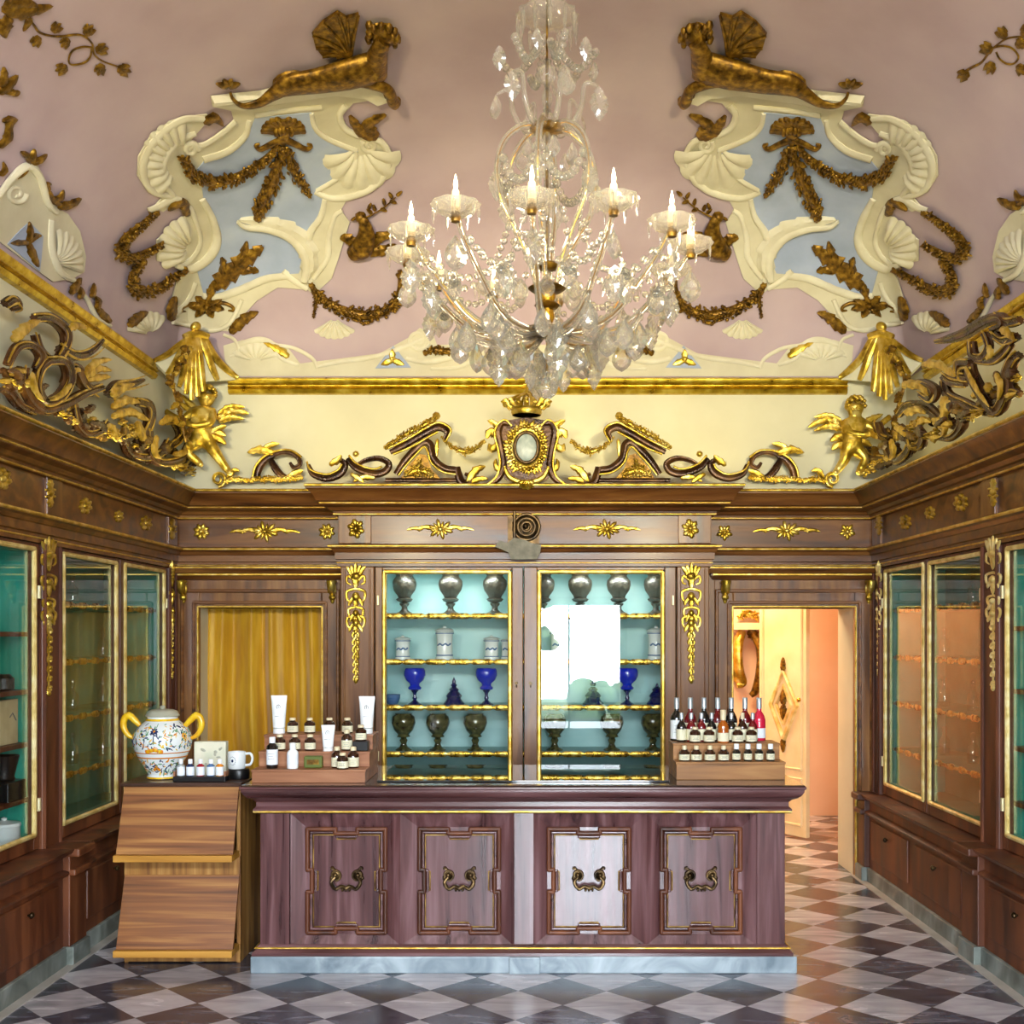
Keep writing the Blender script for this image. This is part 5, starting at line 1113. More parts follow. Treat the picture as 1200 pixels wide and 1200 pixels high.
# crowned oval shield in the middle
fX = planeY(7.99)
el = lambda a, b, n=40, c=(617,526): [(c[0]+a*math.cos(2*PI*k/n), c[1]+b*math.sin(2*PI*k/n)) for k in range(n)]
t = thing('crowned_shield', fX(617,572,0), 'gilt crowned shield with pale oval stone in the middle of the cornice', 'shield')
MB().poly([(583,500),(592,494),(617,490),(642,494),(651,500),(647,520),(650,545),(642,562),(617,573),(592,562),(584,545),(587,520)], 0, 5).map(fX).build('back_board', CV, t, bevel=.004)
b = MB()
rnd = random.Random(4)
for k in range(46):
    a = 2*PI*k/46; r = rnd.uniform(.92,1.12); b.leaf([(617+15*math.cos(a), 526+19*math.sin(a)), (617+27*r*math.cos(a+.12), 526+32*r*math.sin(a+.12))], 7, 3.5, 2, .3, 5)
for k in range(26): a = 2*PI*k/26; b.blob(617+20*math.cos(a), 526+25*math.sin(a), 3, 3, 4, 7)
b.map(fX).build('gilt_wreath', GD_, t)
b = MB(); P = el(13.5, 17.5); b.stroke(P + P[:1], [2.2,2.2], 8, 9, sm=0); b.map(fX).build('oval_rim', M['bronze'], t)
b = MB(); n = 32; vs = []
for q in (0,.4,.75,.95,1.0):
    for k in range(n): a = 2*PI*k/n; vs.append((617+12.5*q*math.cos(a), 526+16.5*q*math.sin(a), 9+3*math.sqrt(max(0,1-q*q))))
b.add(vs, [(i*n+k, i*n+(k+1)%n, (i+1)*n+(k+1)%n, (i+1)*n+k) for i in range(4) for k in range(n)]); b.map(fX).build('oval_stone', M['cameo'], t)
for s in (-1, 1):
    X_ = lambda u: 617+s*u
    MB().stroke([(X_(20),498),(X_(28),497),(X_(33),506),(X_(31),520),(X_(28),535),(X_(27),548),(X_(32),560),(X_(40),567)], [3,4,4.5,4,3.5,4,4.5,3], 8, 6).map(fX).build('side_scroll', CV, t)
    MB().stroke([(X_(17),501),(X_(25),494),(X_(34),500),(X_(37),512),(X_(33),528),(X_(31),546),(X_(35),560),(X_(45),569)], [1.3,1.4], 6, 10).map(fX).build('gilt_edge', GD_, t)
    for sp, wd in (([(X_(32),514),(X_(42),507),(X_(47),516)],13),([(X_(33),520),(X_(41),528),(X_(44),520)],10),([(X_(30),505),(X_(38),497),(X_(46),494)],9),([(X_(30),556),(X_(36),546),(X_(35),538)],8)): MB().leaf(sp, wd, 5, 3, .4, 6).map(fX).build('gilt_leaf', GD_, t)
    MB().stroke([(X_(26),548),(X_(20),560),(X_(8),566),(X_(0),567)], [2,3,3.5,3.5], 8, 9).map(fX).build('swag', GD_, t)
b = MB(); b.fan((617,562), PI*.1, PI*.9, 2, 13, 6, 5, 9, 1.1); b.map(fX).build('shell', GD_, t)
# crown: jewelled band, leaves, arches and cross spike
cpz = fX(617,488,6); cw = .0059
b = MB(); b.lathe([(17*cw,0),(18.5*cw,3*cw),(18*cw,6*cw),(20*cw,8*cw),(17*cw,8*cw),(16*cw,0)], cpz, 24); crown = b.build('crown', GD_, t)
b = MB()
for k in range(9):
    a = PI + PI*k/8; b.tube([cpz + Vector((18*cw*math.cos(a), 18*cw*math.sin(a)*.8, 8*cw)), cpz + Vector((27*cw*math.cos(a), 24*cw*math.sin(a)*.8, 17*cw)), cpz + Vector((30*cw*math.cos(a), 27*cw*math.sin(a)*.8, 16*cw))], [.02,.018,.006], 7); b.ell(cpz + Vector((25*cw*math.cos(a), 22*cw*math.sin(a)*.8, 13*cw)), .02,.02,.024, 7, 5)
b.build('crown_leaves', GD_, crown)
for k in range(4):
    a = PI*k/4+.3; MB().tube(cr([cpz + Vector((18*cw*math.cos(a), 18*cw*math.sin(a)*.8, 8*cw)), cpz + Vector((17*cw*math.cos(a), 17*cw*math.sin(a)*.8, 19*cw)), cpz + Vector((0,0,25*cw)), cpz - Vector((17*cw*math.cos(a), 17*cw*math.sin(a)*.8, -19*cw)), cpz - Vector((18*cw*math.cos(a), 18*cw*math.sin(a)*.8, -8*cw))], 5), .010, 7).build('crown_arch', GD_, crown)
b = MB(); b.ell(cpz + Vector((0,0,27*cw)), .02,.02,.02); b.tube([cpz + Vector((0,0,27*cw)), cpz + Vector((0,0,45*cw))], [.008,.003], 7); b.tube([cpz + Vector((-.022,0,36*cw)), cpz + Vector((.022,0,36*cw))], .005, 7); b.build('cross', GD_, crown)

# corner canopies: a small gilded tent with a ball on top in each far corner
def cornerfn(mir):
    def fn(u, v, w=0):
        q = min(max((u-178)/94, 0), 1); Y = 7.86 + (8.40-7.86)*q + (.06*(1-q) if mir else 0); X_ = planeY(Y)(u, v, 0) if not mir else planeY(Y)(1262-u, v, 0)
        s = Y/F; return X_ + Vector((w*s*.6*(-1 if mir else 1), -w*s*.8, 0))
    return fn
def canopy(mir, label):
    fn = cornerfn(mir); t = thing('corner_canopy', fn(226,470,0), label, 'canopy')
    MB().poly([(212,398),(240,398),(250,420),(274,446),(240,448),(225,470),(206,452),(186,432),(178,424),(200,412)], 0, 6).map(fn).build('lining', M['cream'], t, smooth=0)
    for e, m_ in (((178,424),(205,408)),((193,440),(210,412)),((207,455),(216,420)),((215,463),(219.5,422)),((222,470),(223,425)),((229,466),(227,423)),((236,460),(231,420)),((252,447),(240,416)),((275,444),(249,420))):
        MB().stroke([(226+(m_[0]-224)*.25,394),((226+m_[0])/2,400),m_,((m_[0]+e[0])/2,(m_[1]+e[1])/2+2),e], [2.4,4,4.2,4,2.6], 8, 8, .9).map(fn).build('gilt_rib', GD_, t)
    MB().stroke([(212,397),(226,393),(241,397)], [4,5,4], 8, 9).map(fn).build('gilt_collar', GD_, t); MB().ell((226,385,9), 6.2, 6.2, 6.2, 12, 8).map(fn).build('ball', GD_, t)
canopy(False, 'gilded ribbed canopy with ball in the left far corner above a cherub'); canopy(True, 'gilded ribbed canopy with ball in the right far corner above a cherub')
# leaf sprays climbing in the corners beside the cherubs
def spray(mir, label):
    fn = cornerfn(mir); b = MB(); b.stroke([(214,520,14),(204,480,16),(196,450,18),(204,424,18),(214,412,18)], [2.4,2,1.6,1], 7); o = tag(b.map(fn).build('leaf_spray', M['gold_old'], smooth=60), label, 'leaf spray')
    rnd = random.Random(8)
    for k in range(22):
        tq = k/21; c = along(cr([Vector((216,520,0)), Vector((204,480,0)), Vector((195,450,0)), Vector((203,424,0)), Vector((216,410,0))], 6), tq); a = rnd.uniform(0, 6.28); l = rnd.uniform(9, 15)
        MB().leaf([(c.x, c.y), (c.x+l*math.cos(a)*.8, c.y+l*math.sin(a))], 9, 4, 3, .45, 16+rnd.uniform(0,6)).map(fn).build('leaf', M['gold_old'] if k % 3 else GD_, o, smooth=60)
spray(False, 'gilt leaf spray climbing behind the left cherub up to the canopy'); spray(True, 'gilt leaf spray climbing behind the right cherub up to the canopy')

# ---- big scroll carvings along the side walls
ql = lambda P: [(.275*p[0], 340+.275*p[1]) + tuple(p[2:]) for p in P]
qr = lambda P: [(900+.25*p[0], 340+.25*p[1]) + tuple(p[2:]) for p in P]
def S(q, P, r, w=6): return ('s', q(P), r, w)
def Lf(q, P, wd, lb, w=9): return ('l', q(P), wd, lb, w)
fLw, fRw = planeX(-2.56), planeX(2.45)
def side_carve(fn, name, label, darks, golds, fruit, loc, base):
    t = thing(name, fn(*loc), label, 'carved cresting')
    for P, r, w in darks:
        MB().stroke(P, [x*1.15 for x in r], 14, w, .9, rib=.3).map(fn).build('scroll', CV, t, smooth=28)
        for sd_ in (-1, 1): MB().stroke([(p[0]+sd_*r[0]*.35, p[1]+sd_*r[0]*.8) for p in P], [x*.27 for x in r], 6, w+r[0]*.6, .9).map(fn).build('gilt_edge', GD_, t, smooth=60)
    # thick undergrowth of carved leaves along the foot of the scrolls
    us = [p[0] for P, r, w in darks for p in P]; u0, u1 = min(us), max(us); rnd = random.Random(int(u0)+5)
    path = cr([Vector((u, v, 0)) for u, v in base], 6)
    for k in range(30):
        c = along(path, k/29); a = rnd.uniform(-2.9, -.25); l = rnd.uniform(11, 24); u, v = c.x + rnd.uniform(-4, 4), c.y - rnd.uniform(0, 22)
        MB().leaf([(u, v), (u+l*.55*math.cos(a)+rnd.uniform(-3,3), v+l*.55*math.sin(a)), (u+l*math.cos(a), v+l*math.sin(a)*.8)], rnd.uniform(9, 14), 5, 4, .45, rnd.uniform(2, 12)).map(fn).build('carved_leaf', (CV, CV, M['gold_old'], GD_)[k % 4], t, smooth=60)
    for P, wd, lb, w in golds: MB().leaf(P, wd, wd*.35, lb, .4, w).map(fn).build('gilt_leaf', GD_, t, smooth=60)
    for P, ws, sd in fruit: MB().garland(P, ws, 8, 1.3, sd, 6).map(fn).build('gilt_fruit', GD_, t, smooth=60)
l_ = ql
side_carve(fLw, 'scroll_carving', 'great open carved scroll on the left cornice nearest the viewer',
  [(l_([(78,330),(72,400),(105,470),(160,508),(250,482),(330,440),(405,412)]), [4,5,6,6,5,4], 8), (l_([(165,300),(235,305),(258,375),(220,450),(150,478),(118,410),(132,335),(165,300)]), [5,6,6,6,5,5], 10), (l_([(110,118),(175,118),(238,165),(248,225),(215,290)]), [5,6,6,5,4], 9),
   (l_([(-10,320),(30,245),(90,235),(132,280),(108,335)]), [4,5,5,5,3], 11), (l_([(225,245),(290,278),(355,262),(412,210)]), [6,5.5,4,1.6], 8), (l_([(120,190),(140,250),(180,290)]), [4,4,3], 8), (l_([(-10,60),(25,40),(48,68),(20,80)]), [5,5,4,3], 8), (l_([(-12,420),(20,440),(60,490),(120,520)]), [4,5,5,4], 6), (l_([(250,400),(290,330),(330,400),(380,440)]), [5,6,6,4], 7)],
  [(l_([(10,215),(60,165),(125,125)]), 17, 4, 12), (l_([(245,170),(285,150),(325,165)]), 11, 3, 12), (l_([(320,375),(380,335),(440,345)]), 12, 4, 10), (l_([(325,365),(370,310),(440,295)]), 12, 4, 10), (l_([(330,385),(400,370),(435,372)]), 10, 3, 10), (l_([(5,360),(50,345),(75,355)]), 10, 3, 10), (l_([(260,360),(280,340),(310,345)]), 12, 3, 10), (l_([(85,350),(100,430),(140,480)]), 9, 3, 14), (l_([(245,400),(200,450),(150,470)]), 8, 3, 16)],
  [(l_([(10,380),(20,400),(50,410)]), [6,12,5], 21), (l_([(215,520),(250,535),(290,570)]), [6,15,7], 22)], (40,478,0), [(2,455),(40,478),(90,505)])
side_carve(fLw, 'scroll_carving', 'carved scroll with gilt seated figure and fruit along the left cornice towards the corner',
  [(l_([(290,500),(305,570),(345,612),(400,600),(430,560)]), [4,5,5,4,3], 7), (l_([(430,450),(465,410),(520,400),(578,382)]), [6,7,5,1.8], 10), (l_([(500,620),(525,690),(590,712),(660,690),(690,640)]), [4,5,5,4,3], 7), (l_([(550,475),(595,490),(610,545),(580,620),(545,650)]), [5,6,5,4,3], 8), (l_([(600,600),(610,700),(660,735),(740,715),(775,650),(750,620)]), [4,5,5,5,4,3], 9), (l_([(670,560),(715,560),(740,620),(700,660)]), [4,5,4,3], 8), (l_([(750,780),(800,720),(860,730),(880,790)]), [4,5,5,4], 7)],
  [(l_([(425,450),(470,415),(520,400)]), 14, 4, 14), (l_([(440,500),(500,470),(560,480)]), 14, 4, 10), (l_([(540,560),(560,620),(580,650)]), 12, 3, 12), (l_([(620,620),(610,690),(640,720)]), 9, 3, 13), (l_([(440,540),(520,520),(600,560)]), 13, 4, 10), (l_([(690,700),(740,690),(760,660)]), 9, 3, 13), (l_([(640,570),(690,545),(720,580)]), 11, 3, 11)],
  [(l_([(420,600),(470,630),(530,610)]), [7,13,6], 23), (l_([(700,745),(750,760),(800,780),(850,800)]), [8,14,12,6], 24), (l_([(480,560),(520,590),(560,600)]), [7,14,6], 25), (l_([(530,660),(560,672),(600,660)]), [5,9,5], 26)], (150,520,0), [(85,505),(140,530),(185,550),(232,566)])
r_ = qr
side_carve(fRw, 'scroll_carving', 'great open carved scroll on the right cornice nearest the viewer',
  [(r_([(820,243),(900,225),(970,200),(1050,150),(1125,128),(1140,165),(1085,190)]), [2,5,6,6,6,5,4], 9), (r_([(985,345),(995,400),(1050,500),(1108,568),(1150,490),(1158,400),(1185,330),(1215,300)]), [5,6,6,6,6,6,5], 9), (r_([(1020,325),(1090,330),(1140,300),(1180,250)]), [5,5,5,4], 10), (r_([(990,345),(940,350),(935,400),(975,410)]), [6,6,5,4], 9), (r_([(850,425),(870,490),(950,530),(1010,560),(1085,580)]), [4,5,5,5,4], 6), (r_([(1000,240),(1010,305),(1055,312),(1080,260),(1060,200)]), [4,5,5,4,4], 11), (r_([(1100,210),(1150,240),(1210,215)]), [5,5,5], 10), (r_([(1110,120),(1160,150),(1215,140)]), [5,6,5], 8), (r_([(1140,520),(1180,480),(1215,490)]), [4,5,4], 8), (r_([(860,400),(900,430),(960,440)]), [5,6,4], 8)],
  [(r_([(775,350),(850,350),(925,410)]), 13, 4, 12), (r_([(1150,180),(1180,200),(1215,240)]), 12, 3, 14), (r_([(1090,260),(1100,300),(1080,330)]), 9, 3, 14), (r_([(1130,390),(1150,450),(1140,520)]), 9, 3, 15), (r_([(1160,500),(1190,490),(1215,480)]), 9, 3, 12), (r_([(880,380),(910,380),(930,410)]), 10, 3, 12), (r_([(985,360),(1040,470),(1100,550)]), 7, 3, 15)],
  [(r_([(960,600),(1000,585),(1045,570)]), [7,16,7], 31), (r_([(1190,430),(1205,410),(1215,400)]), [5,12,5], 32)], (1150,480,0), [(1198,462),(1165,480),(1120,502)])
side_carve(fRw, 'scroll_carving', 'carved scroll with gilt horn and fruit along the right cornice towards the corner',
  [(r_([(640,590),(690,540),(770,550),(835,600)]), [3,5,6,4], 7), (r_([(715,450),(765,440),(818,470),(800,512),(752,485)]), [4,6,6,5,3], 10), (r_([(645,640),(690,680),(700,720)]), [5,5,3], 9), (r_([(590,740),(625,800),(680,770),(700,720)]), [4,5,5,3], 8), (r_([(820,690),(890,690),(940,630),(920,560)]), [3,4,5,4], 7), (r_([(480,750),(520,780),(590,790)]), [4,5,4], 8), (r_([(690,720),(740,730),(755,680),(730,640)]), [4,5,4,3], 7), (r_([(540,620),(560,680),(600,700)]), [4,5,4], 7)],
  [(r_([(690,440),(760,445),(812,500)]), 12, 4, 14), (r_([(865,500),(870,560),(850,620)]), 15, 4, 9), (r_([(860,620),(865,660),(850,690)]), 10, 3, 9), (r_([(630,700),(640,760),(625,800)]), 9, 3, 13), (r_([(690,580),(740,560),(790,580)]), 12, 4, 11), (r_([(650,640),(680,660),(700,690)]), 10, 3, 13), (r_([(470,690),(520,670),(560,700)]), 12, 4, 10), (r_([(720,640),(770,610),(810,620)]), 12, 4, 10)],
  [(r_([(770,690),(800,672),(835,660)]), [6,13,6], 33), (r_([(440,870),(490,850),(540,820),(580,800)]), [6,14,13,6], 34), (r_([(690,650),(720,640),(760,600)]), [6,14,7], 35), (r_([(700,730),(720,735),(740,740)]), [5,9,5], 36)], (1060,540,0), [(1125,502),(1085,522),(1045,545),(1008,566)])

# ---- the two cherubs
def cherub(fn, label, head, J, wings, drape, face):
    """J = list of (name, u, v, w, radius px, parent)"""
    t = thing('cherub', fn(J[0][1], 566, 0), label, 'cherub')
    s = 8.28/F; names = [j[0] for j in J]; org = wloc(t)
    me = bpy.data.meshes.new('body'); vs = [fn(j[1], j[2], j[3]) - org for j in J]; es = [(names.index(j[5]), i) for i, j in enumerate(J) if j[5]]
    rad = [j[4]*s*(1.42 if j[0] in ('head','crown') else 1.24) for j in J]
    for hand, dr in [(n, J[i]) for i, n in enumerate(names) if n.startswith('hand')]:
        hi = names.index(hand); pa = vs[es[[e[1] for e in es].index(hi)][0]]; d = (vs[hi]-pa).normalized(); side = d.cross(Vector((0,1,0))).normalized()
        for k in range(5):
            o = (k-2)*.35; dd = (d + side*o*(1.6 if k == 0 else .8)).normalized(); l = (.018,.026,.028,.026,.021)[k]
            vs.append(vs[hi] + dd*(l+.014)); es.append((hi, len(vs)-1)); rad.append(.0058)
    me.from_pydata(vs, es, []); me.update(); o = bpy.data.objects.new('body', me); C.objects.link(o); o.parent = t; me.materials.append(GD_)
    sk = o.modifiers.new('skin', 'SKIN'); sk.use_smooth_shade = True
    for i, r in enumerate(rad): me.skin_vertices[0].data[i].radius = (r, r)
    me.skin_vertices[0].data[0].use_root = True
    sd = o.modifiers.new('sub', 'SUBSURF'); sd.levels = 2; sd.render_levels = 2
    b = MB(); rnd = random.Random(3); hx, hy, hw, hr = head; hr *= 1.08
    R_ = hr*1.0
    for k in range(90):
        d = Vector((rnd.gauss(0,1), rnd.gauss(0,1), rnd.gauss(0,1))).normalized()
        if d.y > .35 or (d.z > .45 and d.y > -.45): continue
        b.ell((hx+d.x*R_*1.02, hy-2+d.y*R_*1.08, hw+d.z*R_), 2.7, 2.5, 2.5, 6, 5)
    b.map(fn).build('hair', GD_, o)
    b = MB(); fx, fy = face
    b.ell((fx, fy+1, hw+hr*.96), 1.1, 1.8, 2.2, 7, 5)
    for q in (-1, 1): b.ell((fx+q*2.8, fy-.8, hw+hr*.92), 1.1, .8, .8, 7, 5); b.ell((fx+q*3.4, fy+2.8, hw+hr*.72), 2.2, 2.0, 2.0, 7, 5)
    b.ell((fx, fy+4.2, hw+hr*.9), 1.7, .7, .9, 7, 5); b.map(fn).build('face', GD_, o)
    for W_ in wings:
        b = MB()
        for sp, wd in W_: b.leaf(sp, wd, 4, 5, .35, 4)
        b.map(fn).build('wing', GD_, o, smooth=60)
    b = MB()
    for sp, wd in drape: b.leaf(sp, wd, 5, 3, .4, 14)
    b.map(fn).build('leaf_girdle', GD_, o, smooth=60)
fch = planeY(8.34)
cherub(fch, 'gilded winged cherub standing in the left far corner above the cornice', (246,467,14,9.5),
  [('pelvis',240,514,12,9,None),('belly',240,502,13,9.5,'pelvis'),('chest',242,489,13,9,'belly'),('neck',244,479,13,4.5,'chest'),('head',246,470,14,8.2,'neck'),('crown',246,463,14,7.5,'head'),
   ('sh_r',253,485,13,5,'chest'),('el_r',253,500,20,4,'sh_r'),('wr_r',236,504,26,3,'el_r'),('hand_r',229,502,27,3,'wr_r'),('sh_l',231,485,14,5,'chest'),('el_l',219,496,18,4,'sh_l'),('wr_l',208,491,20,3,'el_l'),('hand_l',203,488,20,3,'wr_l'),
   ('hip_l',234,520,13,7.5,'pelvis'),('kn_l',223,532,18,5.2,'hip_l'),('an_l',238,545,14,3.6,'kn_l'),('ft_l',242,549,18,2.8,'an_l'),('hip_r',247,519,13,7.8,'pelvis'),('kn_r',259,536,17,5.4,'hip_r'),('an_r',270,553,13,3.6,'kn_r'),('ft_r',276,558,17,2.8,'an_r')],
  [[([(256,492),(272,482),(294,486)],11),([(256,488),(270,478),(289,478)],9),([(258,495),(272,490),(288,492)],9)], [([(236,488),(222,480),(208,470)],10),([(236,484),(224,474),(212,462)],9)]],
  [([(240,512),(255,508),(270,514)],13),([(242,516),(258,516),(270,524)],12),([(240,514),(228,512),(218,518)],11),([(250,512),(262,504),(270,502)],9)], (247,468))
cherub(fch, 'gilded winged cherub standing in the right far corner above the cornice', (999,480,14,9.5),
  [('pelvis',993,524,12,8.5,None),('belly',996,514,13,9,'pelvis'),('chest',999,502,13,9,'belly'),('neck',999,491,13,4.5,'chest'),('head',998,482,14,8.2,'neck'),('crown',999,475,14,7.5,'head'),
   ('sh_r',988,499,13,5,'chest'),('el_r',990,511,20,4,'sh_r'),('wr_r',1003,514,26,3,'el_r'),('hand_r',1011,513,27,3,'wr_r'),('sh_l',1010,499,14,5,'chest'),('el_l',1020,508,18,4,'sh_l'),('wr_l',1028,499,20,3,'el_l'),('hand_l',1033,495,20,3,'wr_l'),
   ('hip_l',999,530,13,7,'pelvis'),('kn_l',1010,540,18,5.2,'hip_l'),('an_l',1004,552,14,3.6,'kn_l'),('ft_l',1000,558,18,2.8,'an_l'),('hip_r',989,530,13,7.5,'pelvis'),('kn_r',986,541,17,5.4,'hip_r'),('an_r',978,553,13,3.6,'kn_r'),('ft_r',973,558,17,2.8,'an_r')],
  [[([(986,500),(968,492),(945,502)],11),([(986,496),(970,488),(952,490)],9),([(986,504),(970,500),(952,506)],9)], [([(1008,500),(1020,492),(1034,486)],10)]],
  [([(992,520),(980,514),(968,520)],13),([(992,524),(978,524),(970,530)],11),([(996,522),(1008,520),(1018,526)],11)], (997,481))
# ------------------------------------------------------------------ vessels in the middle cabinet
YSH = YC+.24
def pot(name, profs, loc, label, cat, group=None):
    """a lathe-turned vessel: profs = list of (part name, material, [(r, z)], n)"""
    t = thing(name, loc, label, cat, group)
    for nm, mk, pr, n in profs: MB().lathe(pr, loc, n).build(nm, M[mk] if isinstance(mk, str) else mk, t, smooth=50)
    return t
def shx(u): return (u-VX)*YSH/F
ORD = ['first', 'second', 'third', 'fourth', 'fifth', 'sixth', 'seventh', 'eighth']
urn_p = [('bowl','pewter',[(.012,.085),(.05,.10),(.062,.115),(.045,.125),(.05,.14),(.078,.18),(.088,.22),(.085,.25),(.065,.275),(.058,.285),(.062,.295)],22),('foot','pewter',[(.06,0),(.062,.012),(.04,.024),(.022,.04),(.02,.06),(.034,.075),(.036,.085),(.012,.09)],22),('lid','pewter',[(.064,.295),(.066,.299),(.04,.304),(.012,.308),(.014,.312),(.001,.315)],18)]
U0 = None
def shelf_row(proto_fn, items):
    o = None
    for u, z, label, sc in items:
        loc = (shx(u), YSH, z+.0005)
        if o is None: o = proto_fn(loc, label)
        else: dup(o, loc, label)
        if sc != 1: (o if o.get('label') == label else bpy.context.scene.objects[-1]).scale = (sc,)*3
    return o
Z1, Z2, Z3, Z4 = CSH
shelf_row(lambda l, lb: pot('engraved_urn', urn_p, l, lb, 'urn'), [(474,Z1,'smoky engraved urn on the top shelf nearest the left pilaster',1),(528,Z1,'smoky engraved urn in the middle of the top shelf behind the left door',1),(580,Z1,'smoky engraved urn at the right end of the top shelf behind the left door',1),
   (636,Z1,'smoky engraved urn half hidden by the left frame of the right cabinet door',1),(680,Z1,'smoky engraved urn on the top shelf, second behind the right door',1),(725,Z1,'smoky engraved urn on the top shelf, third behind the right door',1),(768.5,Z1,'smoky engraved urn half hidden by the right frame of the right cabinet door',1)])
def albarello(h, r):
    def f(loc, lb):
        t = pot('ceramic_jar', [('body','ceram',[(r*.95,0),(r,.012),(r*.86,.03),(r*.84,h*.5),(r*.88,h*.72),(r*1.02,h*.8),(r*.8,h*.84)],22),('lid','ceram',[(r*1.05,h*.84),(r*1.06,h*.86),(r*.7,h*.91),(r*.2,h*.94),(r*.24,h*.97),(.001,h)],20)], loc, lb, 'jar')
        b = MB()
        for z in (.14,.78): b.lathe([(r*.90 if z < .5 else r*1.0,h*z-.004),(r*.93 if z < .5 else r*1.01,h*z),(r*.90 if z < .5 else r*1.0,h*z+.004)], loc, 22)
        b.tube([Vector(loc)+Vector((r*.855*math.sin(a), -r*.855*math.cos(a), h*.45+.006*math.sin(a*9))) for a in [(-.9+1.8*k/16) for k in range(17)]], .006, 6)
        b.build('blue_decoration', M['ceram_blue'], t); return t
    return f
shelf_row(albarello(.18,.058), [(472,Z2,'short white lidded jar with blue marks at the left end of the second shelf',1),(576,Z2,'short white lidded jar with blue marks at the right of the left door',1),(596,Z2,'white lidded jar cut by the right frame of the left cabinet door',.9),(713,Z2,'short pale lidded jar in the middle of the second shelf behind the right door',1)])
shelf_row(albarello(.25,.068), [(521,Z2,'tall white lidded jar with blue band in the middle of the second shelf',1),(769,Z2,'tall white jar half hidden by the right frame of the right door',1),(655,Z2,'tall pale jar seen through the bright reflection in the right door',.95)])
gob = [('bowl','cobalt',[(.02,.105),(.045,.112),(.05,.125),(.034,.14),(.036,.155),(.066,.18),(.08,.215),(.078,.245),(.07,.265),(.066,.262),(.07,.235),(.03,.17),(.001,.165)],24),('stem','cobalt_dk',[(.05,0),(.052,.006),(.03,.018),(.012,.034),(.018,.05),(.011,.065),(.014,.085),(.03,.105)],20)]
shelf_row(lambda l, lb: pot('blue_goblet', gob, l, lb, 'goblet'), [(486,Z3,'cobalt blue glass goblet left on the third shelf behind the left door',1),(570,Z3,'cobalt blue glass goblet right on the third shelf behind the left door',1),(735,Z3,'cobalt blue glass goblet on the third shelf behind the right door',1)])
dec = [('base','cobalt_dk',[(.075,0),(.078,.012),(.06,.03),(.05,.05),(.06,.065),(.045,.085),(.03,.10),(.038,.112),(.016,.13)],20),('stopper','cobalt_dk',[(.014,.13),(.024,.142),(.012,.158),(.016,.168),(.002,.20)],16)]
shelf_row(lambda l, lb: pot('tiered_decanter', dec, l, lb, 'decanter'), [(532,Z3,'dark blue tiered decanter between the two blue goblets',1),(695,Z3,'dark blue tiered decanter left of the single blue goblet',1.05),(770,Z3,'dark blue tiered decanter at the right frame of the right door',.8)])
ou = [('bowl','olive',[(.02,.09),(.05,.10),(.04,.115),(.07,.15),(.088,.20),(.08,.245),(.06,.262),(.064,.27)],22),('foot','olive',[(.06,0),(.06,.01),(.03,.025),(.02,.05),(.03,.075),(.02,.09)],20)]
shelf_row(lambda l, lb: pot('olive_urn', ou, l, lb, 'urn'), [(473,Z4,'olive glass urn at the left end of the fourth shelf',1),(513,Z4,'olive glass urn second from the left on the fourth shelf',1),(557,Z4,'olive glass urn third from the left on the fourth shelf',1),(650,Z4,'olive glass urn on the fourth shelf within the white reflection',1),(717,Z4,'olive glass urn on the fourth shelf below the single blue goblet',1),(765,Z4,'olive glass urn on the fourth shelf at the far right frame',1)])
pot('lavender_bowl', [('bowl','ceram_blue',[(.02,0),(.04,.01),(.055,.05),(.058,.075),(.05,.07),(.001,.03)],18)], (shx(460), YSH, Z3+.0005), 'small lavender blue bowl beside the left frame of the third shelf', 'bowl')

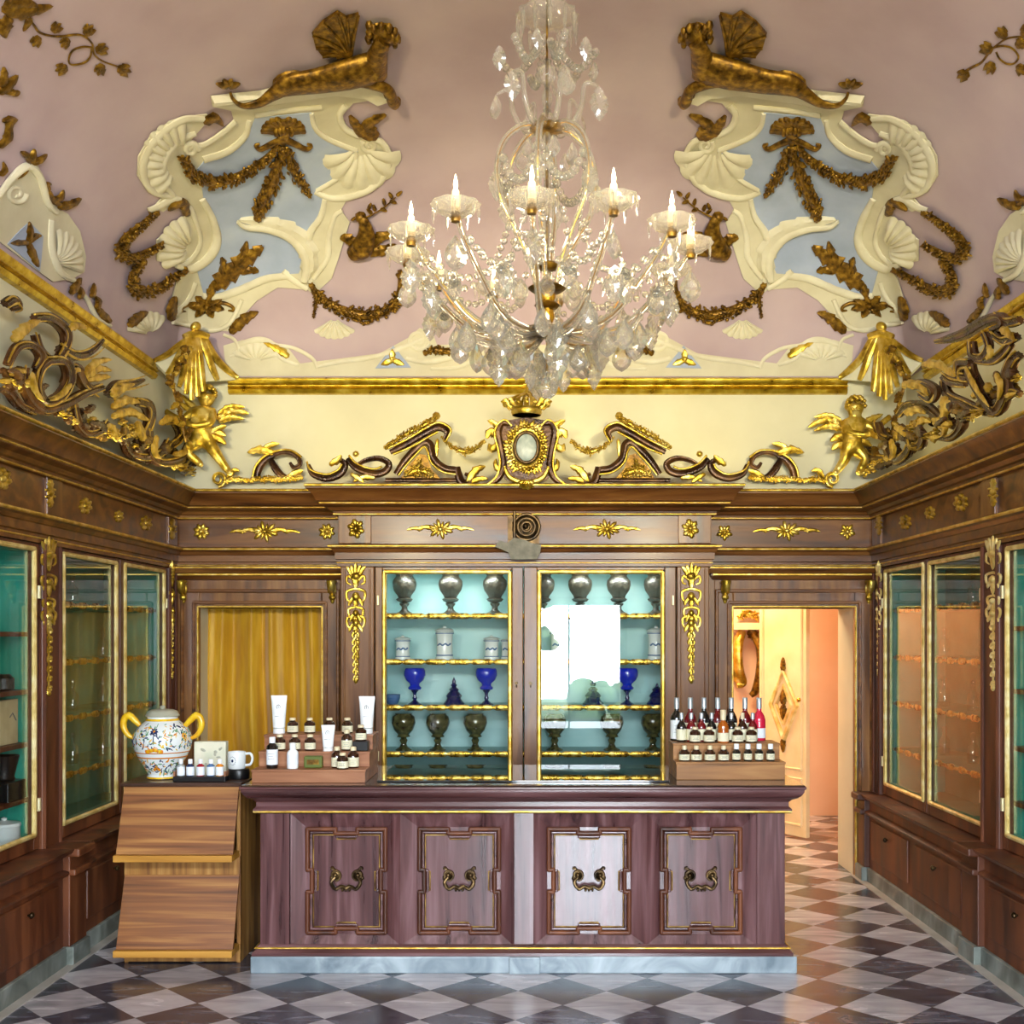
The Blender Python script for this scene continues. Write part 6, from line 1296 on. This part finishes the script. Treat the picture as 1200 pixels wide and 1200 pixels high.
# ------------------------------------------------------------------ vessels in the side cabinets
def side_pots():
    fl = [('body','pane2',[(.03,0),(.034,.01),(.034,.10),(.014,.125),(.013,.16),(.017,.165)],16),('stopper','pane2',[(.012,.165),(.018,.175),(.014,.19),(.001,.195)],12)]
    cy = [('body','pane2',[(.05,0),(.05,.008),(.018,.02),(.018,.04),(.03,.06),(.032,.24),(.036,.25)],18)]
    hs = ['top', 'second', 'third', 'fourth']; proto_f = proto_c = None
    for X, sg, side in ((XL,1,'left'),(XR,-1,'right')):
        for i, z in enumerate(SHZ):
            for j, (y, kind) in enumerate(((6.62,0),(6.92,1 if i in (1,2) else 0),(7.12,0),(7.62,0),(7.95,1 if i == 0 else 0))):
                if (i+j) % 5 == 3: continue
                lb = 'clear %s, %s from the near end, %s shelf of %s wall cabinet' % ('cylinder' if kind else 'flask', ORD[j], hs[i], side)
                loc = (X-sg*.22, y, z+.0005)
                if kind:
                    if proto_c is None: proto_c = pot('glass_cylinder', cy, loc, lb, 'glass')
                    else: dup(proto_c, loc, lb)
                else:
                    if proto_f is None: proto_f = pot('glass_flask', fl, loc, lb, 'flask')
                    else: dup(proto_f, loc, lb)
    y = 5.965; xq = XL-.112
    pot('enamel_jar', [('body','ceram',[(.075,0),(.08,.01),(.08,.12),(.083,.125)],20),('lid','ceram',[(.085,.126),(.08,.14),(.03,.15),(.012,.155),(.016,.165),(.001,.172)],20)], (xq, y, .6405), 'white lidded enamel jar at the bottom of the near left cabinet', 'jar')
    t = thing('document_box', (xq, y, 1.1905), 'old paper document panel standing in the near left cabinet', 'document')
    MB().box(XL-.09, XL-.07, y-.14, y+.07, 1.1905, 1.42).build('sheet', M['paper'], t, smooth=0, bevel=.003); MB().tube([(XL-.067,y-.03,1.33),(XL-.067,y+.0,1.35),(XL-.067,y+.04,1.31)], .003, 6).build('drawing', M['ink'], t)
    t = thing('mortar', (xq, y, .9005), 'dark mortar bowl on a black box in the near left cabinet', 'mortar')
    MB().box(XL-.19, XL-.035, y-.12, y+.09, .9005, 1.0).build('box', M['black'], t, smooth=0, bevel=.004); MB().lathe([(.05,1.0),(.055,1.01),(.05,1.02),(.068,1.10),(.075,1.13),(.065,1.12),(.001,1.04)], (xq,y,0), 20).build('bowl', M['iron'], t)
    tag(MB().lathe([(.03,1.4675),(.05,1.475),(.05,1.53),(.03,1.55),(.001,1.55)], (xq,y,0), 16).build('small_pot', M['pewter']), 'small grey pot on the upper shelf of the near left cabinet', 'pot')
side_pots()

# ------------------------------------------------------------------ risers and goods on the counter
def riser(x0, x1, steps, mk, label):
    t = thing('display_riser', ((x0+x1)/2, steps[0][0], ZC), label, 'riser')
    zb = ZC+.0005
    for i, (y, z) in enumerate(steps):
        e = steps[i+1][0] if i+1 < len(steps) else steps[-1][0]+.22
        MB().box(x0, x1, y, e+.0, zb, z-.012).build('step_front', M[mk], t, smooth=0, bevel=.002); MB().box(x0-.003, x1+.003, y-.004, e, z-.012, z).build('step_board', M[mk], t, smooth=0, bevel=.002)
    return t
GP = {}
def bottle(kind, u, Y, z, label, group=None):
    loc = Vector(((u-VX)*Y/F, Y, z+.0006))
    if kind in GP: return dup(GP[kind], loc, label)
    c = loc; nm, cat, parts = KIND[kind]; t = thing(nm, loc, label, cat)
    for pn, mk, pr, n in parts:
        sub = pn.startswith('>'); MB().lathe(pr, c, n).build(pn.lstrip('>'), M[mk], t, smooth=45)
    if kind in EMB:
        r, z0, z1 = EMB[kind]; b = MB()
        for k in range(3):
            zz = z0 + (z1-z0)*(.3+.2*k); hw = .55 if k != 1 else .4
            b.tube([c + Vector((r*math.sin(a), -r*math.cos(a), zz)) for a in [hw*(-1+2*j/6) for j in range(7)]], .0009, 5)
        b.build('label_print', M['ink'], t)
    GP[kind] = t; return t
def bt(r, hb, hs, rn, ht, gl, lab, cap, l0, l1, capr=None, capz=None):
    """body profile with shoulder and neck, label sleeve, cap"""
    cr_ = capr or rn*1.25; cz = capz or hs+.004
    return [('body',gl,[(r*.94,0),(r,.004),(r,hb),(r*.8,hb+(hs-hb)*.5),(rn,hs),(rn,cz)],18),('label',lab,[(r*.99,l0),(r*1.025,l0),(r*1.025,l1),(r*.99,l1)],18),('cap',cap,[(cr_,cz),(cr_,ht-.003),(cr_*.85,ht),(.0008,ht)],14)]
KIND = {
 'brown': ('brown_bottle','bottle',bt(.030,.055,.068,.014,.086,'amber','label','cap',.008,.042,.017)),
 'tallbrown': ('brown_bottle','bottle',bt(.030,.07,.088,.013,.112,'amber','label','cap',.008,.056,.016)),
 'jar': ('brown_jar','jar',bt(.029,.046,.058,.018,.082,'amber','label','cap',.006,.036,.013)),
 'dropper': ('dropper_bottle','bottle',bt(.022,.05,.06,.011,.092,'darkglass','label','white',.008,.040,.014)),
 'lotion': ('dark_bottle','bottle',bt(.030,.115,.13,.015,.165,'darkglass','labelw','white',.02,.10,.017)),
 'pump': ('white_bottle','bottle',bt(.030,.085,.10,.015,.135,'white','labelw','white',.02,.075,.016)),
 'honey': ('amber_bottle','bottle',bt(.031,.09,.12,.013,.18,'orange','label','cap',.008,.055,.016)),
 'liq0': ('liqueur_bottle','bottle',bt(.036,.125,.165,.013,.24,'darkglass','ceram','silver',.01,.115,.0145,.178)),
 'liq1': ('liqueur_bottle','bottle',bt(.034,.115,.165,.013,.24,'ruby','label','silver',.015,.10,.0145,.178)),
 'liq2': ('liqueur_bottle','bottle',bt(.034,.115,.165,.013,.24,'darkglass','label','silver',.015,.10,.0145,.178)),
 'liq3': ('liqueur_bottle','bottle',bt(.036,.115,.165,.013,.24,'rose','labelw','silver',.015,.07,.0145,.178)),
 'mini0': ('small_liqueur_bottle','bottle',bt(.027,.08,.112,.010,.160,'darkglass','label','silver',.01,.07,.0115,.125)),
 'mini1': ('small_liqueur_bottle','bottle',bt(.027,.08,.112,.010,.160,'ruby','label','silver',.01,.07,.0115,.125)),
 'mini2': ('small_liqueur_bottle','bottle',bt(.027,.08,.112,.010,.160,'amber','label','cap',.01,.07,.0115,.125)),
 'polish': ('nail_polish','nail polish',bt(.021,.055,.062,.010,.09,'red','labelw','white',.004,.05,.012)),
}
EMB = {'brown':(.0312,.01,.042),'tallbrown':(.0312,.01,.056),'jar':(.0302,.008,.036),'dropper':(.0228,.01,.04),'lotion':(.0312,.03,.1),'liq1':(.0352,.02,.1),'liq2':(.0352,.02,.1),'liq0':(.0372,.02,.11)}
LZ = [(6.03,1.0485),(6.19,1.128),(6.31,1.208)]
riser(-1.483, -.889, LZ, 'wood_riser', 'stepped reddish wooden riser of bottles on the left end of the counter')
RZ = [(6.16,1.0747),(6.30,1.162)]
riser(.756, 1.337, RZ, 'wood_riser2', 'stepped oak riser of liqueurs on the right end of the counter')
def tube_cream(u, Y, z, h, w, label):
    loc = Vector(((u-VX)*Y/F, Y, z+.0006)); t = thing('cream_tube', loc, label, 'tube'); n = 20; vs = []; fs = []
    prof_ = [(0,.74,.74),(.13,.74,.74),(.14,.60,.60),(.15,.60,.60),(.155,.76,.76),(.5,.86,.6),(.8,.95,.28),(.94,1,.08),(1,1.02,.05)]
    b = MB()
    for nm, A in (('cap', prof_[:3]), ('body', prof_[3:])):
        q = MB(); vs = []; fs = []
        for (t_, a_, d_) in A:
            for k in range(n): an = 2*PI*k/n; vs.append(loc + Vector((w/2*a_*math.cos(an), w/2*d_*math.sin(an), h*t_)))
        for i in range(len(A)-1):
            for k in range(n): fs.append((i*n+k, i*n+(k+1)%n, (i+1)*n+(k+1)%n, (i+1)*n+k))
        fs.append(tuple(range(n))); fs.append(tuple((len(A)-1)*n+k for k in range(n))); q.add(vs, fs).build(nm, M['white'], t, smooth=45)
    q = MB(); yy = lambda z_: -w/2*(.6 if z_ < .6 else .32) - .004
    q.tube([loc + Vector((.010*math.cos(a), -w*.20, h*.70+.012*math.sin(a))) for a in [2*PI*k/12 for k in range(13)]], .0016, 5); q.tube([loc + Vector((0,-w*.20,h*.66)), loc + Vector((0,-w*.20,h*.74))], .0016, 5)
    q.build('printed_emblem', M['ink'], t)
    q = MB(); q.tube([loc + Vector((-.016,-w*.335,h*.46)), loc + Vector((.016,-w*.335,h*.46))], .0011, 5); q.build('printed_line', M['ink'], t); return t
y1, y2, y3 = 6.12, 6.25, 6.40
tube_cream(327, y3, 1.208, .21, .088, 'tall white cream tube at the left end of the top step of the left riser'); tube_cream(430, y3, 1.208, .205, .088, 'tall white cream tube at the right end of the top step of the left riser'); tube_cream(384.5, 6.215, 1.128, .14, .074, 'smaller white cream tube on the middle step of the left riser')
for i, u in enumerate((343,363,386,407)): bottle('brown', u, y3, 1.208, 'brown bottle, %s from the left on the top step of the left riser' % ORD[i])
for i, u in enumerate((328,345.5,363.5)): bottle('brown', u, y2, 1.128, 'brown bottle, %s from the left on the middle step of the left riser' % ORD[i])
bottle('tallbrown', 406.5, y2, 1.128, 'taller brown bottle on the middle step, above the trio of bottles')
bb = tag(MB().box((414.5-VX)*y2/F, (432-VX)*y2/F, y2-.04, y2+.04, 1.1285, 1.18).build('black_box', M['black'], smooth=0, bevel=.003), 'small dark box under a brown bottle at the right of the middle step', 'box')
bottle('brown', 423, y2, 1.18, 'brown bottle standing on a small dark box beside the right cream tube')
bottle('lotion', 319, y1-.02, 1.0485, 'dark bottle with white cap and white label on the lowest step at far left'); bottle('pump', 343, y1-.03, 1.0485, 'white bottle with white cap standing in front of the left riser steps')
bottle('tallbrown', 395, y1, 1.0485, 'taller brown bottle at the left of the trio on the lowest step'); bottle('tallbrown', 414, y1, 1.0485, 'taller brown bottle at the right of the trio on the lowest step'); bottle('brown', 401.5, y1-.065, 1.0485, 'short brown bottle in front of the trio on the lowest step')
t = thing('soap_bar', ((367.5-VX)*y1/F, y1, 1.0491), 'green wrapped soap bar on the lowest step of the left riser', 'soap'); xx = (367.5-VX)*y1/F
MB().box(xx-.048, xx+.048, y1-.02, y1+.02, 1.0491, 1.112).build('wrapper', M['soap'], t, smooth=0, bevel=.006); MB().box(xx-.032, xx+.032, y1-.0212, y1-.019, 1.068, 1.094).build('label', M['gold_old'], t, smooth=0)
for i, u in enumerate((802,816,832,848)): bottle('jar', u, 6.215, 1.0747, 'squat brown jar, %s from the left in the front row of the right riser' % ORD[i])
for i, u in enumerate((863,876.5,889.5,903)): bottle('dropper', u, 6.215, 1.0747, 'dark white capped dropper bottle, %s of four in the right riser front row' % ORD[i])
for i, u in enumerate((814.5,831,864.5,880.5)): bottle('brown', u, 6.335, 1.162, 'brown bottle, %s from the left on the upper step of the right riser' % ORD[i])
bottle('honey', 847.5, 6.335, 1.162, 'amber bottle with tall neck in the middle of the upper step of the right riser')
for i, (u, k) in enumerate(((798.5,0),(810,1),(822,1),(834,0),(857,0),(870,2),(882,1))): bottle('mini%d' % k, u, 6.40, 1.162, 'small slim liqueur bottle, %s from the left before the tall bottles' % ORD[i])
for i, (u, k) in enumerate(((793,0),(809,1),(825,2),(841,1),(857,2),(873,1),(889.5,3))): bottle('liq%d' % k, u, 6.475, 1.162, ('tall liqueur bottle with silver capsule, %s from the left in the back row' % ORD[i]) if k != 3 else 'tall bright rose liqueur bottle at the right end of the back row')

# ------------------------------------------------------------------ things on the timber stand
ZS = zt+.0006; YU = 6.34; ux = (190.5-VX)*YU/F; s_ = YU/F
t = thing('majolica_urn', (ux, YU, ZS), 'white majolica urn painted with flowers, with two yellow handles and a lid', 'urn'); c = Vector((ux, YU, ZS)); prU = [(.070,0),(.082,.004),(.082,.014),(.074,.022),(.088,.05),(.125,.11),(.150,.165),(.158,.205),(.152,.245),(.132,.282),(.105,.305),(.088,.318),(.080,.33),(.082,.342)]
MB().lathe(prU, c, 36).build('body', M['ceram'], t, smooth=60)
MB().lathe([(.088,.341),(.092,.346),(.088,.352),(.080,.368),(.060,.378),(.030,.382),(.012,.384),(.016,.392),(.010,.400),(.001,.402)], c, 30).build('lid', M['greycap'], t, smooth=50)
def ring_(z0, z1, mk, nm): r0, r1 = urad(z0), urad(z1); MB().lathe([(r0+.0005,z0),(r0+.0025,z0+.001),(r1+.0025,z1-.001),(r1+.0005,z1)], c, 36).build(nm, M[mk], t, smooth=60)
def urad(z):
    for (a, za), (b, zb_) in zip(prU, prU[1:]):
        if za <= z <= zb_: return a + (b-a)*(z-za)/max(zb_-za, 1e-6)
    return .08
ring_(.118,.126,'torange','painted_band'); ring_(.146,.152,'torange','painted_band'); ring_(.004,.014,'tyellow','painted_band'); ring_(.318,.33,'tyellow','painted_band')
def onurn(a, z, w=0): r = urad(max(min(z, .34), 0)) + .001 + w; return c + Vector((r*math.sin(a), -r*math.cos(a), z))
rnd = random.Random(12); paint = {'tblue': MB(), 'tyellow': MB(), 'torange': MB(), 'tgreen': MB()}
def petal(mk, a, z, la, lz, ang): 
    b = paint[mk]; i0 = len(b.v); b.blob(0, 0, la, lz, .0016, 0, ang, 7); b.map(lambda u, v, w: onurn(a + u/max(urad(z), .05), z + v, w), i0)
for k in range(420):
    a = rnd.uniform(-1.75, 1.75); z = rnd.choice([rnd.uniform(.165,.305), rnd.uniform(.03,.11), rnd.uniform(.17,.27)]); mk = rnd.choice(['tblue','tblue','tblue','tyellow','torange','tgreen','tgreen']); petal(mk, a, z, rnd.uniform(.006,.015), rnd.uniform(.0022,.0045), rnd.uniform(0, PI))
for a0 in (0, -1.15, 1.15):
    for k in range(8): an = 2*PI*k/8; petal('tblue' if a0 == 0 else 'tyellow', a0 + .013/.14*math.cos(an), .268 + .013*math.sin(an) - (0 if a0 == 0 else .03), .008, .0045, an)
    petal('torange' if a0 == 0 else 'tblue', a0, .268 - (0 if a0 == 0 else .03), .007, .007, 0); petal('tblue', a0, .225, .003, .03, 0)
for k in range(9): petal('tyellow' if k % 2 else 'torange', (k-4)*.07, .157+.012*(1-abs(k-4)/5), .009, .012, 0)
for k in range(5): petal('torange', (k-2)*.06, .06+.004*(2-abs(k-2)), .007, .014, (k-2)*.3)
for mk, b in paint.items():
    if b.v: b.build('painted_flowers', M[mk], t, smooth=60)['kind'] = 'stuff'
for s in (-1, 1):
    P = [(.120,.285),(.152,.318),(.180,.342),(.205,.335),(.216,.30),(.208,.265),(.186,.235),(.158,.222)]
    b = MB(); b.tube(cr([c + Vector((s*p[0], 0, p[1])) for p in P], 5), [.012,.018,.02,.019,.018,.016,.014,.010], 10)
    b.ell(c + Vector((s*.185,-.004,.352)), .016,.014,.014); b.ell(c + Vector((s*.165,-.006,.338)), .014,.014,.012); b.ell(c + Vector((s*.215,-.004,.318)), .012,.012,.014); b.build('handle', M['tyellow'], t, smooth=60)
YN = 6.215; x0, x1 = (205-VX)*YN/F, (266-VX)*YN/F
t = thing('sample_tray', ((x0+x1)/2, YN, ZS), 'black tray holding five small nail polish bottles on the timber stand', 'tray'); MB().box(x0, x1, YN-.035, YN+.04, ZS, ZS+.028).build('base', M['black'], t, smooth=0, bevel=.003)
for x in (x0+.004, x1-.004): MB().box(x-.004, x+.004, YN-.03, YN+.035, ZS+.028, ZS+.055).build('end_cheek', M['wood_riser'], t, smooth=0)
for i, (u, mk) in enumerate(((212,'silver'),(223,'tblue'),(235,'red'),(247,'ceram_blue'),(257.5,'torange'))):
    o = bottle('polish', u, YN, ZS+.028, 'small nail polish bottle in the black tray, %s from the left' % ORD[i])
    b_ = [q for q in o.children if q.name.startswith('body')][0]; b_.data = b_.data.copy(); b_.data.materials[0] = M[mk]
YX = 6.44; x0, x1 = (229-VX)*YX/F, (266-VX)*YX/F
t = thing('gift_box', ((x0+x1)/2, YX, ZS), 'cream printed cardboard box standing behind the nail polish tray', 'box'); MB().box(x0, x1, YX-.025, YX+.03, ZS, ZS+.195).build('carton', M['box'], t, smooth=0, bevel=.003)
b = MB(); rnd = random.Random(2); cx = (x0+x1)/2
for k in range(9): b.blob(cx+rnd.uniform(-.06,.06), ZS+.10+rnd.uniform(-.05,.06), rnd.uniform(.006,.02), rnd.uniform(.004,.01), .0012, 0, rnd.uniform(0,3), 7)
b.map(lambda u, v, w: Vector((u, YX-.0252-w, v))).build('printed_flowers', M['greycap'], t, smooth=60)
YM = 6.33; mx_ = (277.5-VX)*YM/F
t = thing('coaster_block', (mx_+.012, YM, ZS), 'round black block under the white mug', 'block'); MB().lathe([(.055,0),(.057,.004),(.057,.05),(.054,.054),(.001,.054)], (mx_+.012,YM,ZS), 24).build('disc', M['black'], t)
zm = ZS+.0548; t = thing('mug', (mx_, YM, zm), 'white ceramic mug with a small blue emblem on a black block', 'mug'); MB().lathe([(.044,0),(.048,.004),(.049,.09),(.0475,.093),(.045,.09),(.044,.01),(.001,.008)], (mx_,YM,zm), 28).build('body', M['ceram'], t, smooth=50)
MB().tube(cr([(mx_+.046,YM,zm+.08),(mx_+.074,YM,zm+.082),(mx_+.086,YM,zm+.055),(mx_+.075,YM,zm+.024),(mx_+.046,YM,zm+.018)], 5), .0075, 8).build('handle', M['ceram'], t, smooth=60)
b = MB()
for k in range(16): a = 2*PI*k/16; b.blob(.018*math.cos(a), .046+.022*math.sin(a), .003, .0016, .0008, 0, a, 6)
b.blob(0, .046, .007, .009, .001); b.map(lambda u, v, w: Vector((mx_+.0492*math.sin(u/.049-.25), YM-(.0492+w)*math.cos(u/.049-.25), zm+v))).build('blue_emblem', M['tblue'], t)

# ------------------------------------------------------------------ the next room: open door leaf, gilt wall console
pA, pB = Vector((2.352,9.86,0)), Vector((2.05,10.36,0)); dv = (pB-pA).normalized(); Ln = (pB-pA).length; nv = Vector((dv.y,-dv.x,0)); nv = nv if nv.y < 0 else -nv
def dl(a, z, w): return pA + dv*a + nv*w + Vector((0,0,z))
def dbox(b, a0, a1, z0, z1, w0, w1):
    i0 = len(b.v); b.box(a0, a1, z0, z1, w0, w1); b.map(lambda u, v, w: dl(u, v, w), i0); return b
t = thing('door_leaf', pA, 'cream painted door with gilt diamond mouldings standing ajar in the next room', 'door')
dbox(MB(), 0, Ln, .02, 2.75, 0, .045).build('panel', M['doorpaint'], t, smooth=0, bevel=.004)
def strip(P, r, mk, nm): MB().tube([dl(a, z, .046) for a, z in P], r, 6).build(nm, M[mk], t)
ca = Ln*.46
for k, (hw, hh) in enumerate(((.16,.30),(.088,.17))): strip([(ca,1.147-hh),(ca+hw,1.147),(ca,1.147+hh),(ca-hw,1.147),(ca,1.147-hh)], .026 if k == 0 else .018, 'gold_pale', 'diamond_moulding')
strip([(.05,.12),(.05,.52),(Ln-.05,.52),(Ln-.05,.12),(.05,.12)], .014, 'doorpaint', 'lower_moulding'); strip([(.05,.6),(.05,2.6),(Ln-.05,2.6),(Ln-.05,.6),(.05,.6)], .014, 'doorpaint', 'field_moulding')
for sp, wd in [([(ca,1.147+sg*.005),(ca,1.147+sg*.14)],.09) for sg in (-1,1)] + [([(ca,1.147+sg*.29),(ca,1.147+sg*.42)],.06) for sg in (-1,1)]:
    b = MB(); b.leaf(sp, wd, .04, 4, .4); b.map(lambda u, v, w: dl(u, v, .046+w)).build('gilt_ornament', M['gold_old'], t)
b = MB(); b.leaf([(ca,2.2),(ca,2.05)], .2, .04, 4, .4); b.map(lambda u, v, w: dl(u, v, .046+w)).build('gilt_ornament', M['gold_old'], t)
MB().ell(dl(.06,1.2,.07), .02, .02, .02).build('knob', M['brass'], t); MB().ell(dl(ca,.32,.05), .035, .035, .05).build('lower_rosette', M['doorpaint'], t)
fw = planeY(11.19); t = thing('wall_console', fw(876,830,0), 'gilt carved wall bracket with shelf in the next room', 'console')
MB().poly([(856,730),(894,730),(894,738),(856,738)], 0, 22).map(fw).build('shelf', M['doorpaint'], t, bevel=.004)
b = MB(); b.stroke([(868,740,6),(862,760,10),(864,785,8),(870,800,4),(862,803,5)], [5,6,6,4,3], 9, 4); b.leaf([(864,745),(858,780),(868,805)], 16, 6, 5, .4, 8); b.map(fw).build('gilt_scroll', M['gold'], t)
b = MB(); b.stroke([(880,742,8),(888,760,12),(889,785,10),(884,808,5),(878,815,4)], [4,5,6,5,3], 9, 4); b.leaf([(876,740),(884,746),(890,752)], 14, 6, 4, .4, 8); b.map(fw).build('gilt_scroll', M['gold_old'], t)
b = MB(); b.garland([(864,724),(876,718),(888,725)], [8,14,8], 7, 1.3, 41, 3); b.map(fw).build('gilt_flowers', M['gold'], t)
# ------------------------------------------------------------------ camera, light, render look
cam = bpy.data.cameras.new('camera'); co = bpy.data.objects.new('camera', cam); C.objects.link(co)
co.location = (0,0,EYE); co.rotation_euler = (PI/2,0,0); cam.sensor_width = 36; cam.lens = 36*F/1200
cam.shift_x = (600-VX)/1200; cam.shift_y = (VY-600)/1200; cam.clip_start = .05
sc = bpy.context.scene; sc.camera = co
w = bpy.data.worlds.new('daylight'); sc.world = w; w.use_nodes = True
bg = w.node_tree.nodes['Background']; bg.inputs[0].default_value = (.84,.93,1.04,1); bg.inputs[1].default_value = 31.0
def area(name, loc, rot, sx, sy, power, col, portal=False, spread=PI):
    l = bpy.data.lights.new(name, 'AREA'); l.shape = 'RECTANGLE'; l.size = sx; l.size_y = sy; l.energy = power; l.color = col; l.spread = spread
    if portal: l.cycles.is_portal = True
    o = bpy.data.objects.new(name, l); C.objects.link(o); o.location = loc; o.rotation_euler = rot; return o
def point(name, loc, power, col, r=.05):
    l = bpy.data.lights.new(name, 'POINT'); l.energy = power; l.color = col; l.shadow_soft_size = r
    o = bpy.data.objects.new(name, l); C.objects.link(o); o.location = loc; return o
for i, o in enumerate(OPEN + ADDED_LUN):
    area('daylight_portal', ((o[0]+o[1])/2, YF-.14, (o[2]+o[3])/2), (PI/2,0,0), o[1]-o[0], o[3]-o[2], 1, (1,1,1), True)
# warm lamp strips lying on top of the cornice behind its carvings, tipped towards the vault
WARM = (1,.86,.40); TL = .3
area('cornice_lamp', (VXC, YB-.17, ZTOP+.02), (PI+TL,0,0), 4.6, .06, 6, WARM, spread=2.6)
area('cornice_lamp', (XL+.17, 5.2, ZTOP+.02), (0,PI+TL,0), .06, 5.8, 7, WARM, spread=2.6)
area('cornice_lamp', (XU-.17, 5.2, ZTOP+.02), (0,PI-TL,0), .06, 5.8, 7, WARM, spread=2.6)
# warm spotlights added over the entrance, without fixtures, to yellow frieze and low vault
for x, tx, tz, cone, pw in ((-1.75,-.66,3.85,40,330),(1.6,.51,3.85,40,330),(-1.9,-1.15,4.1,26,560),(1.75,1.05,4.1,26,560)):
    l = bpy.data.lights.new('added_spot', 'SPOT'); l.energy = pw; l.color = (1,.83,.40); l.spot_size = math.radians(cone); l.spot_blend = .9; l.shadow_soft_size = .18
    o = bpy.data.objects.new('added_spot', l); C.objects.link(o); o.location = (x, YF+.25, 3.05); o.rotation_euler = (Vector((tx, YB-.2, tz)) - o.location).to_track_quat('-Z', 'Y').to_euler()
# the next room's warm ceiling lamp
area('next_room_lamp', (1.55, 10.2, 2.9), (0,0,0), .8, .8, 50, (1,.79,.52))
for b in BULBS: point('chandelier_bulb', b, 2.2, (1,.80,.5), .03)
for x in (-.62, .5): area('cabinet_lamp', (x, YC+.12, 2.2), (0,0,0), .7, .05, 6.5, (.92,1,1))
vs_ = sc.view_settings; vs_.view_transform = 'Standard'; vs_.look = 'None'; vs_.gamma = 1; vs_.exposure = 0.8; vs_.use_curve_mapping = False
cy = sc.cycles; cy.use_denoising = True; cy.denoiser = 'OPENIMAGEDENOISE'; cy.max_bounces = 10; cy.diffuse_bounces = 5; cy.glossy_bounces = 5; cy.transmission_bounces = 8; cy.transparent_max_bounces = 24
cy.caustics_reflective = False; cy.caustics_refractive = False; cy.sample_clamp_indirect = 6; cy.use_adaptive_sampling = True; cy.adaptive_threshold = .02
